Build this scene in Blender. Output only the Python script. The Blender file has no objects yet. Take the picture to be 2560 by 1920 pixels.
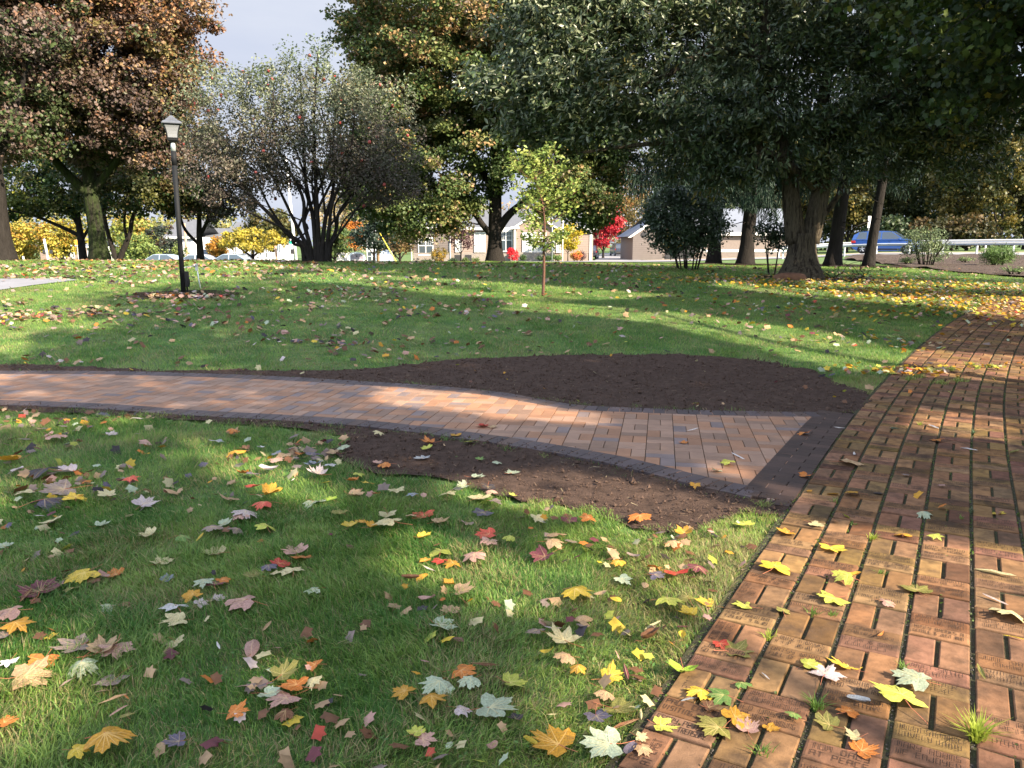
import bpy, math, random
import numpy as np
from mathutils import Vector
R = math.radians
rng = np.random.default_rng(7)
random.seed(7)
scene = bpy.context.scene
C = scene.collection

# ---------------------------------------------------------------- camera, sky, sun, exposure
CAMH = 1.52; FPX = 1990.0; PITCH = R(10.0)
cam_d = bpy.data.cameras.new('camera'); cam = bpy.data.objects.new('camera', cam_d); C.objects.link(cam)
cam.location = (0, 0, CAMH); cam.rotation_euler = (R(90) - PITCH, 0, 0)
cam_d.sensor_width = 36; cam_d.lens = FPX / 2560 * 36; cam_d.clip_end = 3000; cam_d.clip_start = 0.05
scene.camera = cam
SUN_EL = R(31.0)
SUN = np.array([0.80 * math.cos(SUN_EL), -0.60 * math.cos(SUN_EL), math.sin(SUN_EL)])
sd = bpy.data.lights.new('sun', 'SUN'); so = bpy.data.objects.new('sun', sd); C.objects.link(so)
sd.energy = 5.0; sd.angle = R(0.5); sd.color = (1.0, 0.86, 0.66)
so.rotation_euler = Vector(SUN.tolist()).to_track_quat('Z', 'Y').to_euler(); so.location = (20, -15, 15)
w = bpy.data.worlds.new('World'); scene.world = w; w.use_nodes = True
nt = w.node_tree; nt.nodes.clear()
def N(nt, t, **k):
    n = nt.nodes.new(t)
    for a, v in k.items():
        if a.startswith('i_'): n.inputs[a[2:].replace('_', ' ')].default_value = v
        else: setattr(n, a, v)
    return n
L = lambda nt, a, b: nt.links.new(a, b)
sky = N(nt, 'ShaderNodeTexSky', sky_type='NISHITA', sun_disc=False, sun_elevation=SUN_EL,
        sun_rotation=math.atan2(SUN[0], SUN[1]), altitude=150, air_density=1.0, dust_density=1.5)
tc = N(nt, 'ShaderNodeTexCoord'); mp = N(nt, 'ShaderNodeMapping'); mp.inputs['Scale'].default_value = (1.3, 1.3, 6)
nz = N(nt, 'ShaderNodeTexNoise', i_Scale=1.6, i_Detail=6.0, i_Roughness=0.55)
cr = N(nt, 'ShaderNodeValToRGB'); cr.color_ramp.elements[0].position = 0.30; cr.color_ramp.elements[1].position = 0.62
mx = N(nt, 'ShaderNodeMixRGB'); mx.inputs[2].default_value = (7.2, 8.0, 9.6, 1)  # brighter clouds outside the view, added to lift the ambient light
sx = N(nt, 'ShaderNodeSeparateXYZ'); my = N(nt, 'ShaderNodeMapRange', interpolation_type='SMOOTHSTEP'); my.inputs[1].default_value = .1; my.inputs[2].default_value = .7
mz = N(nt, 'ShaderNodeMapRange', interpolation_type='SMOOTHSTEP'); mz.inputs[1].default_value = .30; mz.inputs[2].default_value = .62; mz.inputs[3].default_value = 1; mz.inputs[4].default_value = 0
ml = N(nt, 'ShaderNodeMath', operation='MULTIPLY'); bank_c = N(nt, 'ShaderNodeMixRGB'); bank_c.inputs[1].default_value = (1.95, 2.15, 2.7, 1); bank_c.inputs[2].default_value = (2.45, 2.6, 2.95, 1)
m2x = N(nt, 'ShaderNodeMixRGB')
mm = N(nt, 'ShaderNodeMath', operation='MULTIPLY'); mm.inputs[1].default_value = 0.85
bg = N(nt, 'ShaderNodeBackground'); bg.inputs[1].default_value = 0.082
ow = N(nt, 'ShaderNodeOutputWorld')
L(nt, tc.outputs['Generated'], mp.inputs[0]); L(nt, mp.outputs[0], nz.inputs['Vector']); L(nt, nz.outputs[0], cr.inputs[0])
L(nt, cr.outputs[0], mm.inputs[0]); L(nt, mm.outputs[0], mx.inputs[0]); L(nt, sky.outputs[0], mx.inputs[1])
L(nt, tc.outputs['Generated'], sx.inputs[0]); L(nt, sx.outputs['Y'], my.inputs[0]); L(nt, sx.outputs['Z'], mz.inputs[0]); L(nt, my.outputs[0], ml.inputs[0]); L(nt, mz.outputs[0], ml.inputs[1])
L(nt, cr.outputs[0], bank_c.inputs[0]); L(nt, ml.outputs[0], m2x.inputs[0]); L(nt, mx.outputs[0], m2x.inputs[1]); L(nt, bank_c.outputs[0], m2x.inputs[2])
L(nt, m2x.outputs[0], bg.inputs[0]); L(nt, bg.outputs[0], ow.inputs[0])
vs = scene.view_settings; vs.view_transform = 'Standard'; vs.look = 'None'; vs.gamma = 1; vs.exposure = 1.95
vs.use_curve_mapping = False
cy = scene.cycles; cy.max_bounces = 6; cy.diffuse_bounces = 3; cy.glossy_bounces = 2; cy.transmission_bounces = 4
cy.transparent_max_bounces = 6; cy.caustics_reflective = False; cy.caustics_refractive = False

# ---------------------------------------------------------------- terrain
BK = np.array([-.35, 0, .18, .34, .45, .62])
YK = [0, 10, 13, 15.6, 20, 26, 35, 45, 55, 65, 80, 120, 700]
ZK = [[0, 0, .33, .61, .83, .97, .75, .15, -.35, -.74, -1.1, -1.4, -1.5],
      [0, 0, .30, .53, .72, .82, .73, .5, .25, .03, -.15, -.3, -.3],
      [0, 0, .28, .50, .68, .74, .66, .45, .25, .03, -.1, -.2, -.2],
      [0, 0, .20, .38, .58, .68, .62, .52, .45, .34, .3, .3, .3],
      [0, 0, .15, .30, .50, .60, .58, .60, .70, .72, .72, .6, .6],
      [0, 0, .10, .20, .35, .42, .60, .72, .78, .85, .9, .9, .9]]
_ys = np.arange(-20, 700, 0.5); _k = np.exp(-0.5 * (np.arange(-8, 9) * 0.5 / 1.3) ** 2); _k /= _k.sum()
TAB = np.array([np.convolve(np.pad(np.interp(_ys, YK, z), 8, mode='edge'), _k, mode='valid') for z in ZK])
def T(x, y):
    x = np.asarray(x, float); y = np.asarray(y, float)
    b = np.clip(x / np.maximum(y, 0.5), BK[0], BK[-1])
    i = np.clip(np.searchsorted(BK, b, side='right') - 1, 0, len(BK) - 2)
    f = (b - BK[i]) / (BK[i + 1] - BK[i])
    yi = np.clip((y + 20) / 0.5, 0, TAB.shape[1] - 1.001); j = yi.astype(int); g = yi - j
    a = TAB[i, j] * (1 - g) + TAB[i, j + 1] * g; c = TAB[i + 1, j] * (1 - g) + TAB[i + 1, j + 1] * g
    return a * (1 - f) + c * f
cP, sP = math.cos(PITCH), math.sin(PITCH)
def ray(px, py):
    X = (px - 1280) / FPX; Z = -(py - 960) / FPX
    return np.array([X, cP + sP * Z, -sP + cP * Z])
def G(px, py):
    """ground point seen at a photo position"""
    r = ray(px, py); t = 1.0; prev = 1.0
    while t < 400:
        p = r * t
        if CAMH + p[2] < T(p[0], p[1]): break
        prev = t; t *= 1.01
    for _ in range(30):
        m = (prev + t) / 2; p = r * m
        if CAMH + p[2] < T(p[0], p[1]): t = m
        else: prev = m
    p = r * t
    return np.array([p[0], p[1], float(T(p[0], p[1]))])
def A(px, d):
    """point on the ground d metres away in the direction of a photo column"""
    x = (px - 1280) / FPX * d * 1.0; return np.array([x, d, float(T(x, d))])
def AZ(px, py, d):
    r = ray(px, py); t = d / r[1]; return np.array([r[0] * t, d, CAMH + r[2] * t])
def topx(x, y, z):
    z = z - CAMH; yc = y * cP - z * sP; zc = y * sP + z * cP
    return 1280 + FPX * x / yc, 960 - FPX * zc / yc

# ---------------------------------------------------------------- mesh helpers
def tag(o, label=None, cat=None, group=None, kind=None):
    if label: o['label'] = label
    if cat: o['category'] = cat
    if group: o['group'] = group
    if kind: o['kind'] = kind
    return o
def link(name, me, mat=None, parent=None, loc=None):
    if mat is not None and not me.materials:
        for m in (mat if isinstance(mat, (list, tuple)) else [mat]): me.materials.append(m)
    o = bpy.data.objects.new(name, me); C.objects.link(o)
    if parent is not None: o.parent = parent
    if loc is not None: o.location = loc
    return o
def empty(name, loc, label, cat, group=None, rz=0):
    o = bpy.data.objects.new(name, None); C.objects.link(o); o.location = tuple(float(c) for c in loc); o.rotation_euler = (0, 0, rz)
    o.empty_display_size = 0.2
    return tag(o, label, cat, group)
def npmesh(name, V, F, col=None, smooth=False, mi=None):
    """V (n,3); F list of arrays (m,k) of equal-size faces; col per face-vertex colour through per-vertex array"""
    me = bpy.data.meshes.new(name)
    V = np.ascontiguousarray(V, dtype=np.float32)
    F = [np.asarray(f, dtype=np.int32) for f in F if len(f)]
    nl = sum(f.size for f in F); nf = sum(len(f) for f in F)
    me.vertices.add(len(V)); me.vertices.foreach_set('co', V.ravel())
    me.loops.add(nl); me.loops.foreach_set('vertex_index', np.concatenate([f.ravel() for f in F]))
    sizes = np.concatenate([np.full(len(f), f.shape[1], dtype=np.int32) for f in F])
    st = np.zeros(nf, dtype=np.int32); st[1:] = np.cumsum(sizes)[:-1]
    me.polygons.add(nf); me.polygons.foreach_set('loop_start', st)
    try: me.polygons.foreach_set('loop_total', sizes)
    except Exception: pass
    if mi is not None: me.polygons.foreach_set('material_index', np.asarray(mi, dtype=np.int32))
    me.polygons.foreach_set('use_smooth', np.full(nf, smooth, dtype=bool))
    me.update(calc_edges=True)
    if col is not None:
        a = me.color_attributes.new('Col', 'FLOAT_COLOR', 'POINT')
        c = np.ones((len(V), 4), dtype=np.float32); c[:, :3] = col
        a.data.foreach_set('color', c.ravel())
    return me
class MB:
    """collects boxes, tubes and polygons for one mesh"""
    def __init__(s): s.v = []; s.f = {}; s.n = 0; s.c = []
    def add(s, V, F, c=None):
        V = np.asarray(V, float); s.v.append(V)
        for f in F:
            f = np.asarray(f) + s.n
            s.f.setdefault(f.shape[1], []).append(f)
        s.c.append(np.tile(c if c is not None else (1, 1, 1), (len(V), 1)) if (c is None or np.ndim(c) == 1) else c)
        s.n += len(V); return s
    def box(s, x0, x1, y0, y1, z0, z1, c=None, bev=0.0):
        if bev > 0:
            b = bev
            V = []
            for z, i in ((z0, b), (z0 + b, 0), (z1 - b, 0), (z1, b)):
                V += [(x0 + i, y0 + i, z), (x1 - i, y0 + i, z), (x1 - i, y1 - i, z), (x0 + i, y1 - i, z)]
            F = [(3, 2, 1, 0), (12, 13, 14, 15)]
            for k in range(3):
                for j in range(4): F.append((4 * k + j, 4 * k + (j + 1) % 4, 4 * k + 4 + (j + 1) % 4, 4 * k + 4 + j))
            return s.add(V, [np.array(F)], c)
        V = [(x0, y0, z0), (x1, y0, z0), (x1, y1, z0), (x0, y1, z0), (x0, y0, z1), (x1, y0, z1), (x1, y1, z1), (x0, y1, z1)]
        return s.add(V, [np.array([(3, 2, 1, 0), (4, 5, 6, 7), (0, 1, 5, 4), (1, 2, 6, 5), (2, 3, 7, 6), (3, 0, 4, 7)])], c)
    def tube(s, pts, rad, n=8, c=None, cap=True):
        V, F = tube(pts, rad, n, cap); return s.add(V, F, c)
    def poly(s, pts, c=None): return s.add(pts, [np.arange(len(pts))[None, :]], c)
    def prism(s, prof, y0, y1, axis='y', c=None):
        """profile (a,b) extruded: axis y -> (a,y,b); axis x -> (x,a,b); axis z -> (a,b,z)"""
        n = len(prof)
        def m(a, b, t): return {'y': (a, t, b), 'x': (t, a, b), 'z': (a, b, t)}[axis]
        V = [m(a, b, y0) for a, b in prof] + [m(a, b, y1) for a, b in prof]
        s.add(V, [np.array([(i, (i + 1) % n, n + (i + 1) % n, n + i) for i in range(n)]), np.arange(n)[::-1][None, :], (np.arange(n) + n)[None, :]], c)
        return s
    def build(s, name, mat, parent=None, smooth=False, loc=None, color=False):
        V = np.concatenate(s.v); F = [np.concatenate(f) for f in s.f.values()]
        return link(name, npmesh(name, V, F, np.concatenate(s.c) if color else None, smooth), mat, parent, loc)
def frames(P):
    P = np.asarray(P, float); D = np.gradient(P, axis=0); D /= np.linalg.norm(D, axis=1)[:, None] + 1e-9
    up = np.where(np.abs(D[:, 2:3]) > 0.92, np.array([[1.0, 0, 0]]), np.array([[0, 0, 1.0]]))
    up = np.tile(up[0] if len(P) < 2 else up[len(P) // 2], (len(P), 1))
    S = np.cross(D, up); S /= np.linalg.norm(S, axis=1)[:, None] + 1e-9
    return D, S, np.cross(S, D)
def tube(P, rad, n=8, cap=True, rough=0):
    P = np.asarray(P, float); k = len(P); rad = np.broadcast_to(np.asarray(rad, float), (k,))
    D, S, U = frames(P); a = np.arange(n) / n * 2 * np.pi
    rr = rad[:, None] * (1 + rough * rng.standard_normal((k, n))) if rough else np.tile(rad[:, None], (1, n))
    V = P[:, None, :] + rr[:, :, None] * (np.cos(a)[None, :, None] * S[:, None, :] + np.sin(a)[None, :, None] * U[:, None, :])
    i = np.arange(k - 1)[:, None] * n; j = np.arange(n)[None, :]; j2 = (j + 1) % n
    F = np.stack([i + j, i + j2, i + n + j2, i + n + j], -1).reshape(-1, 4)
    Fs = [F]
    if cap and n > 4: Fs += [np.arange(n)[::-1][None, :], (np.arange(n) + (k - 1) * n)[None, :]]
    return V.reshape(-1, 3), Fs
def spline(P, m=4):
    P = np.asarray(P, float)
    if len(P) < 3: return np.array([P[0] + (P[-1] - P[0]) * t for t in np.linspace(0, 1, m + 1)])
    Q = np.vstack([2 * P[0] - P[1], P, 2 * P[-1] - P[-2]]); out = []
    for i in range(1, len(Q) - 2):
        for t in np.arange(m) / m:
            out.append(0.5 * ((2 * Q[i]) + (-Q[i - 1] + Q[i + 1]) * t + (2 * Q[i - 1] - 5 * Q[i] + 4 * Q[i + 1] - Q[i + 2]) * t * t + (-Q[i - 1] + 3 * Q[i] - 3 * Q[i + 1] + Q[i + 2]) * t ** 3))
    out.append(P[-1]); return np.array(out)
def inpoly(x, y, poly):
    x = np.asarray(x); y = np.asarray(y); poly = np.asarray(poly); r = np.zeros(x.shape, bool)
    for i in range(len(poly)):
        x1, y1 = poly[i][:2]; x2, y2 = poly[i - 1][:2]
        if y1 == y2: continue
        r ^= ((y1 > y) != (y2 > y)) & (x < (x2 - x1) * (y - y1) / (y2 - y1) + x1)
    return r
def vnoise(x, y, s, seed=0):
    x = np.asarray(x) / s + seed * 17.3; y = np.asarray(y) / s + seed * 7.7
    def h(i, j): v = np.sin(i * 127.1 + j * 311.7 + seed) * 43758.5453; return v - np.floor(v)
    i = np.floor(x); j = np.floor(y); f = x - i; g = y - j; f = f * f * (3 - 2 * f); g = g * g * (3 - 2 * g)
    return (h(i, j) * (1 - f) + h(i + 1, j) * f) * (1 - g) + (h(i, j + 1) * (1 - f) + h(i + 1, j + 1) * f) * g

# ---------------------------------------------------------------- materials
def mat(name, col=(.5, .5, .5), rough=0.8, metal=0, spec=0.3, attr=False, objcol=False, noise=None, bump=None, trans=0, stretch=None, emis=None, coat=0, alpha=None, coord='Object', col2=None, mixr=(0.35, 0.65)):
    """noise=(scale, amount) multiplies the colour; col2 = second colour mixed in by the same noise; bump=(scale, strength, distance)"""
    m = bpy.data.materials.new(name); m.use_nodes = True; t = m.node_tree; t.nodes.clear()
    out = N(t, 'ShaderNodeOutputMaterial'); p = N(t, 'ShaderNodeBsdfPrincipled'); L(t, p.outputs[0], out.inputs[0])
    p.inputs['Roughness'].default_value = rough; p.inputs['Metallic'].default_value = metal
    p.inputs['Specular IOR Level'].default_value = spec; p.inputs['Coat Weight'].default_value = coat
    p.inputs['Coat Roughness'].default_value = 0.08
    co = N(t, 'ShaderNodeTexCoord'); vec = co.outputs[coord]
    if stretch:
        q = N(t, 'ShaderNodeMapping'); q.inputs['Scale'].default_value = stretch; L(t, vec, q.inputs[0]); vec = q.outputs[0]
    if attr: src = N(t, 'ShaderNodeAttribute', attribute_name='Col').outputs['Color']
    elif objcol: src = N(t, 'ShaderNodeObjectInfo').outputs['Color']
    else: r = N(t, 'ShaderNodeRGB'); r.outputs[0].default_value = (*col, 1); src = r.outputs[0]
    if noise:
        n1 = N(t, 'ShaderNodeTexNoise', i_Scale=noise[0], i_Detail=8.0, i_Roughness=0.65); L(t, vec, n1.inputs['Vector'])
        if col2 is not None:
            rp = N(t, 'ShaderNodeValToRGB'); rp.color_ramp.elements[0].position = mixr[0]; rp.color_ramp.elements[1].position = mixr[1]
            L(t, n1.outputs[0], rp.inputs[0]); x = N(t, 'ShaderNodeMixRGB'); x.inputs[2].default_value = (*col2, 1)
            L(t, rp.outputs[0], x.inputs[0]); L(t, src, x.inputs[1]); src = x.outputs[0]
        mr = N(t, 'ShaderNodeMapRange'); mr.inputs[1].default_value = .25; mr.inputs[2].default_value = .75
        mr.inputs[3].default_value = 1 - noise[1]; mr.inputs[4].default_value = 1 + noise[1]
        if col2 is not None:
            n2 = N(t, 'ShaderNodeTexNoise', i_Scale=noise[0] * 3.7, i_Detail=5.0); L(t, vec, n2.inputs['Vector']); L(t, n2.outputs[0], mr.inputs[0])
        else: L(t, n1.outputs[0], mr.inputs[0])
        x = N(t, 'ShaderNodeMixRGB', blend_type='MULTIPLY'); x.inputs[0].default_value = 1
        L(t, src, x.inputs[1]); L(t, mr.outputs[0], x.inputs[2]); src = x.outputs[0]
    L(t, src, p.inputs['Base Color'])
    if bump:
        n3 = N(t, 'ShaderNodeTexNoise', i_Scale=bump[0], i_Detail=8.0, i_Roughness=0.7); L(t, vec, n3.inputs['Vector'])
        b = N(t, 'ShaderNodeBump'); b.inputs['Strength'].default_value = bump[1]; b.inputs['Distance'].default_value = bump[2]
        L(t, n3.outputs[0], b.inputs['Height']); L(t, b.outputs[0], p.inputs['Normal'])
    if trans:
        tr = N(t, 'ShaderNodeBsdfTranslucent'); L(t, src, tr.inputs[0]); ms = N(t, 'ShaderNodeMixShader'); ms.inputs[0].default_value = trans
        L(t, p.outputs[0], ms.inputs[1]); L(t, tr.outputs[0], ms.inputs[2]); L(t, ms.outputs[0], out.inputs[0])
    if alpha is not None: p.inputs['Alpha'].default_value = alpha
    if emis: p.inputs['Emission Color'].default_value = (*emis[:3], 1); p.inputs['Emission Strength'].default_value = emis[3]
    return m
M = {}
M['lawn'] = mat('lawn', (.06, .12, .028), 0.95, noise=(0.9, .35), col2=(.12, .14, .05), bump=(60, .6, .02), mixr=(.42, .68))
M['grass'] = mat('grass_blades', rough=.5, attr=True, trans=.5, spec=.35)
M['leaf'] = mat('foliage', rough=.5, attr=True, trans=.32, spec=.35)
M['leafg'] = mat('glossy_foliage', rough=.38, attr=True, trans=.22, spec=.5)
M['needle'] = mat('needles', rough=.6, attr=True, trans=.1, spec=.2)
M['litter'] = mat('litter_leaves', rough=.6, attr=True, trans=.22, spec=.3, noise=(30, .3))
M['fallen'] = mat('fallen_leaf', rough=.5, objcol=True, trans=.2, spec=.35, noise=(9, .38), bump=(14, .4, .02))
M['fallen'] = mat('fallen_leaf', rough=.5, objcol=True, trans=.2, spec=.35, noise=(6, .30), col2=(.13, .075, .035), mixr=(.56, .78), bump=(14, .5, .03))
M['vein'] = mat('leaf_vein', rough=.6, objcol=True, trans=.15)
_t = M['vein'].node_tree; _p = [q for q in _t.nodes if q.type == 'BSDF_PRINCIPLED'][0]; _oi = [q for q in _t.nodes if q.type == 'OBJECT_INFO'][0]; _m = N(_t, 'ShaderNodeMixRGB'); _m.inputs[0].default_value = .35; _m.inputs[2].default_value = (.75, .55, .25, 1); L(_t, _oi.outputs['Color'], _m.inputs[1]); L(_t, _m.outputs[0], _p.inputs['Base Color'])
M['stalk'] = mat('leaf_stalk', (.35, .12, .06), .6)
M['soil'] = mat('soil', (.074, .048, .037), 1.0, noise=(14, .45), bump=(55, 1.0, .03), spec=.12)
M['clod'] = mat('soil_clod', (.072, .047, .036), 1.0, noise=(40, .4), spec=.1)
M['bed'] = mat('joint_dirt', (.036, .027, .020), 1.0, noise=(50, .5), col2=(.05, .055, .02), bump=(80, 1, .01))
M['brick'] = mat('old_brick', rough=.85, attr=True, noise=(7, .26), col2=(.055, .036, .025), mixr=(.46, .72), bump=(90, .5, .005), spec=.1)
M['paver'] = mat('new_paver', rough=.62, attr=True, noise=(5, .2), bump=(160, .3, .003), spec=.32)
M['ink'] = mat('engraving', (.035, .02, .014), .9)
M['asphalt'] = mat('asphalt', (.19, .19, .21), .9, noise=(2, .15), bump=(90, .3, .01))
M['road'] = mat('road_asphalt', (.22, .215, .225), .9, noise=(.5, .12))
M['gutter'] = mat('road_shoulder', (.42, .30, .20), .9, noise=(.8, .15))
M['bark'] = mat('dark_bark', (.022, .019, .017), .95, noise=(5, .4), bump=(7, 1.0, .06), stretch=(3, 3, .5), spec=.1)
M['mossbark'] = mat('mossy_bark', (.024, .021, .018), .95, noise=(2.2, .4), col2=(.030, .046, .013), bump=(7, 1.0, .06), stretch=(3, 3, .6), spec=.1)
M['chestbark'] = mat('furrowed_bark', (.095, .078, .055), .95, noise=(4, .45), col2=(.028, .022, .017), bump=(4, 1.0, .14), stretch=(3.2, 3.2, .45), spec=.1, mixr=(.48, .62))
M['mulch'] = mat('mulch', (.055, .038, .032), 1.0, noise=(5, .5), col2=(.10, .078, .064), bump=(14, 1, .08), spec=.1)
M['mulchd'] = mat('dark_mulch', (.028, .018, .014), 1.0, noise=(6, .5), bump=(18, 1, .05), spec=.1)
M['black'] = mat('black_metal', (.009, .010, .012), .7, spec=.18, noise=(20, .2))
M['capgrey'] = mat('weathered_cap', (.075, .082, .10), .5, noise=(12, .25), spec=.4)
M['glass'] = mat('frosted_glass', (.24, .25, .27), .35, spec=.3, trans=.3)
M['bulb'] = mat('bulb', (.9, .88, .8), .3)
M['galv'] = mat('galvanized', (.36, .40, .42), .45, metal=.3, noise=(15, .15))
M['white'] = mat('white_paint', (.62, .62, .61), .6, noise=(6, .06))
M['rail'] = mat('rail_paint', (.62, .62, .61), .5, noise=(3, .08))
M['pane'] = mat('window_pane', (.05, .065, .08), .12, spec=.6)
M['paneb'] = mat('shaded_window_pane', (.32, .34, .35), .3, spec=.5)

# ---------------------------------------------------------------- ground sheet
ang = np.concatenate([np.linspace(-180, -42, 47)[:-1], np.linspace(-42, 42, 113), np.linspace(42, 180, 47)[1:-1]])
rad = np.concatenate([[0.4], np.geomspace(0.8, 900, 240)])
aa, rr_ = np.meshgrid(np.radians(ang), rad)
gx = rr_ * np.sin(aa); gy = rr_ * np.cos(aa); gz = T(gx, gy)
nA = len(ang); nR = len(rad)
i = np.arange(nR - 1)[:, None] * nA; j = np.arange(nA)[None, :]; j2 = (j + 1) % nA
gF = np.stack([i + j, i + j2, i + nA + j2, i + nA + j], -1).reshape(-1, 4)[:, ::-1]
gv = np.stack([gx, gy, gz], -1).reshape(-1, 3)
gv = np.vstack([gv, [[0, 0, 0]]]); cf = np.array([[k, (k + 1) % nA, nA * nR] for k in range(nA)])
tag(link('lawn_ground', npmesh('lawn_ground', gv, [gF, cf], smooth=True), M['lawn']), kind='structure')

def drape(name, poly, mtl, off=.01, step=.2, bump=0.0, bs=.3, edge=True, fine=None):
    """sheet over the terrain inside a polygon: grid cells plus an exact rim"""
    poly = np.asarray(poly, float)[:, :2]
    import mathutils
    from mathutils.geometry import delaunay_2d_cdt
    pts = []; n = len(poly)
    for k in range(n):
        a, b = poly[k], poly[(k + 1) % n]; m = max(1, int(np.linalg.norm(b - a) / step))
        for t in range(m): pts.append(a + (b - a) * t / m)
    nb = len(pts)
    x0, y0 = poly.min(0); x1, y1 = poly.max(0)
    X, Y = np.meshgrid(np.arange(x0 + step / 2, x1, step), np.arange(y0 + step / 2, y1, step))
    X = X.ravel() + rng.uniform(-.2, .2, X.size) * step; Y = Y.ravel() + rng.uniform(-.2, .2, Y.size) * step
    k = inpoly(X, Y, poly); pts += list(np.stack([X[k], Y[k]], -1))
    v, e, f, *_ = delaunay_2d_cdt([mathutils.Vector(p.tolist()) for p in pts], [(q, (q + 1) % nb) for q in range(nb)], [], 1, 1e-5)
    V = np.array([(p[0], p[1]) for p in v]); Z = T(V[:, 0], V[:, 1]) + off
    if bump: Z = Z + bump * (vnoise(V[:, 0], V[:, 1], bs) + .5 * vnoise(V[:, 0], V[:, 1], bs * .35, 3) - .5)
    return tag(link(name, npmesh(name, np.column_stack([V, Z]), [np.array([q for q in f if len(q) == 3])], smooth=True), mtl), kind='structure')

# ---------------------------------------------------------------- the engraved brick walk (old) : frame (s, v)
TH0 = 29.5
ss = np.arange(-6, 24, .05); th = np.radians(TH0 + .75 * np.maximum(ss - 6.0, 0) ** 1.0)
k0 = int(np.argmin(abs(ss)))
cxs = np.cumsum(np.sin(th)) * .05; cys = np.cumsum(np.cos(th)) * .05; cxs -= cxs[k0]; cys -= cys[k0]
def W(s, v):
    s = np.asarray(s, float); v = np.asarray(v, float)
    X = np.interp(s, ss, cxs); Y = np.interp(s, ss, cys); t = np.interp(s, ss, th)
    return X + v * np.cos(t), Y - v * np.sin(t)
V0 = -.757; CW = .2265; NC = 13
BR = []   # bricks: s0,s1,v0,v1
PH = [2.385, 2.573, 2.804, 2.606, 2.79, 2.58, 2.80, 2.60, 2.82, 2.60, 2.8, 2.6, 2.8]
PER = .4345; BL = .2075
for c in range(NC):
    va = V0 + c * CW; vb = va + .2085
    for n in range(-14, 48):
        top = PH[c] + n * (PER if c else .424) + rng.normal(0, .003)
        if top < -3.5 or top > 21: continue
        if c == 0 and top > 20: continue
        bw = .0995
        BR.append((top - .1035 - bw + .004, top - .1035, va, vb, c, n, 'near'))
        BR.append((top - bw, top, va, vb, c, n, 'far'))
        pp = (PER if c else .424); s0 = top + .008; s1 = top + pp - .2075 - .004
        g = .010 + rng.uniform(0, .007)
        BR.append((s0, s1, va, va + .1025 - g / 2, c, n, 'vl')); BR.append((s0, s1, va + .1025 + g / 2, vb, c, n, 'vr'))
def brickmesh(name, quads, cols, mtl, top=.030, base=.004, bev=.006, tilt=.0, low=None):
    """each entry: four (x,y) corners; bevelled stones set in one paved surface"""
    Q = np.asarray(quads, float); n = len(Q); cen = Q.mean(1, keepdims=True)
    zt = T(cen[:, 0, 0], cen[:, 0, 1]); Z = T(Q[:, :, 0], Q[:, :, 1])
    h = rng.normal(0, tilt, n)[:, None] + rng.normal(0, tilt * .8, (n, 4))
    if low is not None: h[low:] -= .0022
    d = cen - Q; dl = np.linalg.norm(d, axis=2, keepdims=True); ins = Q + d / dl * bev * 1.7
    r0 = np.concatenate([Q, (Z + base)[:, :, None]], 2)
    r1 = np.concatenate([Q, (Z + top - bev + h)[:, :, None]], 2)
    r15 = np.concatenate([Q + d / dl * bev * .5, (Z + top - bev * .35 + h)[:, :, None]], 2)
    r2 = np.concatenate([ins, (Z + top + h)[:, :, None]], 2)
    V = np.stack([r0, r1, r15, r2], 1).reshape(-1, 3)
    F = []
    for k in range(3):
        for q in range(4): F.append([4 * k + q, 4 * k + (q + 1) % 4, 4 * k + 4 + (q + 1) % 4, 4 * k + 4 + q])
    F.append([12, 13, 14, 15]); F = np.array(F)
    F = (np.arange(n)[:, None, None] * 16 + F[None]).reshape(-1, 4)
    c = np.repeat(np.asarray(cols, float), 16, axis=0)
    return npmesh(name, V, [F], c, smooth=False)
quads = []; cols = []
for b in BR:
    s0, s1, v0, v1 = b[:4]
    jit = rng.normal(0, .0012, 4)
    x, y = W([s0 + jit[0], s0 + jit[1], s1 + jit[2], s1 + jit[3]], [v0, v1, v1, v0])
    quads.append(list(zip(x, y)))
    base = np.array([.195, .100, .050]) * rng.uniform(.68, 1.2) + np.array([0, rng.uniform(-.008, .022), rng.uniform(-.005, .014)])
    if rng.random() < .16: base *= .65
    cols.append(base)
walk = tag(link('brick_walk', brickmesh('brick_walk', quads, cols, M['brick'], tilt=.0016), M['brick']), kind='structure')
# dark dirt bed under the old walk
sg = np.arange(-3.6, 21.2, .3); vg = np.linspace(V0 - .035, V0 + NC * CW + .05, 9)
S_, V_ = np.meshgrid(sg, vg, indexing='ij'); X_, Y_ = W(S_, V_)
bv = np.stack([X_, Y_, T(X_, Y_) + .019], -1).reshape(-1, 3); nv = len(vg)
i = np.arange(len(sg) - 1)[:, None] * nv; j = np.arange(nv - 1)[None, :]
tag(link('walk_bed', npmesh('walk_bed', bv, [np.stack([i + j, i + j + 1, i + nv + j + 1, i + nv + j], -1).reshape(-1, 4)], smooth=True), M['bed']), kind='structure')
sb = np.arange(-3.6, 21.0, .3)
walk_poly = np.array(list(zip(*W(sb, np.full(len(sb), V0 - .03)))) + list(zip(*W(sb[::-1], np.full(len(sb), V0 + NC * CW + .04)))))
EDGE = lambda s: np.array(W(s, V0))

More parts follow.
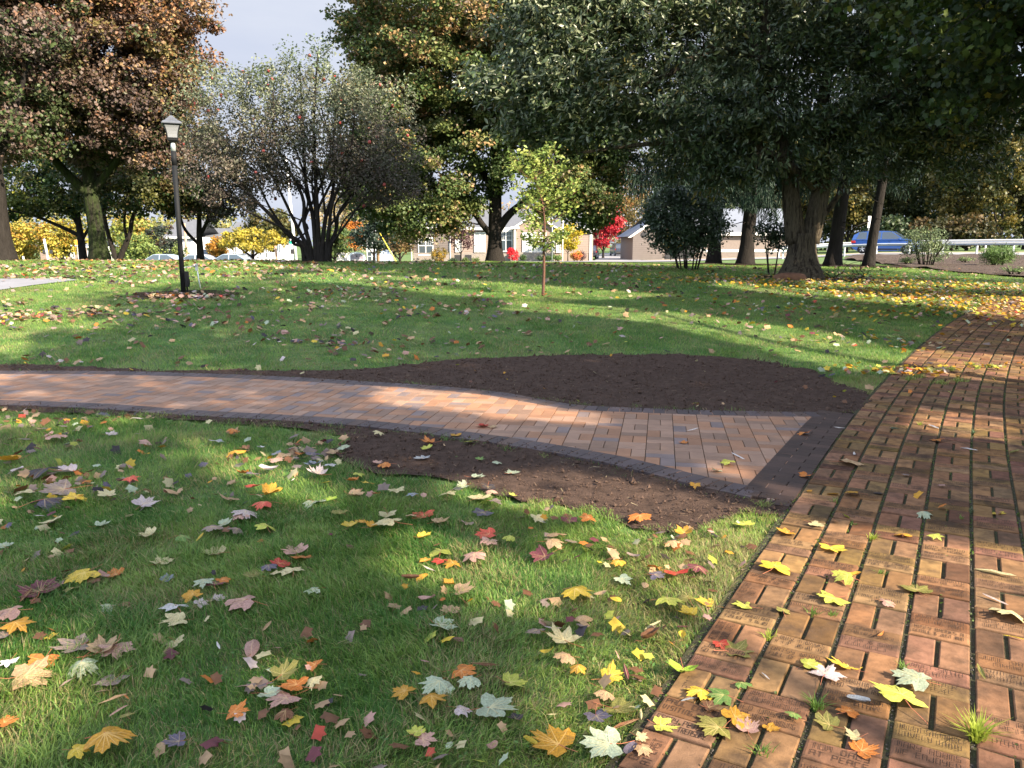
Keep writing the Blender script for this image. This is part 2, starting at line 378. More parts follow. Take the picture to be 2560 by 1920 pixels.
# stroke lettering cut into the bricks
GL = {'A': '0006,0646,4640,0343', 'B': '0006,0636,3633,0333,3343,4340,4000', 'C': '4606,0600,0040', 'D': '0006,0636,3645,4541,4130,3000', 'E': '4606,0600,0040,0333',
 'F': '4606,0600,0333', 'G': '4606,0600,0040,4043,4323', 'H': '0006,4046,0343', 'I': '2026', 'J': '4640,4000,0002', 'K': '0006,0346,0340', 'L': '0600,0040', 'M': '0006,0646,4640,2622',
 'N': '0006,0646,4640', 'O': '0006,0646,4640,4000', 'P': '0006,0646,4643,4303', 'Q': '0006,0646,4640,4000,2240', 'R': '0006,0646,4643,4303,2340', 'S': '4606,0603,0343,4340,4000',
 'T': '2026,0646', 'U': '0600,0040,4046', 'V': '0602,0220,2042,4246', 'W': '0600,0040,4046,2024', 'X': '0046,0640', 'Y': '0603,0343,4640,4000', 'Z': '0646,4600,0040',
 '0': '0006,0646,4640,4000,0046', '1': '2026,2615', '2': '0646,4643,4303,0300,0040', '3': '0646,4640,4000,0343', '4': '0603,0343,4640', '5': '4606,0603,0343,4340,4000',
 '6': '4606,0600,0040,4043,4303', '7': '0646,4620', '8': '0006,0646,4640,4000,0343', '9': '4640,4606,0603,0343,4000', '&': '4006,0636,3602,0200,0030,3042', "'": '2625', '.': '2021', '-': '0343'}
TX = {(0, 0): ('PAUL CARRO|VISITING BUDDY', 'GERRY PETERS|SUCH A TREASURE'), (0, 1): ('JOE RYAN|SO MUCH TIME', 'WILLIE MAE|STAFFORD SMILES'),
 (0, 2): ('DANIEL FELIX|COLUMBILE', 'NEVER FORGOTTEN|3.23.63 - 9.16.09'), (0, 3): ('LEE TORRES|SMILE', 'SUE WADE 90 YEARS|YOUNG'), (0, 4): ('SOLEM|SHALOM', 'YOUNG KIM|GOLDEN SOUL'),
 (1, -1): ('LOVING|MEMORY', 'THANK YOU'), (1, 0): ('JOHN CIRCTLER|COURAGEOUS', 'ED URBANEK|90 YEARS YOUNG'), (1, 1): ('LOUISE G BROOKS|R I P  05 01 15', 'DAISY WARD|FULL OF HEART'),
 (1, 2): ('RICHARD POWER|A GREAT FATHER', 'PHILIP SIRAGUSA|BABE'), (1, 3): ('HELEN FREDERICKS|GREEN EYES', 'MARY FOWLER|FULL OF WIT'), (1, 4): ('LOVE YA|DAN STURG', 'EDS ROSE BUD|KEEP US SMILING'),
 (2, -1): ('TOM DALY|AT PEACE', 'SPECIAL MAN'), (2, 0): ('REMEMBERING OUR|HERO - JOHN RYAN', "DONALD STURM|YOU'RE WELCOME"), (2, 1): ('CAROLE|ZABIRZEWSKI', 'LISA & DAN|COLUCCI'),
 (2, 2): ('DONALD BRADY|DECENLART', 'FRANCIS WHITE|POG'), (2, 3): ('SALLY GOWA|MASTERS TOUCH', 'SISTER CAREY|FULL OF LIFE'), (2, 4): ('ROGER JENSEN|WELCOME HOME', 'JERRY LEE|SPECIAL MAN'),
 (3, 0): ('HELEN STEFANEC|LOVELY LADY', 'MARY ADAMS|WE ENJOYED'), (3, 1): ('JANET SMITH|PEACE', 'SPINNER|BREEZE'), (3, 2): ('JOHN MCNULTY|SPECIAL MAN', 'ROSEY BROOKS A|GENTLE & JUST MAN'),
 (3, 3): ('JOHN GAUDIO|MEMORIAL DAY', 'BERNIE GRATZ|SPECIAL MAN'), (3, 4): ('LOIS DORONIO|BACK HOME', 'MARYANN ROGERS|THANK YOU'), (3, 5): ('BOB RYAN|GOLDEN SOUL', 'VERA RYAN|QUIET SOUL'),
 (4, 0): ('MARY REIS|REIS', 'PEACE'), (4, -1): ('MARY|REIS', 'LOVELY LADY'), (4, 1): ('JUNE DALY|NANA', 'KEVIN WRIGHT|OUR BIG HERO'), (4, 2): ('LOVEDAY|FULL OF LIFE', 'LOIS ADAMS|WELCOME'),
 (4, 3): ('JULIA DELL|LOVELY LADY', 'THERESA GOWA|CHRISTMAS'), (4, 4): ('MICHAEL S|LOVED CITY', 'NORA PARK|CHOCOLATE')}
POOL = [t for v in TX.values() for t in v]
ink = []
def engrave(txt, s_c, v_c, wlen, hlen, rot=False, thick=.0021):
    """lettering centred on a brick top; runs along v (or along s when rot)"""
    lines = txt.split('|'); nl = len(lines); hgt = min(.027, hlen / (nl * 1.55))
    for li, ln in enumerate(lines):
        cw = min(hgt * .78, wlen * .92 / max(len(ln), 1)); tot = cw * len(ln)
        off = ((nl - 1) / 2 - li) * hgt * 1.45
        for ci, ch in enumerate(ln):
            if ch not in GL: continue
            for seg in GL[ch].split(','):
                a = np.array([int(seg[0]) / 4 * .66 * cw, int(seg[1]) / 6 * hgt]); b = np.array([int(seg[2]) / 4 * .66 * cw, int(seg[3]) / 6 * hgt])
                d = b - a; l = np.linalg.norm(d) + 1e-9; nn = np.array([-d[1], d[0]]) / l * thick / 2; e = d / l * thick * .4
                q = [a - e - nn, b + e - nn, b + e + nn, a - e + nn]
                for p in q:
                    u = p[0] - tot / 2 + ci * cw; t = p[1] - hgt / 2 + off
                    ink.append((s_c + t, v_c + u) if not rot else (s_c + u, v_c - t))
for s0, s1, v0, v1, c, n, kd in BR:
    if s0 > 11: continue
    if kd in ('near', 'far'):
        if (c, n) in TX: t = TX[(c, n)][0 if kd == 'far' else 1]
        else:
            t = POOL[int(rng.integers(len(POOL)))]
        engrave(t, (s0 + s1) / 2, (v0 + v1) / 2, v1 - v0 - .02, .082, thick=.0020)
    elif kd == 'vl' and c == 0 and n in (-1, 0, 1, 2): engrave({-1: 'OLDWIT|AT LAST', 0: '2017', 1: 'RECORD JOEENE|2000 ORD', 2: 'IN MEMORY|2017'}[n], (s0 + s1) / 2, (v0 + v1) / 2, s1 - s0 - .02, .08, True)
ink = np.array(ink); X, Y = W(ink[:, 0], ink[:, 1]); Z = T(X, Y) + .0335
q = np.arange(len(ink)).reshape(-1, 4)
o = link('engraved_lettering', npmesh('engraved_lettering', np.column_stack([X, Y, Z]), [q]), M['ink'], walk)

# ---------------------------------------------------------------- the new paver path
def PF(L_):
    P = np.array([G(x, y)[:2] for x, y in L_])      # lines that leave the view at the left run on for some metres
    if L_[0][0] == -330: P = np.vstack([P[0] + np.array([-5.5, .55]), P[0] + np.array([-2.7, .35]), P])
    if L_[-1][0] == -330: P = np.vstack([P, P[-1] + np.array([-2.7, .35]), P[-1] + np.array([-5.5, .55])])
    return P
top_o = spline(PF([(-330, 941), (-150, 936), (0, 933), (230, 933), (460, 938), (700, 947), (900, 959), (1080, 970), (1250, 987), (1350, 1004), (1450, 1020), (1620, 1028), (1800, 1034), (2000, 1037), (2154, 1037)]), 6)
bot_o = spline(PF([(-330, 1016), (-150, 1016), (0, 1019), (230, 1028), (460, 1045), (700, 1058), (900, 1073), (1080, 1094), (1250, 1118), (1370, 1138), (1500, 1163), (1620, 1192), (1750, 1226), (1870, 1252), (1978, 1276)]), 6)
bot_o = bot_o; WB = .205
def inset(c, w, sign):
    d = np.gradient(c, axis=0); d /= np.linalg.norm(d, axis=1)[:, None]; return c + sign * w * np.stack([-d[:, 1], d[:, 0]], -1)
top_i = inset(top_o, WB, -1); bot_i = inset(bot_o, WB, 1)
def resample(c, step):
    l = np.r_[0, np.cumsum(np.linalg.norm(np.diff(c, axis=0), axis=1))]; n = max(2, int(round(l[-1] / step))); t = np.linspace(0, l[-1], n + 1)
    return np.column_stack([np.interp(t, l, c[:, 0]), np.interp(t, l, c[:, 1])])
quads = []; cols = []
# cross border against the old walk: frame of the walk, v from V0-.012-2 rows
uS = lambda x, y: (x * math.sin(R(TH0)) + y * math.cos(R(TH0)), x * math.cos(R(TH0)) - y * math.sin(R(TH0)))
sA, sB = 4.62, 7.86
def border(co, ci, n_skip=0):
    """soldier bricks across the border strip"""
    step = .1015; l = np.r_[0, np.cumsum(np.linalg.norm(np.diff(co, axis=0), axis=1))]; n = int(l[-1] / step)
    t = np.arange(n + 1) * step
    O = np.column_stack([np.interp(t, l, co[:, 0]), np.interp(t, l, co[:, 1])]); I = np.column_stack([np.interp(t, l, ci[:, 0]), np.interp(t, l, ci[:, 1])])
    for k in range(n):
        g = .025
        a = O[k] * (1 - g) + O[k + 1] * g; b = O[k] * g + O[k + 1] * (1 - g); c_ = I[k] * g + I[k + 1] * (1 - g); d = I[k] * (1 - g) + I[k + 1] * g
        cen = (a + b + c_ + d) / 4; v = uS(*cen)[1]
        if v > V0 - .215: continue
        q = [a, b, c_, d]
        ar = sum(q[m][0] * q[(m + 1) % 4][1] - q[(m + 1) % 4][0] * q[m][1] for m in range(4))
        quads.append(q if ar > 0 else q[::-1]); col = np.array([.068, .050, .050]) * rng.uniform(.75, 1.25)
        if rng.random() < .25: col = np.array([.085, .055, .045]) * rng.uniform(.8, 1.15)
        cols.append(col)
border(top_o, top_i); border(bot_o, bot_i)
s = 4.41
while s < 8.0:
    s1 = s + .098
    # 30 cm wide cross band: one long stone and half stone alternate
    v_in = V0 - .325; cut = V0 - (.215 if int(round(s / .1)) % 2 else .11)
    for va, vb in ((v_in, cut - .002), (cut + .002, V0 - .016)):
        x, y = W([s, s, s1, s1], [va, vb, vb, va]); quads.append(list(zip(x, y)))
        cols.append(np.array([.046, .027, .021]) * rng.uniform(.7, 1.35))
    s += .1005
# trim the cross band to the outer edges
outer = np.vstack([top_o, bot_o[::-1]])
keepq = []; keepc = []
big = np.vstack([top_o, [EDGE(7.86)], [EDGE(4.40)], bot_o[::-1]])
for q_, c_ in zip(quads, cols):
    m = np.mean(np.asarray(q_), 0)
    v = uS(*m)[1]
    if v > V0 - .33 and not inpoly(np.array([m[0]]), np.array([m[1]]), big)[0] : continue
    keepq.append(q_); keepc.append(c_)
quads, cols = keepq, keepc
# field: basket weave turned 10.5 degrees
field = np.vstack([top_i, [W(8.0, V0 - .33)], [W(4.5, V0 - .33)], bot_i[::-1]])
fa = R(10.5); ox, oy = 1.28, 5.0
def FW(a, b): return ox + a * math.cos(fa) + b * math.sin(fa), oy - a * math.sin(fa) + b * math.cos(fa)
def clipq(q, poly_test):
    pts = np.asarray(q); ins = inpoly(pts[:, 0], pts[:, 1], poly_test); return ins
cb = .2075; nborder = len(quads); nfield = 0
for ia in range(-85, 20):
    for ib in range(-24, 36):
        a0 = ia * cb; b0 = ib * cb * 1.0 + (cb / 1.0 if 0 else 0)
        hor = (ia + ib) % 2 == 0
        cells = []
        g = .0022
        if hor: cells = [(a0 + g, a0 + cb - g, b0 + g, b0 + cb / 2 - g), (a0 + g, a0 + cb - g, b0 + cb / 2 + g, b0 + cb - g)]
        else: cells = [(a0 + g, a0 + cb / 2 - g, b0 + g, b0 + cb - g), (a0 + cb / 2 + g, a0 + cb - g, b0 + g, b0 + cb - g)]
        for (x0, x1, y0, y1) in cells:
            q = np.array([FW(x0, y0), FW(x1, y0), FW(x1, y1), FW(x0, y1)]); ins = clipq(q, field)
            if not ins.any(): continue
            e = max(np.linalg.norm(q[0] - q[2]), np.linalg.norm(q[1] - q[3]))
            if e < .03 or not inpoly(q[:, 0], q[:, 1], big).all(): continue
            quads.append([tuple(p) for p in q]); nfield += 1
            base = np.array([.255, .155, .106]) * rng.uniform(.72, 1.18)
            r_ = rng.random()
            if r_ < .09: base = np.array([.175, .13, .12]) * rng.uniform(.8, 1.1)
            elif r_ < .45: base = np.array([.28, .145, .083]) * rng.uniform(.8, 1.1)
            cols.append(base)
tag(link('paver_path', brickmesh('paver_path', quads, cols, M['paver'], top=.030, base=.004, bev=.0028, tilt=.0004, low=nborder), M['paver']), kind='structure')
paver_poly = np.vstack([top_o, [EDGE(7.86)], [EDGE(4.40)], bot_o[::-1]])
drape('paver_bed', paver_poly, M['bed'], off=.010, step=.5)

# soil beds beside the new path
def ragged(c):
    c = resample(spline(c, 3), .07); return c + rng.normal(0, .016, c.shape) + np.column_stack([vnoise(c[:, 0], c[:, 1], .25, 51), vnoise(c[:, 0], c[:, 1], .25, 52)]) * .10 - .05
soil1 = np.vstack([ragged(PF([(-330, 912), (0, 914), (250, 922), (420, 931), (560, 928), (700, 931), (850, 930), (950, 921), (1060, 910), (1150, 902), (1350, 893), (1600, 888), (1760, 892), (1880, 903), (1990, 920), (2060, 942), (2110, 968), (2160, 985), (2180, 1005)])), [EDGE(7.95)], top_o[::-1]])
soil2 = np.vstack([bot_o, [EDGE(4.3)], ragged(PF([(1950, 1290), (1860, 1288), (1780, 1310), (1700, 1332), (1600, 1328), (1520, 1302), (1450, 1276), (1350, 1262), (1290, 1262), (1180, 1225), (1100, 1200), (960, 1192), (880, 1165), (840, 1130), (880, 1105), (800, 1080), (640, 1066), (460, 1056), (230, 1038), (0, 1028), (-330, 1026)]))])
drape('soil_bed', soil1, M['soil'], off=.012, step=.06, bump=.026, bs=.13)
drape('soil_bed', soil2, M['soil'], off=.010, step=.06, bump=.026, bs=.13)
# crumbs of soil
def scatter_poly(poly, n):
    lo = poly.min(0); hi = poly.max(0); P = rng.uniform(lo, hi, (n * 3, 2)); P = P[inpoly(P[:, 0], P[:, 1], poly)]; return P[:n]
cl = np.vstack([scatter_poly(soil1[:, :2], 9000), scatter_poly(soil2[:, :2], 9000)])
rr = rng.gamma(1.7, .0027, len(cl)) + .0020
oc = np.array([(1, 0, 0), (-1, 0, 0), (0, 1, 0), (0, -1, 0), (0, 0, 1), (0, 0, -1)], float); of = np.array([(0, 2, 4), (2, 1, 4), (1, 3, 4), (3, 0, 4), (2, 0, 5), (1, 2, 5), (3, 1, 5), (0, 3, 5)])
vv = oc[None] * rr[:, None, None] * rng.uniform(.6, 1.3, (len(cl), 6, 1))
ca, sa = np.cos(a_ := rng.uniform(0, 6.28, len(cl))), np.sin(a_)
vx = vv[:, :, 0] * ca[:, None] - vv[:, :, 1] * sa[:, None]; vy = vv[:, :, 0] * sa[:, None] + vv[:, :, 1] * ca[:, None]
zz = T(cl[:, 0], cl[:, 1]) + .027 + rng.uniform(-.004, .006, len(cl))
vv = np.stack([vx + cl[:, 0:1], vy + cl[:, 1:2], vv[:, :, 2] + zz[:, None]], -1).reshape(-1, 3)
tag(link('soil_crumbs', npmesh('soil_crumbs', vv, [(np.arange(len(cl))[:, None, None] * 6 + of).reshape(-1, 3)]), M['clod']), 'dark crumbs of loose soil covering the beds beside the paver path', 'soil crumbs', kind='stuff')

# crumbs spilled on the pavers, chips and straw on the beds
pe = np.vstack([top_o, bot_o]); k = rng.integers(0, len(pe), 2600); sp = pe[k] + rng.normal(0, .06, (2600, 2)); sp = sp[inpoly(sp[:, 0], sp[:, 1], paver_poly)]; r_ = rng.gamma(1.5, .0016, len(sp)) + .0012
vv = oc[None] * r_[:, None, None] * rng.uniform(.6, 1.3, (len(sp), 6, 1)); vv[:, :, 0] += sp[:, 0:1]; vv[:, :, 1] += sp[:, 1:2]; vv[:, :, 2] += (T(sp[:, 0], sp[:, 1]) + .034)[:, None]
tag(link('spilled_crumbs', npmesh('spilled_crumbs', vv.reshape(-1, 3), [(np.arange(len(sp))[:, None, None] * 6 + of).reshape(-1, 3)]), M['clod']), 'soil crumbs spilled over the edges of the paver path', 'soil crumbs', kind='stuff')
# asphalt, road, driveway, bank
asph = PF([(-420, 702), (-100, 700), (60, 698), (170, 699), (195, 702), (150, 707), (80, 715), (0, 727), (-150, 748), (-420, 790)])
drape('asphalt_drive', asph, M['asphalt'], off=.02, step=.5)
roadN = np.array([A(2950, 46)[:2], A(2560, 51.5)[:2], A(2300, 56)[:2], A(2100, 59)[:2], A(1950, 61)[:2], A(1800, 63)[:2], A(1600, 64)[:2], A(1400, 66)[:2], A(1290, 67)[:2]])
roadF = np.array([A(1290, 69)[:2], A(1330, 69)[:2], A(1450, 71)[:2], A(1485, 76)[:2], A(1492, 110)[:2], A(1502, 150)[:2], A(1560, 150)[:2], A(1568, 110)[:2], A(1600, 76)[:2], A(1800, 75)[:2], A(1950, 72)[:2], A(2100, 69)[:2], A(2300, 65)[:2], A(2560, 60)[:2], A(2950, 54)[:2]])
drape('road', np.vstack([roadN, roadF]), M['road'], off=.05, step=2.0)
shF = np.array([A(2950, 56)[:2], A(2560, 62.5)[:2], A(2300, 67.5)[:2], A(2100, 72)[:2], A(1950, 75)[:2], A(1800, 77.5)[:2], A(1620, 78.5)[:2]])
drape('road_shoulder', np.vstack([np.array([A(1600, 76.6)[:2], A(1800, 75.5)[:2], A(1950, 72.5)[:2], A(2100, 69.4)[:2], A(2300, 65.4)[:2], A(2560, 60.3)[:2], A(2950, 54.3)[:2]]), shF]), M['gutter'], off=.055, step=2.0)
foot = [G(px, py)[:2] for px, py in [(2110, 650), (2180, 657), (2250, 668), (2330, 676), (2400, 683), (2560, 695), (2800, 712)]]
bank = np.vstack([foot, [A(2950, 44)[:2]], [A(2560, 50.3)[:2]], [A(2300, 55)[:2]], [A(2120, 57.5)[:2]]])
drape('mulch_bank', bank, M['mulch'], off=.05, step=.5, bump=.12, bs=.9)
lane = np.array([A(-150, 78)[:2], A(0, 76)[:2], A(400, 72)[:2], A(800, 70)[:2], A(1290, 67)[:2], A(1290, 69.5)[:2], A(1000, 74)[:2], A(800, 77)[:2], A(400, 80)[:2], A(-150, 86)[:2]])
drape('street', lane, M['road'], off=.05, step=2.0)
def ellip(c, a, b, n=28): return np.array([(c[0] + a * math.cos(t) * (1 + .08 * math.sin(3 * t + c[0])), c[1] + b * math.sin(t) * (1 + .08 * math.sin(2 * t))) for t in np.linspace(0, 2 * math.pi, n, endpoint=False)])

# ---------------------------------------------------------------- leaves and trees
def rot_basis(nrm, tw):
    """orthonormal frames with z=nrm, rotated by tw"""
    n = nrm / (np.linalg.norm(nrm, axis=1)[:, None] + 1e-9)
    h = np.where(np.abs(n[:, 2:3]) < .9, np.array([[0, 0, 1.0]]), np.array([[1.0, 0, 0]]))
    u = np.cross(h, n); u /= np.linalg.norm(u, axis=1)[:, None]; v = np.cross(n, u)
    c, s_ = np.cos(tw)[:, None], np.sin(tw)[:, None]
    return u * c + v * s_, -u * s_ + v * c, n
TPL = {}
TPL['quad'] = (np.array([(0, -.5, 0), (.42, -.05, .08), (0, .5, 0), (-.42, -.05, .08)]), [np.array([(0, 1, 2, 3)])])
TPL['tri2'] = (np.array([(0, -.5, 0), (.40, .0, .10), (0.1, .5, -.05), (-.45, .1, .12), ]), [np.array([(0, 1, 2), (0, 2, 3)])])
def star(tips):
    V = [(0, -.02, 0)]
    for k in range(len(tips)):
        a, r = tips[k]; V.append((r * math.sin(R(a)), r * math.cos(R(a)), -.10 * r))
    n = len(V) - 1
    return np.array(V), [np.array([(0, k + 2 if k + 1 < n else 1, k + 1) for k in range(n)])]
TPL['maple5'] = star([(0, .56), (24, .38), (50, .55), (80, .37), (112, .44), (180, .16), (-112, .44), (-80, .37), (-50, .55), (-24, .38)])
TPL['lance'] = (np.array([(0, -.5, 0), (.17, -.12, .05), (.15, .2, .03), (0, .5, -.10), (-.15, .2, .03), (-.17, -.12, .05), (0, .05, -.015)]), [np.array([(0, 1, 6), (1, 2, 6), (2, 3, 6), (3, 4, 6), (4, 5, 6), (5, 0, 6)])])
TPL['oval'] = (np.array([(0, -.5, 0), (.26, -.1, .05), (.18, .28, .03), (0, .5, 0), (-.18, .28, .03), (-.26, -.1, .05)]), [np.array([(0, 1, 4, 5), (1, 2, 3, 4)])])
TPL['need'] = (np.array([(-.06, -.5, 0), (.06, -.5, 0), (.03, .5, 0), (-.03, .5, 0)]), [np.array([(0, 1, 2, 3)])])
def leaves_mesh(name, P, Nrm, size, col, tpl, tw=None, ydir=None):
    V0_, F0 = TPL[tpl]; n = len(P); k = len(V0_)
    if tw is None: tw = rng.uniform(0, 6.28, n)
    if ydir is None: X, Y, Z = rot_basis(Nrm, tw)
    else:
        Y = ydir / np.linalg.norm(ydir, axis=1)[:, None]; X = np.cross(Y, Nrm); X /= np.linalg.norm(X, axis=1)[:, None] + 1e-9; Z = np.cross(X, Y)
    S = np.asarray(size)[:, None, None]
    V = P[:, None, :] + S * (V0_[None, :, 0:1] * X[:, None, :] + V0_[None, :, 1:2] * Y[:, None, :] + V0_[None, :, 2:3] * Z[:, None, :])
    F = [(np.arange(n)[:, None, None] * k + f[None]).reshape(-1, f.shape[1]) for f in F0]
    return npmesh(name, V.reshape(-1, 3), F, np.repeat(col, k, axis=0))
def pal(cols, wts, n):
    c = np.asarray(cols, float); w_ = np.asarray(wts, float); return c[rng.choice(len(c), n, p=w_ / w_.sum())]
def grow(guides, pts, trunkc, r_tip=.012, wander=.12, droop=0.0, k=.30, rmax=.12):
    """branches from the guide limbs to every clump centre; returns list of (polyline, radii)"""
    nodes = []; nr = []
    for P, r in guides:
        for p, q in zip(P, r): nodes.append(p); nr.append(q)
    nodes = np.array(nodes); nr = np.array(nr); out = []
    order = np.argsort(np.linalg.norm(pts - trunkc, axis=1))
    cap = len(nodes) + len(pts) * 4; NB = np.zeros((cap, 3)); NRd = np.zeros(cap); m = len(nodes); NB[:m] = nodes; NRd[:m] = nr
    for idx in order:
        p = pts[idx]; d = np.linalg.norm(NB[:m] - p, axis=1)
        cost = d + .5 * np.maximum(NB[:m, 2] - p[2], 0) - 1.2 * np.minimum(NRd[:m], .15)
        q = int(np.argmin(cost)); a = NB[q]; ra = min(NRd[q] * .6, rmax, .02 + .02 * d[q]); ra = max(ra, r_tip)
        l = d[q]; t = np.linspace(0, 1, 5)[:, None]
        path = a + (p - a) * t + rng.normal(0, wander * l * .4, (5, 3)) * np.sin(t * np.pi) + np.array([0, 0, 1.0]) * (np.sin(t * np.pi) * l * (.10 - droop))
        path[0] = a; rads = ra + (r_tip - ra) * np.linspace(0, 1, 5)
        out.append((path, rads)); NB[m:m + 4] = path[1:]; NRd[m:m + 4] = rads[1:]; m += 4
    return out
def crown_pts(ells, n, shell=.55, minz=None, seed=0):
    """clump centres in a union of ellipsoids, denser towards the outside; ells = (cx,cy,cz,rx,ry,rz,weight)"""
    ells = np.asarray(ells, float); wt = ells[:, 6] * (ells[:, 3] * ells[:, 4] * ells[:, 5]) ** (2 / 3); k = rng.choice(len(ells), n, p=wt / wt.sum()); e = ells[k]
    d = rng.standard_normal((n, 3)); d /= np.linalg.norm(d, axis=1)[:, None]
    r = rng.uniform(0, 1, n) ** (1 / 3); r = shell + (1 - shell) * r if shell > 0 else r; r = np.where(rng.random(n) < .25, rng.uniform(.15, .8, n), r)
    return e[:, :3] + d * r[:, None] * e[:, 3:6]
LITPX = []   # filled below: patches of ground the sun reaches
def sun_gap(P):
    """ground position hit by the sun ray through P"""
    t = P[:, 2] / SUN[2]
    for _ in range(3):
        g = P - SUN * t[:, None]; t = (P[:, 2] - T(g[:, 0], g[:, 1])) / SUN[2]
    return P - SUN * t[:, None]
def in_lit(P, soft=0.0):
    g = sun_gap(P); yc = g[:, 1] * cP - (g[:, 2] - CAMH) * sP; zc = g[:, 1] * sP + (g[:, 2] - CAMH) * cP
    ok = yc > .5; px = np.where(ok, 1280 + FPX * g[:, 0] / np.maximum(yc, .5), -9999); py = np.where(ok, 960 - FPX * zc / np.maximum(yc, .5), 0)
    r = np.zeros(len(P), bool)
    for poly in LITPX: r |= inpoly(px, py, poly)
    return r
LIT3D = []
def sunny(P):
    r = in_lit(P)
    for c_, rad_ in LIT3D:
        d = P - c_; t = d @ SUN; r |= (np.linalg.norm(d - t[:, None] * SUN, axis=1) < rad_) & (t > 0)
    g = sun_gap(P); r |= (vnoise(g[:, 0], g[:, 1], .55, 31) * .6 + vnoise(g[:, 0], g[:, 1], .22, 32) * .4 > .77) & (g[:, 1] < 9)
    return r
def make_tree(name, label, cat, base, trunk, limbs, ells, ncl, nleaf, lsize, colf, tpl='quad', cr=(.55, .38), bark='bark', group=None, lum=1.0, droop=0.0, lmat='leaf', shell=.5, sides=8, twig=.010, prune=None, flare=1.35, ydown=0.0, rmax=.12, extra=None, gap=None, root=None, wander=.12, bases=None):
    """trunk: list of (x,y,z,r) relative to base; limbs: lists of the same; ells relative to base"""
    if root is None: root = empty(name, base, label, cat, group)
    b = np.asarray(base, float); mb = MB(); guides = []
    for li, tr in enumerate(([trunk] if trunk else []) + limbs):
        tr = np.asarray(tr, float); P = spline(tr[:, :3], 5); rd = np.interp(np.linspace(0, len(tr) - 1, len(P)), np.arange(len(tr)), tr[:, 3])
        if li == 0 and trunk:
            fl = np.clip(1 - P[:, 2] / .9, 0, 1) ** 2; rd = rd * (1 + (flare - 1) * fl)
        mb.tube(P, rd, sides if rd[0] > .08 else 6); st = max(1, len(P) // 2) if (li == 0 and trunk and limbs) else 2
        guides.append((P[st:], rd[st:]))
    pts = crown_pts(ells, ncl, shell)
    if gap is not None: pts = pts[~gap(pts)]
    if prune is not None:
        lit = sunny(pts + b); pts = pts[~(lit & (rng.random(len(pts)) < prune))]
    tc_ = np.asarray(ells)[:, :3].mean(0); tc_[2] = min(e[2] - e[5] for e in ells); 
    for P, r in grow(guides, pts, tc_, r_tip=twig * .5, droop=droop, rmax=rmax, wander=wander): mb.tube(P, r, 5 if r[0] > .03 else 3, cap=False)
    mb.build('trunk', M[bark], root, smooth=True)
    n = len(pts); m = nleaf
    k = np.repeat(np.arange(n), m); off = rng.standard_normal((n * m, 3)); off /= np.linalg.norm(off, axis=1)[:, None]
    off *= (rng.uniform(0, 1, n * m) ** .45)[:, None] * np.array([cr[0], cr[0], cr[1]]) * rng.uniform(.6, 1.35, n)[k][:, None]
    P = pts[k] + off; P[:, 2] -= droop * .4 * (off[:, 0] ** 2 + off[:, 1] ** 2)
    P = P[P[:, 2] > .15]; k = k[:len(P)] if len(P) == n * m else k[(pts[k] + off)[:, 2] - droop * .4 * (off[:, 0] ** 2 + off[:, 1] ** 2) > .15]
    if prune is not None:
        kp = ~(sunny(P + b) & (rng.random(len(P)) < .97)); P = P[kp]; k = k[kp]
    out = (pts[k] - np.asarray(ells)[:, :3].mean(0)); out /= np.linalg.norm(out, axis=1)[:, None] + 1e-6
    Nn = rng.standard_normal((len(P), 3)) * .8 + out * .35 + np.array([0, 0, .65])
    rnd = rng.random(n)[k]; col = colf(P, rnd, len(P)) * lum * rng.uniform(.72, 1.3, len(P))[:, None]
    sz = lsize * rng.uniform(.7, 1.25, len(P)); yd = None
    if ydown: yd = rng.standard_normal((len(P), 3)) * .6 + out * .5 + np.array([0, 0, -ydown])
    link('crown', leaves_mesh('crown', P, Nn, sz, np.clip(col, 0, 1), tpl, ydir=yd), M[lmat], root)
    if extra: extra(root, pts, P)
    return root
def cmix(a, b, f): f = np.asarray(f)[:, None]; return np.asarray(a) * (1 - f) + np.asarray(b) * f
def palf(cols, wts): return lambda P, r, n: pal(cols, wts, n)
def clumpf(cols, wts):
    """whole clumps share a tone, with some mixing"""
    c = np.asarray(cols, float); cw = np.cumsum(np.asarray(wts, float)) / sum(wts)
    def f(P, r, n):
        a = c[np.minimum(np.searchsorted(cw, r), len(c) - 1)]; b = pal(cols, wts, n); return np.where((rng.random(n) < .7)[:, None], a, b)
    return f
GRN = (.040, .075, .018); DGRN = (.022, .045, .014); OLV = (.085, .085, .022); YEL = (.50, .36, .04); GOLD = (.45, .24, .03); ORG = (.40, .13, .025); RUST = (.24, .085, .03)
PURP = (.075, .035, .035); BRN = (.13, .065, .03); LGRN = (.12, .17, .03); YGR = (.24, .25, .04); RED = (.55, .025, .04); SAGE = (.115, .145, .085)

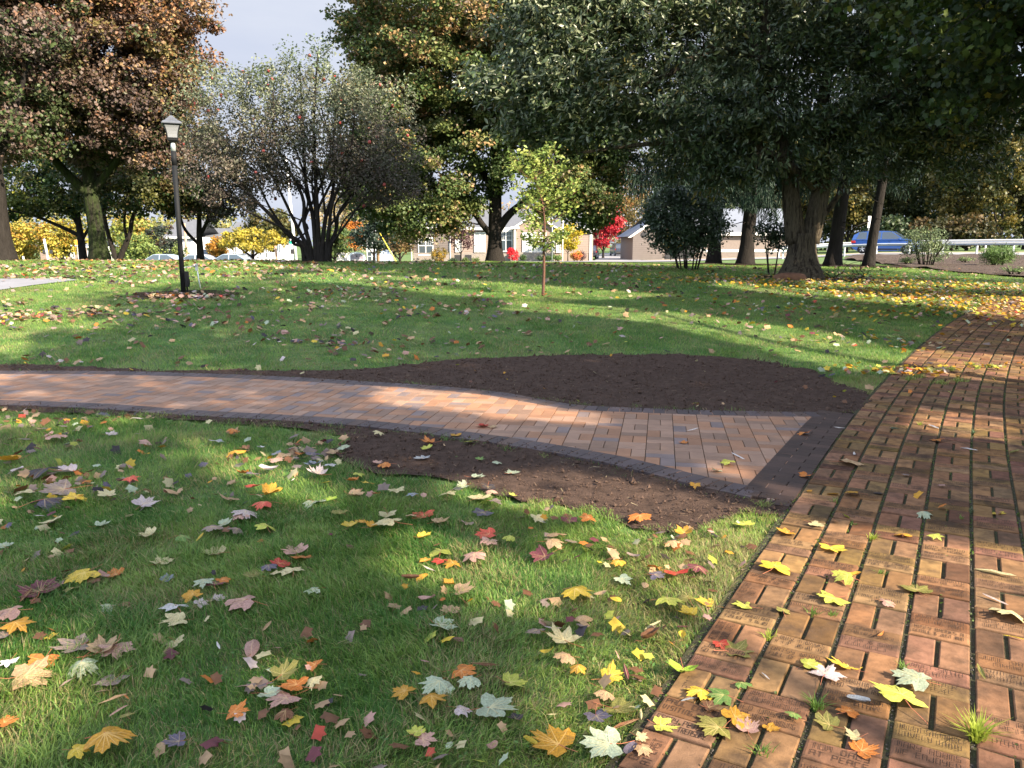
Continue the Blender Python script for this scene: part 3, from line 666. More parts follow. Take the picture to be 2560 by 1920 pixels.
# big maple on the left
b = A(262, 32); b[2] = float(T(b[0], b[1]))
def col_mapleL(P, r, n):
    o = np.clip((P[:, 2] - 6.5) / 4 + (P[:, 0] - 1.5) / 5, 0, 1) * .62 + np.clip((-P[:, 0] - 3.4) / 3, 0, .4)  # orange of the sunlit upper right and left sides, put into leaf colour
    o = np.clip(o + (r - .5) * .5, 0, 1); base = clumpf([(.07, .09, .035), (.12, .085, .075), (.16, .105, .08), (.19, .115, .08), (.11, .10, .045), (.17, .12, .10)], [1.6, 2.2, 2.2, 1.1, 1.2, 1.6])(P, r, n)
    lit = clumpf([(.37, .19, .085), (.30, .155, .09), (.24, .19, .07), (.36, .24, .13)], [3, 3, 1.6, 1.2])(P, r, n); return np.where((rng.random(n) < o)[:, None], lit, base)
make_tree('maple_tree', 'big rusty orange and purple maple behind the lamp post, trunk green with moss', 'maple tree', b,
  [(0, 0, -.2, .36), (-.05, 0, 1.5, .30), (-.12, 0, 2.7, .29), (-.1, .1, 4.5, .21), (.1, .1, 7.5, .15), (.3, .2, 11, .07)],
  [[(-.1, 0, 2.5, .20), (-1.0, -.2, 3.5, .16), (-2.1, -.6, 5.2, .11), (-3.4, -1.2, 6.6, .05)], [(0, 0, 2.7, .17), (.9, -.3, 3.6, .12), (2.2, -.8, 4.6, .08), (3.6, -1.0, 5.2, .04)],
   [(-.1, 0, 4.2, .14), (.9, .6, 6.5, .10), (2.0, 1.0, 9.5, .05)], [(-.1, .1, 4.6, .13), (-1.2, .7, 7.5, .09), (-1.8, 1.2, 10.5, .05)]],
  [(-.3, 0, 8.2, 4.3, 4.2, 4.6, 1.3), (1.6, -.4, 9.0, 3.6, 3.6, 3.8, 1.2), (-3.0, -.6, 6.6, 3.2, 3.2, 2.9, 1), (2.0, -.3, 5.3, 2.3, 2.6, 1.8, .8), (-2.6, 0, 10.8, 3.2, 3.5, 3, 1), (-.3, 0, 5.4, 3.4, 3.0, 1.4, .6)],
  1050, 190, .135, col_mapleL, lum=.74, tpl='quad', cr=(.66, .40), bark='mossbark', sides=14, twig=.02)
# central maple
b = A(1238, 36)
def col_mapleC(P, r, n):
    o = np.clip((P[:, 2] - 5.5) / 9 - P[:, 0] * .05, 0, .5); o = np.clip(o + (r - .5) * .8, 0, .9)  # sunlit tips: brighter tones put into leaf colour towards the top left
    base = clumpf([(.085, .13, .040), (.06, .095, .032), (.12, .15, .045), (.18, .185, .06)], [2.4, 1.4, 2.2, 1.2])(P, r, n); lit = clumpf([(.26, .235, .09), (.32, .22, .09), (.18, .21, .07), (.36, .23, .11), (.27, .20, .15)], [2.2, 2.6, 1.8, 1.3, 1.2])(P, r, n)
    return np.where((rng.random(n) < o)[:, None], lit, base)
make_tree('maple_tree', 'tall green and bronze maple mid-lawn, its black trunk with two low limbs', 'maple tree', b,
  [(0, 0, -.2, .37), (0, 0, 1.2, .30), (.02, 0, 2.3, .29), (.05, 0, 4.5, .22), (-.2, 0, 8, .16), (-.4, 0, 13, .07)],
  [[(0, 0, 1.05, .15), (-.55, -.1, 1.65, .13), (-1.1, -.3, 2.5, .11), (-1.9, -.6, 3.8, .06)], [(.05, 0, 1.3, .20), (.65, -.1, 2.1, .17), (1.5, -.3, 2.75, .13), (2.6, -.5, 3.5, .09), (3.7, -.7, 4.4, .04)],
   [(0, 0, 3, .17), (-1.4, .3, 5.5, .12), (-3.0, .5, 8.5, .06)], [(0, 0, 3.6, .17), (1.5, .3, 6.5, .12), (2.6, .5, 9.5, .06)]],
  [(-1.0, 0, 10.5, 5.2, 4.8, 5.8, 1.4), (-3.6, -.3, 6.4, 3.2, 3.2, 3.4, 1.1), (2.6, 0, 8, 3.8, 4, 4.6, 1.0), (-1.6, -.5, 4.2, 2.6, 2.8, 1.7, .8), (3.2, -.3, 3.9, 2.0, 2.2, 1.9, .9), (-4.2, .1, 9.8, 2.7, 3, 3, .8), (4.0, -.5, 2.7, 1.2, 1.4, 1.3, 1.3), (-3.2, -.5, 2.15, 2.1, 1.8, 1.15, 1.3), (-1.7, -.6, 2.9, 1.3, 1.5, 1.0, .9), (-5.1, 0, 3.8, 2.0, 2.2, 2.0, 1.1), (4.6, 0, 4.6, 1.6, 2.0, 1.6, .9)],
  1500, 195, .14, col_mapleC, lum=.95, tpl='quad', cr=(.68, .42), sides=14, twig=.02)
# trunk at the far left edge with its own crown above
b = A(22, 27)
make_tree('maple_tree', 'dark trunked maple cut by the left edge of the view', 'maple tree', b,
  [(0, 0, -.2, .38), (-.02, 0, 1.5, .31), (.0, 0, 3, .28), (-.2, 0, 5.5, .2), (-.4, 0, 9, .1)], [[(0, 0, 2.6, .16), (-1.5, 0, 4.6, .1), (-3, 0, 6, .05)], [(0, 0, 2.8, .13), (.9, 0, 4.8, .09), (1.6, 0, 6.5, .05)]],
  [(-1.0, 0, 7.4, 3.4, 3.2, 4.0, 1), (.3, 0, 4.6, 1.7, 2.0, 1.3, .7), (-2.5, 0, 5, 2.4, 2.4, 2, .7)], 300, 150, .14, clumpf([(.06, .085, .03), (.045, .06, .025), (.11, .08, .07), (.15, .10, .075), (.20, .11, .07)], [2, 2, 1.6, 1.4, .6]), tpl='quad', cr=(.7, .45), sides=12, twig=.02)
# small trees behind the left maple
b = A(222, 44)
make_tree('shade_tree', 'small dark tree with a long low branch, just left of the mossy maple', 'tree', b,
  [(0, 0, -.2, .22), (-.05, 0, 1.6, .19), (-.1, 0, 3.2, .13), (.1, 0, 5.5, .07)], [[(-.05, 0, 1.7, .12), (-1.0, -.1, 2.2, .10), (-2.4, -.2, 2.8, .07), (-3.8, -.4, 3.1, .04)], [(-.1, 0, 2.2, .11), (-.6, .1, 3.2, .09), (-1.2, .2, 4.5, .05)], [(0, 0, 1.5, .1), (.6, 0, 2.4, .07), (1.3, 0, 3.5, .04)]],
  [(-1.8, 0, 4.6, 3.4, 2.6, 1.9, 1), (.8, 0, 4.6, 2.6, 2.4, 2, 1), (-3.6, -.2, 3.5, 1.7, 1.6, .9, .7)], 210, 75, .18, clumpf([GRN, OLV, (.12, .14, .03), YGR, DGRN], [3, 2.4, 1.6, .5, 2]), cr=(.6, .4), twig=.02)
b = A(303, 40)
make_tree('multistem_tree', 'dark forked tree with two leaning stems just right of the mossy maple', 'tree', b, None,
  [[(0, 0, -.2, .17), (-.1, 0, .6, .13), (-.35, 0, 1.8, .10), (-.5, 0, 3.4, .07), (-.7, 0, 5, .04)], [(.05, 0, -.2, .18), (.25, 0, .5, .15), (.75, 0, 1.5, .12), (1.0, 0, 2.4, .10), (1.7, 0, 3.4, .06)], [(.6, 0, 1.2, .08), (.55, 0, 2.2, .06), (.9, 0, 3.6, .04)]],
  [(.9, 0, 4.3, 2.9, 2.5, 1.9, 1), (2.6, 0, 3.7, 1.9, 2.0, 1.2, .9), (-.5, 0, 5, 2.2, 2.2, 1.8, .8)], 190, 80, .17, clumpf([DGRN, (.05, .055, .02), OLV, (.09, .06, .025)], [2, 2, 1.4, 1]), cr=(.6, .4), twig=.02)
b = A(511, 42)
make_tree('crabapple_tree', 'rounded dark purple-green tree right of the lamp post, above the parked cars', 'tree', b,
  [(0, 0, -.2, .21), (0, 0, 1.0, .18), (.02, 0, 1.8, .15), (.1, 0, 3.2, .10), (.1, 0, 5, .05)], [[(0, 0, 1.1, .09), (-.7, 0, 1.9, .08), (-1.0, 0, 2.9, .06), (-1.6, 0, 4.4, .03)], [(0, 0, 1.5, .11), (.5, 0, 2.4, .09), (1.1, 0, 3.8, .05)]],
  [(0, 0, 4.6, 2.7, 2.5, 2.4, 1.2), (-.6, 0, 7.2, 2.0, 2, 2.2, .8), (1.2, 0, 3.5, 1.7, 1.8, 1.1, .9), (-1.2, 0, 3.6, 1.6, 1.7, 1.0, .8)], 230, 95, .14, clumpf([(.045, .035, .032), (.035, .045, .022), (.075, .045, .04), (.05, .06, .03), (.10, .075, .05)], [2.4, 2, 1.6, 1.4, .8]), cr=(.55, .4), twig=.02)

# apple tree with many stems (sparse crown, red apples)
b = A(800, 27)
def apples(root, pts, P):
    k = rng.choice(len(P), 75, replace=False); q = P[k]; q = q[q[:, 2] > 1.6][:60]
    o8 = []; F = []
    mb = MB()
    me = None
    for p in q:
        r = rng.uniform(.05, .06)
        prof = [(-1, .25), (-.75, .75), (0, 1.0), (.6, .85), (.95, .4), (.85, .1)]
        if me is None:
            m2 = MB(); m2.tube([(0, 0, a * .055) for a, _ in prof], [c_ * .055 for _, c_ in prof], 8); o = m2.build('apple', M['apple'], root, smooth=True); me = o.data; o.location = p.tolist()
        else: o = link('apple', me, None, root, p.tolist())
M['apple'] = mat('apple_skin', (.30, .05, .045), .35, spec=.5, noise=(10, .3))
def col_apple(P, r, n):
    f = np.clip((P[:, 2] - 3.2) / 3.2 + (r - .5) * .7, 0, 1)
    a = clumpf([(.12, .095, .08), (.09, .085, .06), (.16, .12, .10)], [2, 2, 1])(P, r, n); c_ = clumpf([(.17, .21, .12), (.12, .165, .085), (.24, .27, .17)], [2, 2, 1.5])(P, r, n)
    return cmix(a, c_, f)
st_ = []
for (x0, x1, z1, x2, z2, y2, r) in [(-.35, -1.5, 1.35, -3.2, 3.6, -.5, .085), (-.3, -1.0, 1.6, -2.1, 4.6, .4, .075), (-.2, -.55, 1.9, -1.1, 5.4, -.4, .08), (-.05, -.2, 2.2, -.4, 6.3, .3, .085), (.05, .1, 2.4, .35, 6.6, -.3, .085), (.15, .45, 2.1, 1.0, 5.9, .3, .08), (.28, .65, 1.7, 1.5, 4.9, -.4, .075), (.35, .9, 1.5, 2.5, 3.9, .4, .075), (-.45, -1.0, .9, -2.7, 2.3, -.8, .06), (.0, .0, 1.8, .1, 5.2, .9, .07), (.4, 1.0, 1.2, 2.2, 2.7, -.6, .05)]:
    st_.append([(x0, 0, -.2, r * 1.35), (x0 * 1.15, 0, .5, r), ((x0 + x1) / 2, y2 * .3, z1 * .7, r * .85), (x1 + rng.normal(0, .12), y2 * .6, z1 * 1.15, r * .7), ((x1 + x2) / 2 + rng.normal(0, .22), y2 * .8, (z1 * 1.15 + z2) / 2, r * .5), (x2, y2, z2, r * .28)])
    st_.append([((x0 + x1) / 2, y2 * .3, z1 * .7, r * .55), (x1 + rng.normal(0, .3), -y2 * .5, z1 * 1.4, r * .45), (x2 + rng.normal(0, .7), -y2, z2 * .85, r * .2)])
make_tree('apple_tree', 'sparse grey-green apple tree with many stems from the ground and small red apples', 'apple tree', b, None, st_,
  [(0, 0, 4.6, 2.3, 2.0, 2.1, 1.0), (-2.1, 0, 4.4, 1.9, 1.7, 2.0, 1.0), (1.9, 0, 4.2, 1.7, 1.7, 2.0, 1), (-2.7, -.2, 3.0, 1.7, 1.5, 1.2, .8), (2.3, .2, 2.8, 1.4, 1.5, 1.0, .7), (-3.4, 0, 5.0, 1.3, 1.3, 1.5, .7), (-1.2, 0, 2.9, 1.4, 1.2, .8, .7), (1.3, 0, 2.7, 1.3, 1.2, .8, .7),  (-.7, 0, 5.9, .5, .6, 1.0, .45), (.4, 0, 6.1, .4, .5, .9, .4), (-1.9, 0, 5.6, .45, .5, .9, .35), (1.5, 0, 5.3, .45, .5, .9, .35)],
  560, 78, .094, col_apple, lum=.82, tpl='oval', cr=(.42, .42), twig=.007, extra=apples, shell=.2, rmax=.03, wander=.3)

# chestnut on the right
b = A(1995, 22)
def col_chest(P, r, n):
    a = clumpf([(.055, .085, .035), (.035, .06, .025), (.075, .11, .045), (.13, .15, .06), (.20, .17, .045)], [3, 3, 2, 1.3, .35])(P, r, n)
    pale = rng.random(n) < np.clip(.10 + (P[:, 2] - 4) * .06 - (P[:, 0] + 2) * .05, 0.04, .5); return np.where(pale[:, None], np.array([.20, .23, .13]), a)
def chest_gap(p):
    r = np.zeros(len(p), bool)
    for P in ([(-.2, 2.65), (-1.0, 3.1), (-2.4, 3.6), (-3.7, 3.45), (-5.0, 3.3)], [(-1.05, 4.8), (-1.6, 5.6), (-2.5, 5.75), (-3.4, 5.5), (-4.3, 4.9), (-5.3, 4.75)], [(-.5, 3.0), (-1.0, 4.6), (-1.25, 6.5), (-1.4, 8.5)], [(.42, 2.7), (.35, 4.5), (.6, 7)]):
        P = spline([(a, b_, 0) for a, b_ in P], 6)
        for q in P: r |= ((p[:, 0] - q[0]) ** 2 + (p[:, 2] - q[1] - .05) ** 2 < .42 ** 2) & (p[:, 1] < .1)
    return r & (rng.random(len(p)) < .45)
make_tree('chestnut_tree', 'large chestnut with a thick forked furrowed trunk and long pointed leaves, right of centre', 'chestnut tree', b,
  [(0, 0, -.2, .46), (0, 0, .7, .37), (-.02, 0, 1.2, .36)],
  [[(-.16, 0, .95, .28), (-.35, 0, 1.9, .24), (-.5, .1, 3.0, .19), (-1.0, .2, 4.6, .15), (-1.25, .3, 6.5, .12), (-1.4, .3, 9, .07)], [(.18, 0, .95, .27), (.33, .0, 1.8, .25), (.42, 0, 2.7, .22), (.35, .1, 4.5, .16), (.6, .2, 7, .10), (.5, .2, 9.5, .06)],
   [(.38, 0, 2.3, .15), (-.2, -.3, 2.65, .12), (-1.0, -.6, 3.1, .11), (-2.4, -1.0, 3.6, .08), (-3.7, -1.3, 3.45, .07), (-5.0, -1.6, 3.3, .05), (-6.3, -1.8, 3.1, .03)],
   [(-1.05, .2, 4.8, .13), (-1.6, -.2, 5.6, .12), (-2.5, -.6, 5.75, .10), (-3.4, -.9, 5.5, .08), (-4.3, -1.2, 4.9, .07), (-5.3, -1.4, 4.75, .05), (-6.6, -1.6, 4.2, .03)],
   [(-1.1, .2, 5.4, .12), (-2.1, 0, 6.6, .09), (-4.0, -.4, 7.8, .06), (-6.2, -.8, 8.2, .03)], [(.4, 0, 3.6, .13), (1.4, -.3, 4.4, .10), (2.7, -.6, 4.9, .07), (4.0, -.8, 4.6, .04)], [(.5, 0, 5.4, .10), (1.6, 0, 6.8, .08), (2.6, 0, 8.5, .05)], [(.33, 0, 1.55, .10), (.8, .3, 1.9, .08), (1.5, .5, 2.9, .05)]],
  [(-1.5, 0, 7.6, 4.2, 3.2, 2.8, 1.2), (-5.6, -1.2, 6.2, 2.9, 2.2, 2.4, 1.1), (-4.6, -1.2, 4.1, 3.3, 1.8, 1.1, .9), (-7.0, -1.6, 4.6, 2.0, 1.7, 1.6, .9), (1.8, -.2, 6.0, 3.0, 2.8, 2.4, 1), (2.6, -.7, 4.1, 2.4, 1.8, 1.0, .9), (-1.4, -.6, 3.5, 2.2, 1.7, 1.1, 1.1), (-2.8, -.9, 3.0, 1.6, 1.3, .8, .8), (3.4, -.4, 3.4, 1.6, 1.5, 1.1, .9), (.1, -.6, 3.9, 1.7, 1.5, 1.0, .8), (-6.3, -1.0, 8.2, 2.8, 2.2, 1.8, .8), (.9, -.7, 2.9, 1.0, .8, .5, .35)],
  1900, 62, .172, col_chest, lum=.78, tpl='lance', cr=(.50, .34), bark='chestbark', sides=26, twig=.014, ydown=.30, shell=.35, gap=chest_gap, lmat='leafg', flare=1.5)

# spruces with drooping boughs
def make_spruce(label, px, d, h, r, lean=0.0, z0=3.4, br=2.6, nb=64, colr=None):
    b = A(px, d); root = empty('spruce_tree', b, label, 'spruce tree', 'spruces behind the chestnut'); mb = MB()
    P = spline([(0, 0, -.2), (lean * .3, 0, 2), (lean, 0, h * .5), (lean * 1.4, 0, h)], 5); rd = np.interp(P[:, 2], [-.2, .25, .8, h], [r * 1.75, r * 1.25, r, .05]); mb.tube(P, rd, 12)
    LP = []; LN = []; LY = []
    for k in range(nb):
        z = z0 + (h - z0 - .6) * (k / nb) ** .95; a = rng.uniform(0, 6.28); ln = br * (1 - .75 * (z - z0) / (h - z0)) * rng.uniform(.7, 1.15)
        t = np.linspace(0, 1, 7); x0 = np.interp(z, P[:, 2], P[:, 0])
        B = np.column_stack([x0 + np.cos(a) * ln * t, np.sin(a) * ln * t, z + ln * (-.30 * t + .18 * t ** 3)]); mb.tube(B, .035 * (1 - t * .75), 4, cap=False)
        m = int(150 * ln); u = rng.uniform(.12, 1, m); c_ = np.column_stack([np.interp(u, t, B[:, q]) for q in range(3)])
        dr = rng.uniform(0, 1, m) ** 1.3 * (.75 * (.35 + u)); sw = rng.normal(0, .22 * ln * .35, m) * (1.1 - u)
        c_[:, 0] += -np.sin(a) * sw; c_[:, 1] += np.cos(a) * sw; c_[:, 2] -= dr; LP.append(c_)
        y = rng.normal(0, .35, (m, 3)); y[:, 2] -= 1.0; LY.append(y); LN.append(rng.standard_normal((m, 3)))
    # stubs of dead branches on the bare trunk
    for k in range(10):
        z = rng.uniform(1.6, z0); a = rng.uniform(0, 6.28); ln = rng.uniform(.2, .9); mb.tube([(np.cos(a) * r * .6, np.sin(a) * r * .6, z), (np.cos(a) * (r + ln), np.sin(a) * (r + ln), z - ln * .35)], [.02, .006], 4, cap=False)
    mb.build('trunk', M['bark'], root, smooth=True)
    LP = np.vstack(LP); LY = np.vstack(LY); LN = np.vstack(LN)
    c = clumpf([(.018, .038, .024), (.026, .050, .034), (.014, .026, .016)], [1, 1, 1])(LP, rng.random(len(LP)), len(LP)) * rng.uniform(.7, 1.3, len(LP))[:, None]
    link('crown', leaves_mesh('crown', LP, LN, rng.uniform(.16, .34, len(LP)), c, 'need', ydir=LY), M['needle'], root)
make_spruce('tall drooping spruce whose trunk stands behind the round shrub', 1778, 34, 15, .26, .15, z0=3.2, br=4.3, nb=110)
make_spruce('tall spruce with a flared grey trunk just right of the round shrub', 1856, 33, 16, .29, .35, z0=3.6, br=3.3, nb=80)
make_spruce('spruce trunk between the chestnut and the blue car', 2072, 33, 15, .28, .55, z0=4.0, br=3.3, nb=80)
make_spruce('thinnest leaning spruce trunk in front of the blue car', 2160, 32, 14, .19, .65, z0=4.3, br=2.6, nb=50)

# young sapling
SB = G(1357, 741)
def sapl():
    b = SB; root = empty('young_tree', b, 'young bright green sapling with a thin reddish stem alone on the lawn', 'sapling'); mb = MB()
    tr = spline([(0, 0, -.05), (.02, 0, .5), (.01, .01, 1.0), (.03, 0, 1.3), (-.02, 0, 1.8), (-.18, 0, 2.35), (-.28, 0, 2.75)], 4); mb.tube(tr, np.linspace(.031, .008, len(tr)), 8)
    LP = []; LO = []
    for k in range(52):
        z = .92 + 1.75 * (k / 52) ** 1.0; x0 = np.interp(z, tr[:, 2], tr[:, 0]); a = rng.uniform(0, 6.28); wdt = .74 * np.interp(z, [.9, 1.25, 1.75, 2.2, 2.7, 3.0], [.55, .85, 1.0, .75, .42, .15])
        ln = wdt * rng.uniform(.65, 1.15); t = np.linspace(0, 1, 5)
        rise = .35 if z > 1.2 else -.05
        B = np.column_stack([x0 + np.cos(a) * ln * t, np.sin(a) * ln * t, z + ln * (rise * t + .25 * t * t)]) + rng.normal(0, .012, (5, 3)) * t[:, None]; mb.tube(B, np.linspace(.009, .003, 5), 4, cap=False)
        m = int(46 * ln / .5) + 9; u = rng.uniform(.15, 1.05, m); c_ = np.column_stack([np.interp(u, t, B[:, q]) for q in range(3)]) + rng.normal(0, .055, (m, 3)); c_[:, 2] += .02
        LP.append(c_); LO.append(np.tile([np.cos(a), np.sin(a), .2], (m, 1)))
    mb.build('trunk', M['sapbark'], root, smooth=True)
    LP = np.vstack(LP); LO = np.vstack(LO); n = len(LP); yd = LO * .8 + rng.standard_normal((n, 3)) * .7
    c = clumpf([(.22, .27, .06), (.16, .23, .05), (.30, .33, .09), (.11, .16, .04)], [2, 2, 1.4, 1])(LP, rng.random(n), n) * rng.uniform(.75, 1.25, n)[:, None]
    link('crown', leaves_mesh('crown', LP, rng.standard_normal((n, 3)) + np.array([0, 0, .8]), rng.uniform(.055, .105, n), c, 'oval', ydir=yd), M['leaf'], root)
M['sapbark'] = mat('sapling_bark', (.10, .048, .032), .8, noise=(20, .35), bump=(30, .8, .01))
sapl()

# shrubs
def make_shrub(name, label, b, w_, h, nst, ncl, nl, ls, cf, tpl='oval', cr=(.28, .25), zlow=.35, cat='shrub', group=None, lm='leafg', sr=.018, off=0.0, mt='bark'):
    st = []
    for k in range(nst):
        a = (k + rng.uniform(0, .8)) / nst * 6.28; r0 = w_ * .10; r1 = w_ * rng.uniform(.18, .42)
        st.append([(np.cos(a) * r0, np.sin(a) * r0, -.05, sr * 1.4), (np.cos(a) * r0 * 1.8 + off * .3, np.sin(a) * r0 * 1.8, h * .3, sr), (np.cos(a) * r1 + off, np.sin(a) * r1, h * .75, sr * .5)])
    return make_tree(name, label, cat, b, None, st, [(off, 0, h * (zlow + (1 - zlow) / 2) * 1.02, w_ * .5 - cr[0] * .6, w_ * .45 - cr[0] * .6, h * (1 - zlow) / 2 - cr[1] * .5, 1)], ncl, nl, ls, cf, tpl=tpl, cr=cr, twig=.008, shell=.4, lmat=lm, group=group, rmax=.02, bark=mt)
b = G(1712, 680); b = A(1715, 25.5)
make_shrub('lilac_shrub', 'large round dark green shrub with many stems left of the chestnut trunk', b, 3.0, 2.75, 12, 270, 62, .10, clumpf([(.05, .08, .04), (.032, .055, .028), (.085, .12, .065)], [2, 2, 1]), zlow=.10, off=-.12, cr=(.30, .28))
b = A(1925, 23)
make_shrub('small_shrub', 'small spindly shrub close against the left side of the chestnut trunk', b, 1.25, 1.65, 4, 34, 42, .095, clumpf([(.035, .055, .025), (.06, .08, .035)], [2, 1]), zlow=.33, cr=(.22, .2))

# background trees: left
def bg_tree(name, label, cat, px, d, h, w_, cf, lum=.66, z0=1.6, ncl=70, nl=46, ls=.30, tr=.14, group='trees and bushes beyond the lawn', cr=(.75, .5), y=None, lm='leaf', zb=None, bk='bark', shell=.45):
    b = A(px, d)
    hh = h - z0
    return make_tree(name, label, cat, b, [(0, 0, -.3, tr), (0, 0, z0 * .7, tr * .8), (.05, 0, z0 + hh * .4, tr * .45), (0, 0, h * .9, tr * .15)], [[(0, 0, z0 * .75, tr * .5), (-w_ * .15, 0, z0 + hh * .15, tr * .4), (-w_ * .3, 0, z0 + hh * .4, tr * .15)], [(0, 0, z0 * .8, tr * .5), (w_ * .15, 0, z0 + hh * .2, tr * .35), (w_ * .3, 0, z0 + hh * .45, tr * .15)]],
        [(0, 0, z0 + hh * .5, w_ * .5 - cr[0] * .5, w_ * .5 - cr[0] * .5, hh * .5 - cr[1] * .4, 1)], ncl, nl, ls, cf, lum=lum, cr=cr, twig=.03, group=group, sides=8, shell=shell, bark=bk, lmat=lm)
YELc = clumpf([(.50, .40, .06), (.42, .38, .07), (.52, .30, .05), (.30, .30, .05)], [3, 2, 1.4, 1])
bg_tree('yellow_tree', 'yellow leaved tree at the far left beyond the left edge trunk', 'tree', -60, 92, 6.2, 7, YELc, z0=.8, ncl=80)
bg_tree('yellow_tree', 'yellow leaved tree behind the white pole at the left', 'tree', 70, 88, 5.6, 5.4, YELc, z0=.7, ncl=90)
bg_tree('yellow_tree', 'golden tree between the white pole and the small dark tree', 'tree', 172, 86, 5.4, 5.2, YELc, z0=.8, ncl=90)
bg_tree('yellow_tree', 'yellow-green tree just right of the mossy maple trunk', 'tree', 345, 84, 5.8, 5.0, clumpf([(.38, .36, .06), (.25, .30, .06), (.45, .28, .06)], [3, 2, 1]), z0=.7, ncl=80)
bg_tree('round_bush', 'light green bush left of the lamp post base, beside the parked cars', 'bush', 352, 72, 3.3, 4.4, clumpf([(.20, .28, .07), (.28, .34, .09), (.12, .19, .04)], [2, 2, 1]), z0=.1, ncl=70, ls=.22, cr=(.55, .4))
bg_tree('dark_conifer', 'dusky grey-green evergreen left of the lamp post behind the cars', 'evergreen', 418, 78, 4.6, 3.6, clumpf([(.05, .07, .045), (.09, .06, .045), (.03, .045, .03)], [2, 1, 1]), z0=.2, ncl=60, ls=.22, cr=(.5, .35))
bg_tree('round_bush', 'small green bush right of the lamp post against the white house', 'bush', 462, 74, 2.6, 1.9, clumpf([(.14, .20, .05), (.20, .26, .07)], [1, 1]), z0=.1, ncl=24, ls=.2, cr=(.4, .35))
bg_tree('yellow_tree', 'bright yellow spreading tree with a dark trunk behind the parked cars', 'tree', 640, 74, 3.9, 6.4, clumpf([(.52, .42, .05), (.45, .36, .05), (.36, .34, .06)], [3, 2, 1]), z0=1.5, ncl=80, ls=.24, tr=.20, cr=(.6, .35))
bg_tree('orange_tree', 'small orange tree in front of the grey roofed house behind the pickup truck', 'tree', 553, 77, 3.2, 2.6, clumpf([(.58, .28, .04), (.50, .34, .06)], [2, 1]), z0=1.2, ncl=36, ls=.22, cr=(.45, .3))
bg_tree('olive_tree', 'olive brown tree behind the yellow spreading tree', 'tree', 690, 82, 6.2, 6.0, clumpf([OLV, (.16, .13, .04), (.11, .13, .04)], [2, 1, 1]), z0=1.9, ncl=80)
bg_tree('green_tree', 'mid green tree right of the apple tree stems with a thin trunk', 'tree', 842, 76, 3.9, 4.0, clumpf([(.08, .14, .04), (.12, .18, .05), (.18, .20, .05)], [2, 1.5, .6]), z0=.9, ncl=70, ls=.24, cr=(.6, .4))
bg_tree('orange_tree', 'vivid orange tree far away between the green tree and the evergreen', 'tree', 893, 120, 6.6, 3.2, clumpf([(.62, .24, .03), (.55, .18, .03)], [1, 1]), z0=1.5, ncl=40, cr=(.8, .6))
bg_tree('olive_tree', 'pale brown hazy tree far away above the arched sign', 'tree', 872, 135, 12, 9, clumpf([(.42, .33, .18), (.34, .27, .16), (.36, .34, .10)], [2, 2, 1]), z0=2, ncl=90, ls=.4, cr=(1.2, .8))
bg_tree('dark_conifer', 'blue-green evergreen behind the yellow guy wire', 'evergreen', 940, 66, 5.6, 4.6, clumpf([(.045, .075, .055), (.03, .055, .04), (.09, .10, .05)], [2, 2, .6]), z0=1.2, ncl=90, ls=.22, cr=(.6, .35), tr=.12)
bg_tree('bronze_tree', 'bronze leaved tree right of the wooden pole', 'tree', 1003, 74, 4.6, 4.2, clumpf([(.16, .10, .04), (.22, .16, .05), (.10, .11, .04)], [2, 1, 1]), z0=.6, ncl=70, ls=.25)
bg_tree('purple_tree', 'small bare-looking purple leaved tree in front of the long house', 'tree', 1154, 71, 3.7, 3.1, clumpf([(.085, .035, .045), (.12, .05, .05)], [2, 1]), z0=1.1, ncl=55, nl=26, ls=.15, cr=(.45, .35), tr=.075, bk='palebark' if False else 'bark')
bg_tree('red_tree', 'narrow vivid red tree right of the long house', 'tree', 1505, 93, 7.4, 4.5, clumpf([(.62, .035, .055), (.50, .03, .05), (.58, .10, .07)], [3, 2, .7]), z0=.9, ncl=95, ls=.26, cr=(.65, .6))
bg_tree('red_tree', 'small red tree top leaning left beside the narrow red tree', 'tree', 1488, 99, 9.2, 2.8, clumpf([(.66, .04, .06), (.55, .03, .05)], [1, 1]), z0=3.8, ncl=34, ls=.26, cr=(.6, .6))
bg_tree('amber_tree', 'tall amber and brown tree above the dark parked car', 'tree', 1565, 118, 12.5, 8.5, clumpf([(.34, .21, .07), (.24, .20, .07), (.40, .18, .06), (.18, .17, .07)], [2, 2, 1, 1]), z0=1.4, ncl=120, ls=.32, cr=(1.0, .8))
bg_tree('amber_tree', 'pale amber tree high behind the roof of the long house', 'tree', 1450, 125, 10.5, 7.5, clumpf([(.42, .28, .09), (.30, .26, .09)], [1, 1]), z0=3, ncl=70, ls=.34, cr=(1.0, .8))
bg_tree('yellow_tree', 'bright yellow young tree against the wall of the long house', 'tree', 1418, 72.6, 3.6, 3.2, clumpf([(.68, .52, .02), (.60, .46, .03), (.55, .48, .06)], [3, 2, 1]), z0=.95, ncl=60, nl=50, ls=.15, cr=(.45, .36), tr=.05, bk='bark')
bg_tree('yellow_tree', 'small yellow tree seen through the round shrub before the garage', 'tree', 1672, 73, 2.7, 1.9, clumpf([(.52, .44, .03)], [1]), z0=.9, ncl=22, ls=.17, cr=(.35, .3), tr=.04)
bg_tree('green_tree', 'grey-green trees behind the low building roof', 'tree', 1760, 120, 10.5, 10, clumpf([(.10, .16, .09), (.13, .18, .10), (.24, .25, .08)], [2, 2, .8]), z0=2, ncl=100, ls=.38, cr=(1.0, .8))
bg_tree('green_tree', 'pale blue-green evergreen left behind the round shrub', 'tree', 1650, 112, 9.5, 6, clumpf([(.16, .22, .17), (.12, .17, .12)], [1, 1]), z0=2, ncl=70, ls=.3, cr=(.9, .8))
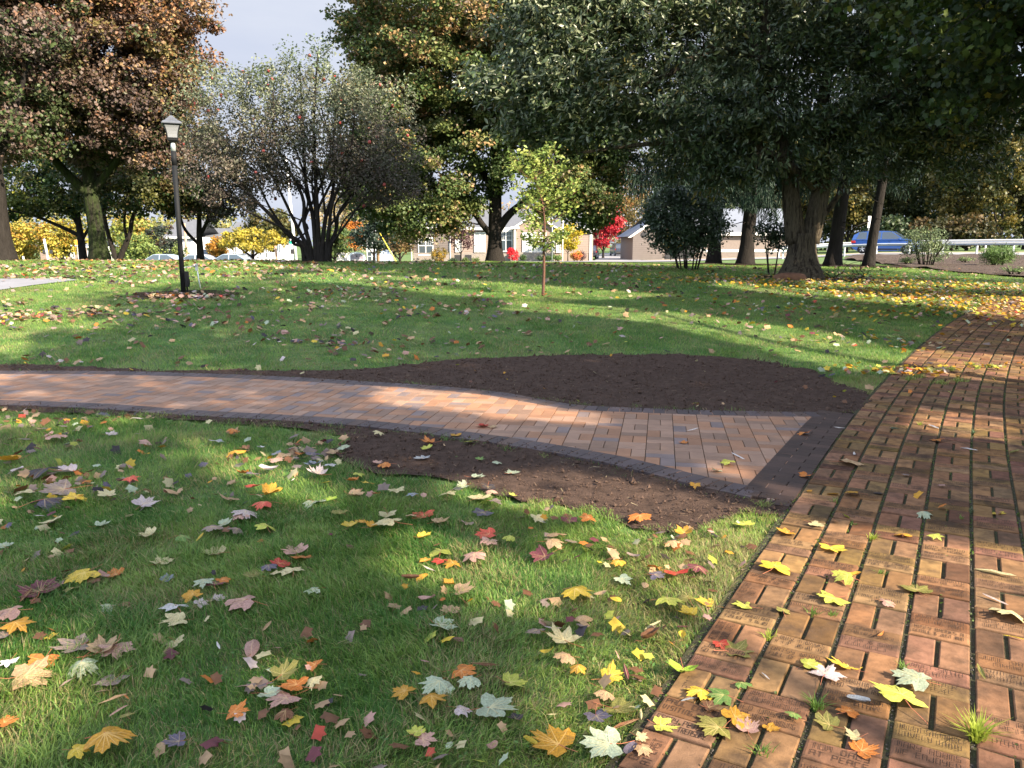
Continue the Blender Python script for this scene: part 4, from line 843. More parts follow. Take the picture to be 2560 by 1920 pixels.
# woods behind the road on the right : each tree a thing
wc = [clumpf([(.06, .075, .02), (.10, .10, .028), (.035, .055, .016)], [2, 1.0, 2]), clumpf([(.20, .17, .04), (.30, .22, .045), (.08, .095, .028)], [2, .8, 2.2]), clumpf([(.12, .095, .032), (.075, .075, .025), (.17, .11, .04)], [2, 1.8, 1]), clumpf([(.05, .085, .03), (.08, .115, .04), (.035, .055, .02)], [2, 1, 1])]
wood = [(1960, 92, 9, 7, 1, 'golden tree behind the road, left of the spruce trunks'), (2030, 98, 11, 7, 3, 'dark green tree behind the guardrail, left of the blue car'), (2105, 88, 8, 6, 1, 'yellow tree directly above the roof of the blue car'), (2175, 99, 12, 8, 0, 'olive tree behind the white road sign'),
  (2215, 82, 3.6, 5.0, 3, 'low green bush right behind the blue car bonnet'), (2245, 90, 9, 7, 0, 'olive green tree right of the blue car behind the rail'), (2310, 96, 11, 8, 3, 'dark tree in the middle of the roadside woods'), (2365, 84, 8.5, 6, 1, 'amber topped tree in the middle of the roadside woods'),
  (2430, 90, 10, 7, 0, 'olive tree behind the right hand guardrail'), (2480, 80, 11, 5.5, 1, 'tall yellowing tree near the right edge behind the road'), (2540, 84, 7, 6, 2, 'brown bronze tree at the right edge behind the road'), (2620, 82, 10, 7, 0, 'olive tree cut by the right edge behind the road'), (2400, 78, 3.5, 5, 2, 'bronze undergrowth bush behind the right guardrail'), (2320, 80, 3.8, 4.6, 2, 'brown-green bush behind the rail, right of the blue car'), (1900, 104, 10, 7, 3, 'dark green tree above the low building, behind the chestnut trunk')]
for px, d, h, w_, ci, lab in wood:
    # each roadside tree
    h *= 1.4 if h > 5 else 1
    bg_tree('woodland_tree' if h > 5 else 'round_bush', lab, 'tree' if h > 5 else 'bush', px, d, h, w_, wc[ci], lum=.58, z0=(1.6 if h > 5 else .15), ncl=int(26 + w_ * h * 1.2), nl=56, ls=.34, cr=(.95, .7), tr=.17, group='trees of the roadside woods')
# far-off mass of woodland behind them
def far_wood(pxs, d, h, cf, label, n, seed):
    P = []
    for k in range(n):
        px = rng.uniform(*pxs); dd = d + rng.uniform(0, 18); hh = h * (.75 + .4 * vnoise(px, 0, 90, seed)); P.append(A(px, dd) + np.array([0, 0, rng.uniform(.02, 1) * hh]))
    P = np.array(P); k = np.repeat(np.arange(n), 34); Q = P[k] + rng.normal(0, 1, (len(k), 3)) * np.array([1.1, 1.1, .7]); r = rng.random(n)[k]
    c = cf(Q, r, len(Q)) * rng.uniform(.75, 1.25, len(Q))[:, None]
    tag(link('far_woodland', leaves_mesh('far_woodland', Q, rng.standard_normal((len(Q), 3)) + np.array([0, -.5, .5]), rng.uniform(.4, .75, len(Q)), c, 'tri2'), M['leaf']), label, 'woodland', kind='stuff')
far_wood((1600, 2750), 125, 24, clumpf([(.04, .06, .02), (.07, .075, .025), (.12, .10, .03)], [2, 1.4, .6]), 'dark mass of woodland far behind the road on the right', 1500, 1)
far_wood((-200, 620), 125, 9, clumpf([(.16, .17, .06), (.28, .24, .07), (.08, .11, .05)], [1, 1, 1]), 'yellow-green mass of distant trees behind the parked cars', 300, 2)
far_wood((800, 1650), 165, 11, clumpf([(.30, .24, .15), (.24, .22, .13), (.34, .22, .11)], [1, 1, 1]), 'pale brown wooded hill far behind the long house', 300, 3)

# bushes by the long house
for px, d, h, w_, c, lab in [(1100, 71, 1.55, 2.0, [(.32, .20, .03), (.20, .17, .04)], 'golden brown round bush by the left windows of the long house'), (1281, 69.5, 1.25, 1.25, [(.70, .035, .05), (.58, .03, .04)], 'bright red round bush right of the central maple trunk'),
   (1437, 69, 1.05, 1.2, [(.62, .22, .05), (.55, .12, .05), (.45, .30, .05)], 'orange bush under the bright yellow young tree'), (1452, 70.5, .85, .9, [(.14, .08, .08), (.18, .11, .10)], 'dusky purple bush at the stone corner of the long house'),
   (1392, 69, .6, 1.0, [(.10, .17, .04), (.16, .24, .06)], 'low green clipped bush left of the orange bush'), (1370, 70, .55, .8, [(.07, .12, .03)], 'low dark green bush beside the sapling stem'), (1307, 70, .6, .65, [(.07, .12, .04)], 'small green bush right of the red bush'),
   (1135, 70, .5, .8, [(.05, .08, .04)], 'low dark clipped bush beside the golden brown bush'), (1164, 69.5, .45, .7, [(.10, .14, .04)], 'low green clipped bush under the purple tree'), (1190, 69.5, .45, .8, [(.12, .16, .05)], 'low clipped bush left of the central maple trunk'), (1062, 70.5, .4, .7, [(.07, .10, .05)], 'leftmost low bush before the long house'), (1076, 70.5, .38, .6, [(.05, .08, .04)], 'low bush below the left twin window of the long house'),
   (1350, 71, .5, .7, [(.06, .10, .04)], 'low bush left of the sapling stem by the stone wall')]:
    make_shrub('garden_bush', lab, A(px, d), w_, h, 5, int(14 + w_ * h * 14), 50, .10, clumpf(c, [1] * len(c)), zlow=.02, cr=(.22, .18), cat='bush', group='bushes by the long house', lm='leaf')
# plants on the mulch bank
b = G(2315, 665)
make_shrub('leafy_weed_plant', 'silvery arching plant at the left end of the mulch bank', b + np.array([0, 0, .0]), 2.3, 1.7, 14, 70, 36, .11, clumpf([(.14, .18, .09), (.09, .13, .06), (.20, .25, .11)], [1, 1, .7]), tpl='lance', zlow=.0, cr=(.35, .25), cat='plant', lm='leaf')
b = G(2492, 668)
make_shrub('leafy_weed_plant', 'clump of green grass-like weeds on the mulch bank near the right edge', b, 1.4, .95, 12, 44, 60, .16, clumpf([(.12, .20, .05), (.09, .15, .04)], [1, 1]), tpl='need', zlow=.0, cr=(.3, .25), cat='plant', lm='leaf')
for px, py, w_, lab in [(2412, 660, .7, 'small green weed in the middle of the mulch bank'), (2535, 690, .9, 'pale tuft of weeds at the foot of the mulch bank by the right edge'), (2270, 665, .7, 'low weed left of the silvery arching plant')]:
    make_shrub('leafy_weed_plant', lab, G(px, py), w_, .35, 6, 16, 40, .09, clumpf([(.12, .18, .06), (.18, .21, .10)], [1, 1]), tpl='lance', zlow=.0, cr=(.2, .12), cat='plant', lm='leaf')

# ---------------------------------------------------------------- the maples on the right whose shade falls over the lawn
LITPX += [np.array(p, float) for p in [
  [(-300, 660), (900, 655), (1000, 662), (700, 672), (300, 674), (-300, 672)],
  [(700, 684), (1000, 690), (1350, 712), (1700, 740), (1500, 752), (1300, 742), (1000, 712), (760, 706)],
  [(1250, 750), (1500, 765), (1700, 780), (1900, 808), (2080, 835), (2230, 872), (2700, 905), (2700, 965), (2200, 960), (2060, 915), (1850, 862), (1650, 812), (1450, 788), (1250, 776)],
  [(2000, 700), (2700, 712), (2700, 732), (2000, 718)], [(1800, 702), (2150, 735), (2400, 755), (2250, 765), (2000, 742), (1760, 715)],
  [(2300, 745), (2700, 748), (2700, 800), (2420, 790)],
  [(940, 970), (1180, 985), (1500, 1040), (1540, 1075), (1200, 1050), (900, 1010)],
  [(1080, 1195), (1350, 1175), (1700, 1225), (1960, 1290), (1800, 1400), (1600, 1350), (1300, 1290), (1050, 1240)],
  [(1380, 1290), (1700, 1335), (1980, 1300), (2700, 1400), (2700, 2000), (1600, 1980), (1300, 1860), (1330, 1640), (1500, 1600), (1420, 1480), (1300, 1380)],
  [(420, 1080), (700, 1150), (880, 1240), (780, 1290), (520, 1190)], [(950, 1310), (1350, 1400), (1420, 1560), (1150, 1540), (900, 1420)], [(-100, 1560), (160, 1600), (260, 1800), (0, 1900), (-200, 1800)], [(600, 1640), (800, 1660), (840, 1750), (640, 1730)],
  
  [(2250, 1020), (2560, 1060), (2560, 1120), (2200, 1080)]]]
LIT3D += [(SB + np.array([-.1, 0, 1.1]), 1.1), (SB + np.array([-.2, 0, 2.3]), 1.0), (np.array([8.2, 21.7, 1.6]), .5)]
colA = clumpf([(.045, .085, .018), (.03, .06, .015), (.10, .14, .025), (.26, .25, .04), (.075, .095, .02)], [2.2, 2, 1.2, .45, 1.4])
# overhanging maple, its lower boughs come into the top right of the view
b = np.array([12.6, 11.0, float(T(12.6, 11.0))])
make_tree('maple_tree', 'green maple whose dark boughs hang into the upper right corner', 'maple tree', b,
  [(0, 0, -.2, .42), (0, 0, 2, .34), (-.1, 0, 4, .28), (-.2, .1, 7.5, .18), (-.3, 0, 12, .08)],
  [[(-.05, 0, 3.0, .15), (-1.6, .6, 4.4, .11), (-3.4, 1.2, 5.4, .08), (-5.2, 1.8, 5.6, .04)], [(0, 0, 3.6, .15), (-1.2, -1.6, 5.2, .11), (-2.4, -3.2, 6.4, .06)], [(-.1, 0, 4.2, .15), (-1.0, 2.2, 6.2, .10), (-1.8, 4.2, 7.4, .05)], [(0, 0, 4, .14), (1.8, .5, 6.5, .09), (3, 1, 8.5, .04)], [(-.1, 0, 5.5, .13), (-2.2, 0, 8, .09), (-4.2, 0, 9.6, .04)]],
  [(-2.2, .8, 8.6, 4.6, 5.2, 3.9, 1.3), (-4.4, 1.8, 6.2, 2.9, 3.6, 2.1, 1.1), (1.6, 0, 8, 3.6, 4.2, 3.6, .8), (-1.8, 3.6, 5.0, 3.4, 2.8, 2.0, 1.0), (-1.2, -2.6, 7.6, 3.4, 3.2, 3, .8), (-1.0, 1.4, 4.3, 2.6, 2.6, 1.2, .7)],
  760, 88, .15, colA, lum=.62, tpl='maple5', cr=(.58, .36), sides=14, twig=.015, prune=.93, ydown=.2)
b = np.array([13.5, 17.5, float(T(13.5, 17.5))])
make_tree('maple_tree', 'second green maple outside the right edge, behind the overhanging one', 'maple tree', b,
  [(0, 0, -.2, .36), (0, 0, 2, .3), (0, 0, 5, .22), (0, 0, 11, .07)], [[(0, 0, 3, .13), (-2, .6, 4.5, .09), (-3.6, 1, 5, .04)], [(0, 0, 3.6, .13), (1.5, 1.5, 5.5, .08), (2.5, 2.5, 7, .04)]],
  [(0, 0, 8.2, 4.0, 4.0, 4.2, 1.2), (-2.4, .6, 6.0, 2.8, 3, 2.2, 1.0), (-1.8, -1.2, 4.3, 2.3, 2.2, 1.1, .7)], 430, 80, .16, colA, lum=.62, tpl='maple5', cr=(.62, .4), sides=12, twig=.015, prune=.9, ydown=.2)
def shade(label, x, y, h, rx, rz, ncl=330, nl=70, zc=None):  # unseen maples placed for their shade; crowns shaped to let set sun patches through
    b = np.array([x, y, float(T(x, y))]); zc = zc or h - rz
    return make_tree('maple_tree', label, 'maple tree', b, [(0, 0, -.2, .42), (0, 0, 2, .33), (.1, 0, 5, .24), (0, 0, h * .85, .07)],
      [[(0, 0, 3, .15), (-1.6, .8, 5, .1), (-rx * .7, 1.2, 7, .05)], [(0, 0, 3.4, .15), (1.4, -1, 5.4, .1), (rx * .6, -1.6, 7.5, .05)], [(0, 0, 3.8, .13), (.5, 1.8, 6, .09), (.6, rx * .7, 8, .04)]],
      [(0, 0, zc, rx, rx, rz, 1)], ncl, nl, .17, colA, lum=.7, tpl='maple5', cr=(.62, .42), sides=10, twig=.02, prune=.95, shell=.35)
shade('shade maple beside the walk, left of the overhanging one', 11.3, 3.6, 13.5, 5.3, 4.8, 470)
shade('shade maple between the nearest one and the tall far one', 17.8, -5.0, 13.5, 5.4, 4.6, 420)
shade('shade maple standing right of the walk, nearest the camera', 13.0, -1.5, 13.0, 6.2, 5.0, 620)
shade('shade maple standing behind the camera on the right', 10.5, -9.0, 13.5, 6.4, 5.2, 640)
shade('shade maple farther right, between the others', 21, 2.5, 15, 6.6, 6.0, 560)
shade('tall shade maple far right behind the camera', 20.5, -8.0, 16, 6.4, 6.0, 540)
shade('tall shade maple far right beyond the walk', 24.5, 12.0, 16, 6.0, 6.0, 460)

# mulch rings, bark lump, sticks
for (px, d, a, bb) in [(1775, 34, 1.9, 1.3), (1860, 33, 1.9, 1.4), (2075, 33, 2.1, 1.5), (2165, 32.3, 2.3, 1.2)]:
    c = A(px, d); drape('mulch_ring', ellip(c, a, bb), M['mulchd'], off=.03, step=.35, bump=.06, bs=.4)
c = A(2005, 21.8); drape('mulch_ring', ellip(c + np.array([.55, -.2, 0]), 2.1, .9), M['mulchd'], off=.02, step=.2, bump=.03, bs=.25)
c = G(462, 738); drape('mulch_ring', ellip(c, 1.0, .55), M['mulchd'], off=.02, step=.12, bump=.02, bs=.15)
c = G(1975, 700); t = MB()
th_ = np.linspace(0, 2 * np.pi, 22, endpoint=False); V = []; 
for k, (z, s_) in enumerate([(-.03, 1.0), (.06, 1.02), (.13, .9), (.17, .65), (.18, .3)]):
    for a in th_: V.append(((.42 + .05 * math.sin(3 * a)) * s_ * math.cos(a), (.22 + .03 * math.cos(2 * a + 1)) * s_ * math.sin(a), z + .012 * math.sin(5 * a + k)))
n_ = len(th_); F = [np.array([(k * n_ + i_, k * n_ + (i_ + 1) % n_, (k + 1) * n_ + (i_ + 1) % n_, (k + 1) * n_ + i_) for k in range(4) for i_ in range(n_)]), (np.arange(n_) + 4 * n_)[None, :]]
t.add(V, F); M['redrock'] = mat('reddish_rock', (.17, .085, .05), .95, noise=(6, .4), bump=(12, 1, .04))
tag(t.build('rock', M['redrock'], None, True, tuple(c)), 'low reddish brown rock at the foot of the chestnut trunk', 'rock')
for k, (px, py) in enumerate([(2055, 697), (2090, 692), (2160, 697), (2110, 700)]):
    c = G(px, py); mb = MB()
    for q in range(5):
        a = rng.uniform(0, 6.28); P = [(0, 0, .02)]; 
        for s_ in range(5): a += rng.normal(0, .5); P.append((P[-1][0] + .16 * math.cos(a), P[-1][1] + .12 * math.sin(a), max(.01, P[-1][2] + rng.normal(.05, .06))))
        mb.tube(spline(P, 3), np.linspace(.012, .004, 16), 5)
    tag(mb.build('fallen_branch', M['bark'], None, True, tuple(c)), ['twisted dark fallen branch nearest the chestnut trunk', 'second dark fallen branch right of the chestnut trunk', 'rightmost dark fallen branch on the grass beside the chestnut', 'low bundle of dark sticks in front of the other fallen branches'][k], 'fallen branch', 'fallen branches by the chestnut')

# ---------------------------------------------------------------- lamp post
LPb = G(459, 733); lampH = 3.42
lamp = empty('lamp_post', LPb, 'black lamp post with a four sided frosted lantern standing on the lawn at the left', 'lamp post', rz=R(24)); lamp.scale = (1.02, 1.02, 1)
m_ = MB(); m_.tube([(0, 0, -.1), (0, 0, 2.66)], .045, 20); m_.build('post', M['black'], lamp, True)
m_ = MB(); m_.tube([(0, 0, 2.655), (0, 0, 2.76), (0, 0, 2.80), (0, 0, 2.82)], [.044, .044, .036, .02], 20); m_.build('collar', M['galv'], lamp, True)
m_ = MB(); m_.tube([(0, 0, 2.40), (0, 0, 2.65)], .0475, 20); m_.build('sleeve', M['black'], lamp, True)
def sqloft(rings, c=None):
    V = []; 
    for z, h in rings: V += [(-h, -h, z), (h, -h, z), (h, h, z), (-h, h, z)]
    n = len(rings); F = [[4 * k + j_, 4 * k + (j_ + 1) % 4, 4 * k + 4 + (j_ + 1) % 4, 4 * k + 4 + j_] for k in range(n - 1) for j_ in range(4)]; F += [[3, 2, 1, 0], [4 * n - 4, 4 * n - 3, 4 * n - 2, 4 * n - 1]]
    return V, [np.array(F)]
lz = 2.82
head = MB(); head.add(*sqloft([(lz, .035), (lz + .01, .06), (lz + .035, .085), (lz + .06, .088)])); hd = head.build('lantern_base', M['black'], lamp)
gp = [(lz + .075, .088), (lz + .14, .092), (lz + .20, .102), (lz + .26, .118), (lz + .31, .140)]
for side in range(4):
    ca, sa = math.cos(side * math.pi / 2), math.sin(side * math.pi / 2); V = []
    for z, h in gp:
        for u in (-1, 1):
            for dy in (0, -.004): x, y = u * (h - .008), -(h + dy); V.append((x * ca - y * sa, x * sa + y * ca, z))
    F = []
    for k in range(len(gp) - 1): F += [[4 * k, 4 * k + 2, 4 * k + 6, 4 * k + 4], [4 * k + 1, 4 * k + 5, 4 * k + 7, 4 * k + 3]]
    g_ = MB(); g_.add(V, [np.array(F)]); g_.build('glass_pane', M['glass'], lamp)
fr = MB()
for sx in (-1, 1):
    for sy in (-1, 1): fr.tube([(sx * h, sy * h, z) for z, h in gp], .0085, 6)
for z, h in ((lz + .072, .094), (lz + .315, .148)): fr.add(*sqloft([(z - .009, h), (z + .009, h)]))
fr.build('lantern_frame', M['black'], lamp)
rf = MB(); rf.add(*sqloft([(lz + .322, .172), (lz + .335, .176), (lz + .365, .155), (lz + .385, .120), (lz + .392, .100)])); rf.build('roof', M['capgrey'], lamp)
rf = MB(); rf.add(*sqloft([(lz + .392, .104), (lz + .402, .104), (lz + .425, .075), (lz + .43, .062)])); rf.add(*sqloft([(lz + .43, .066), (lz + .438, .066), (lz + .47, .030), (lz + .485, .015)])); rf.build('roof_tier', M['capgrey'], lamp)
fi = MB(); fi.tube([(0, 0, lz + .48), (0, 0, lz + .50), (0, 0, lz + .508), (0, 0, lz + .525), (0, 0, lz + .543), (0, 0, lz + .55)], [.010, .010, .017, .022, .015, .003], 12); fi.build('finial', M['black'], lamp, True)
bu = MB(); bu.tube([(0, 0, lz + .07), (0, 0, lz + .12), (0, 0, lz + .15), (0, 0, lz + .19), (0, 0, lz + .215), (0, 0, lz + .225)], [.014, .014, .028, .032, .02, .004], 12); bu.build('bulb', M['bulb'], lamp, True)
bx_ = MB(); bx_.box(.035, .115, -.045, .045, .12, .42, bev=.008); bo = bx_.build('outlet_box', M['black'], lamp); bx_ = MB(); bx_.box(.115, .128, -.035, .035, .16, .27, bev=.004); bx_.build('cover', M['black'], bo); bx_ = MB(); bx_.tube([(.07, 0, .13), (.07, 0, -.08)], .016, 8); bx_.build('conduit', M['black'], lamp)
pb = G(502, 722); pipe = empty('conduit_stand', pb, 'grey metal pipe with a small box and a thin arm reaching to the lamp post', 'utility pipe')
m_ = MB(); m_.tube([(0, 0, -.05), (-.045, 0, .36)], .013, 10); m_.build('pipe', M['galv'], pipe, True)
m_ = MB(); m_.box(-.075, -.035, -.03, .03, .36, .50, bev=.006); m_.build('junction_box', M['galv'], pipe)
dv = LPb - pb; m_ = MB(); m_.tube([(-.05, 0, .465), (float(dv[0]) + .045, float(dv[1]), .445)], .010, 8); m_.build('arm', M['galv'], pipe, True)

# ---------------------------------------------------------------- cars
M['tyre'] = mat('tyre', (.02, .02, .02), .85); M['rim'] = mat('rim', (.55, .56, .58), .35, metal=.7); M['cglass'] = mat('car_glass', (.06, .08, .10), .08, spec=.9, coat=.5)
M['trim'] = mat('car_trim', (.03, .03, .033), .6); M['tail'] = mat('tail_light', (.55, .02, .02), .2, coat=.5); M['headl'] = mat('head_light', (.75, .78, .8), .15, coat=.6); M['plate'] = mat('number_plate', (.6, .6, .55), .5)
def paint(n, c): M[n] = mat(n, c, .32, metal=.25, spec=.5, coat=.8); return M[n]
def make_car(label, loc, rz, L_, W_, H_, col, kind='suv', cat='car', group='cars parked on the street'):
    root = empty({'suv': 'sport_utility_car', 'sedan': 'parked_car', 'pickup': 'pickup_truck'}[kind], loc, label, cat, group, rz)
    hw = W_ / 2; g = .20 if kind != 'pickup' else .3; belt = {'suv': .60, 'sedan': .60, 'pickup': .58}[kind] * H_
    # stations along x (front = +): (x, bottom, belt height, roof height or None)
    if kind == 'suv': rf = [(-.497, .62), (-.47, .84), (-.40, .955), (-.25, .995), (-.02, 1.0), (.10, .975), (.26, .69), (.30, .62)]; hood = [(.30, .62), (.42, .60), (.48, .55), (.50, .44)]; tail = [(-.50, .40), (-.497, .58)]
    elif kind == 'sedan': rf = [(-.40, .64), (-.27, .90), (-.18, .985), (0, 1.0), (.08, .97), (.24, .68), (.28, .63)]; hood = [(.28, .63), (.42, .58), (.48, .52), (.50, .40)]; tail = [(-.50, .45), (-.49, .62), (-.43, .65)]
    else: rf = [(-.08, .60), (-.07, .93), (-.02, 1.0), (.12, 1.0), (.16, .96), (.25, .66), (.28, .60)]; hood = [(.28, .60), (.42, .58), (.48, .54), (.50, .40)]; tail = [(-.50, .42), (-.50, .60), (-.49, .61)]
    # lower body with tumblehome: profile swept over widths
    low = [(-.48, .20), (-.50, .30)] + tail + ([(-.42, .63)] if kind == 'sedan' else []) + [(x, min(z, .62)) for x, z in hood[0:1]] + hood[1:] + [(.50, .28), (.47, .19)]
    wx = [(.335, .0), (-.325, .0)]; wr = .205 * (1.7 / 1.7) * H_ if kind != 'sedan' else .215 * H_; wr = min(wr, .37)
    def arch(cx_):
        return [(cx_ + (wr + .06) / L_ * math.cos(a), (g + 0.0) / H_ + (wr + .07) / H_ * math.sin(a) * 1.05) for a in np.linspace(math.pi, 0, 9)]
    bottom = [(-.46, .19)] + arch(-.325)[::1] + arch(.335)[::1] + [(.46, .19)]
    top = tail + ([(-.42, .63)] if kind == 'sedan' else [(-.49, .62)] if kind == 'suv' else [(-.49, .61), (-.09, .60)]) + hood
    prof = bottom + [(.49, .24)] + top[::-1] + [(-.49, .26)]
    prof = [(x * L_, z * H_) for x, z in prof]
    n = len(prof); V = []; cxm = 0
    for yy, sc, dz in ((-hw * .86, .985, 0), (-hw * .97, 1.0, 0), (-hw, 1.0, 0), (hw, 1.0, 0), (hw * .97, 1.0, 0), (hw * .86, .985, 0)): pass
    slices = [(-hw * .94, .96), (-hw, 1.0), (-hw * .8, 1.0), (hw * .8, 1.0), (hw, 1.0), (hw * .94, .96)]
    mb = MB(); rows = []
    for si, yy in enumerate((-hw, -hw * .93, hw * .93, hw)):
        for x, z in prof:
            zt = z / H_; sh = 0.985 if si in (0, 3) else 1.0
            y_ = yy * (1 - .05 * max(0, (zt - .42) / .2) * (1 if si in (0, 3) else .6) - .04 * max(0, (.3 - zt) / .12)) * (1 - .10 * max(0, abs(x) / L_ - .36) / .14)
            V.append((x * (1 if si in (1, 2) else .992), y_, z * (1 if si in (1, 2) else (.985 if zt > .4 else 1.01))))
    F = []
    for k in range(3):
        for i_ in range(n): F.append((k * n + i_, k * n + (i_ + 1) % n, (k + 1) * n + (i_ + 1) % n, (k + 1) * n + i_))
    mb.add(V, [np.array(F), np.arange(n)[::-1][None, :], (np.arange(n) + 3 * n)[None, :]]); body = mb.build('body', M[col], root)
    # cabin
    rw = hw * .76; bw = hw * .93; mb = MB(); V = []
    rp = [(x * L_, z * H_) for x, z in rf]; zb = min(p[1] for p in rp); zt = max(p[1] for p in rp)
    for sgn in (-1, 1):
        for x, z in rp: V.append((x, sgn * (bw + (rw - bw) * (z - zb) / (zt - zb)), z))
    n = len(rp); F = [(i_, i_ + 1, n + i_ + 1, n + i_) for i_ in range(n - 1)]
    mb.add(V, [np.array(F), np.arange(n)[::-1][None, :], (np.arange(n) + n)[None, :]]); mb.build('cabin', M[col], root)
    def wy(z): return bw + (rw - bw) * (z - zb) / (zt - zb)
    def topz(x): return float(np.interp(x, [p[0] for p in rp], [p[1] for p in rp]))
    def botx(z, side): # x of the pillar line at height z at front/back
        if side > 0: xs = [p for p in rp if p[0] > 0][::-1]
        else: xs = [p for p in rp if p[0] < 0]
        zs = [p[1] for p in xs]; xx = [p[0] for p in xs]; o_ = np.argsort(zs); return float(np.interp(z, np.array(zs)[o_], np.array(xx)[o_]))
    z0_ = zb + .03 * H_; z1_ = zt - .045 * H_
    splits = {'suv': [(-.43, -.275), (-.255, -.06), (-.04, .27)], 'sedan': [(-.40, -.06), (-.04, .27)], 'pickup': [(-.06, .02), (.035, .25)]}[kind]
    for sgn in (-1, 1):
        for (xa, xb) in splits:
            xa *= L_; xb *= L_
            pts = []
            lo0 = max(xa, botx(z0_, -1) + .06); lo1 = max(xa, botx(z1_, -1) + .05); hi0 = min(xb, botx(z0_, 1) - .07); hi1 = min(xb, botx(z1_, 1) - .06)
            if hi0 - lo0 < .05: continue
            pts = [(lo0, sgn * (wy(z0_) + .006), z0_), (hi0, sgn * (wy(z0_) + .006), z0_), (max(hi1, lo1 + .02), sgn * (wy(z1_) + .006), z1_), (lo1, sgn * (wy(z1_) + .006), z1_)]
            MB().poly(pts if sgn < 0 else pts[::-1]).build('side_window', M['cglass'], root)
    # windscreen, rear window
    for side, nm in ((1, 'windscreen'), (-1, 'rear_window')):
        za, zc_ = z0_ + .01, z1_ + .01; xa, xb = botx(za, side) + side * .008, botx(zc_, side) + side * .008
        ya, yb = wy(za) - .07, wy(zc_) - .07; pts = [(xa, -ya, za), (xa, ya, za), (xb, yb, zc_), (xb, -yb, zc_)]
        MB().poly(pts if side > 0 else pts[::-1]).build(nm, M['cglass'], root)
    for cx_ in (.335, -.325):
        for sgn in (-1, 1):
            wl = empty('wheel', (0, 0, 0), None, None); wl.parent = root; y0_, y1_ = sgn * (hw - .22), sgn * (hw - .005)
            m2 = MB(); m2.tube([(cx_ * L_, y0_, wr), (cx_ * L_, y0_ + sgn * .02, wr), (cx_ * L_, y1_ - sgn * .02, wr), (cx_ * L_, y1_, wr)], [wr * .94, wr, wr, wr * .92], 24); m2.build('tyre', M['tyre'], wl, True)
            m2 = MB(); m2.tube([(cx_ * L_, y1_ - sgn * .03, wr), (cx_ * L_, y1_ + sgn * .004, wr)], wr * .64, 24)
            m2.build('wheel_disc', M['trim'], wl); m2 = MB(); m2.tube([(cx_ * L_, y1_ - sgn * .02, wr), (cx_ * L_, y1_ + sgn * .016, wr)], wr * .20, 12)
            for q in range(5):
                a = q * 2 * math.pi / 5 + .3; m2.tube([(cx_ * L_, y1_ + sgn * .008, wr), (cx_ * L_ + wr * .58 * math.cos(a), y1_ + sgn * .010, wr + wr * .58 * math.sin(a))], .035, 5)
            m2.build('rim', M['rim'], wl)
    # sill, lights, mirrors, bumper, rails
    m2 = MB(); m2.box(-.24 * L_, .24 * L_, -hw - .004, hw + .004, .17 * H_, .23 * H_); m2.build('sill_trim', M['trim'], root)
    for sgn in (-1, 1):
        m2 = MB(); m2.box(-.503 * L_, -.44 * L_, sgn * hw * .98 - .03 if sgn > 0 else -hw * 1.0 - .0, (sgn * hw * .98 + .02) if sgn > 0 else -hw * .93, .47 * H_, .575 * H_, bev=.015); m2.build('tail_light', M['tail'], root)
        m2 = MB(); y_ = sgn * hw * .80; m2.box(.445 * L_, .497 * L_, y_ - .15, y_ + .13, .43 * H_, .50 * H_, bev=.015); m2.build('headlight', M['headl'], root)
        m2 = MB(); y_ = sgn * (hw + .07); m2.box(.215 * L_, .245 * L_, y_ - .09, y_ + .07, .61 * H_, .68 * H_, bev=.015); m2.build('mirror', M[col], root)
        for hx in ((-.12, .08) if kind != 'pickup' else (.06,)): m2 = MB(); m2.box(hx * L_ - .09, hx * L_ + .09, sgn * (hw + .004) - .012, sgn * (hw + .004) + .012, .515 * H_, .535 * H_, bev=.004); m2.build('door_handle', M['trim'], root)
        if kind == 'suv': m2 = MB(); m2.tube([(-.36 * L_, sgn * rw * .93, H_ * .985), (-.34 * L_, sgn * rw * .93, H_ * 1.02), (.02 * L_, sgn * rw * .93, H_ * 1.025), (.05 * L_, sgn * rw * .93, H_ * .985)], .018, 6); m2.build('roof_rail', M['trim'], root)
    m2 = MB(); m2.box(-.51 * L_, -.47 * L_, -hw * .88, hw * .88, .20 * H_, .34 * H_, bev=.02); m2.build('bumper', M['trim'] if kind == 'suv' else M[col], root)
    m2 = MB(); m2.box(-.513 * L_ , -.509 * L_, -.16, .16, .40 * H_, .46 * H_); m2.build('number_plate', M['plate'], root)
    if kind == 'pickup':
        m2 = MB(); m2.box(-.47 * L_, -.10 * L_, -hw * .8, hw * .8, .60 * H_, .603 * H_ + .01); m2.build('bed_floor', M['trim'], root)
        m2 = MB(); m2.box(-.485 * L_, -.47 * L_, -hw * .9, hw * .9, .59 * H_, .64 * H_); m2.build('tailgate', M[col], root)
    return root
paint('blue_paint', (.035, .12, .40)); paint('dark_paint', (.035, .045, .07)); paint('silver_blue_paint', (.36, .44, .55)); paint('pale_paint', (.55, .60, .68)); paint('navy_paint', (.03, .035, .06))
c = A(2203, 60.5); c[2] += .06; hd_ = A(2300, 58.5) - A(2040, 63.2); rzb = math.atan2(hd_[1], hd_[0])
make_car('blue sport utility car driving right on the road behind the guardrail', c, rzb, 4.62, 1.8, 1.66, 'blue_paint', group=None)
c = A(1543, 112); c[2] += .06; make_car('dark sport utility car seen from behind, parked in the driveway by the garage', c, R(94), 4.6, 1.85, 1.72, 'dark_paint', group=None)
c = A(414, 70.5); c[2] += .06; make_car('silver blue car whose roof shows left of the lamp post', c, R(175), 4.5, 1.75, 1.44, 'silver_blue_paint', 'sedan')
c = A(500, 72.5); c[2] += .06; make_car('pale silver car hidden behind the dark purple-green tree trunk', c, R(178), 4.6, 1.75, 1.44, 'pale_paint', 'sedan')
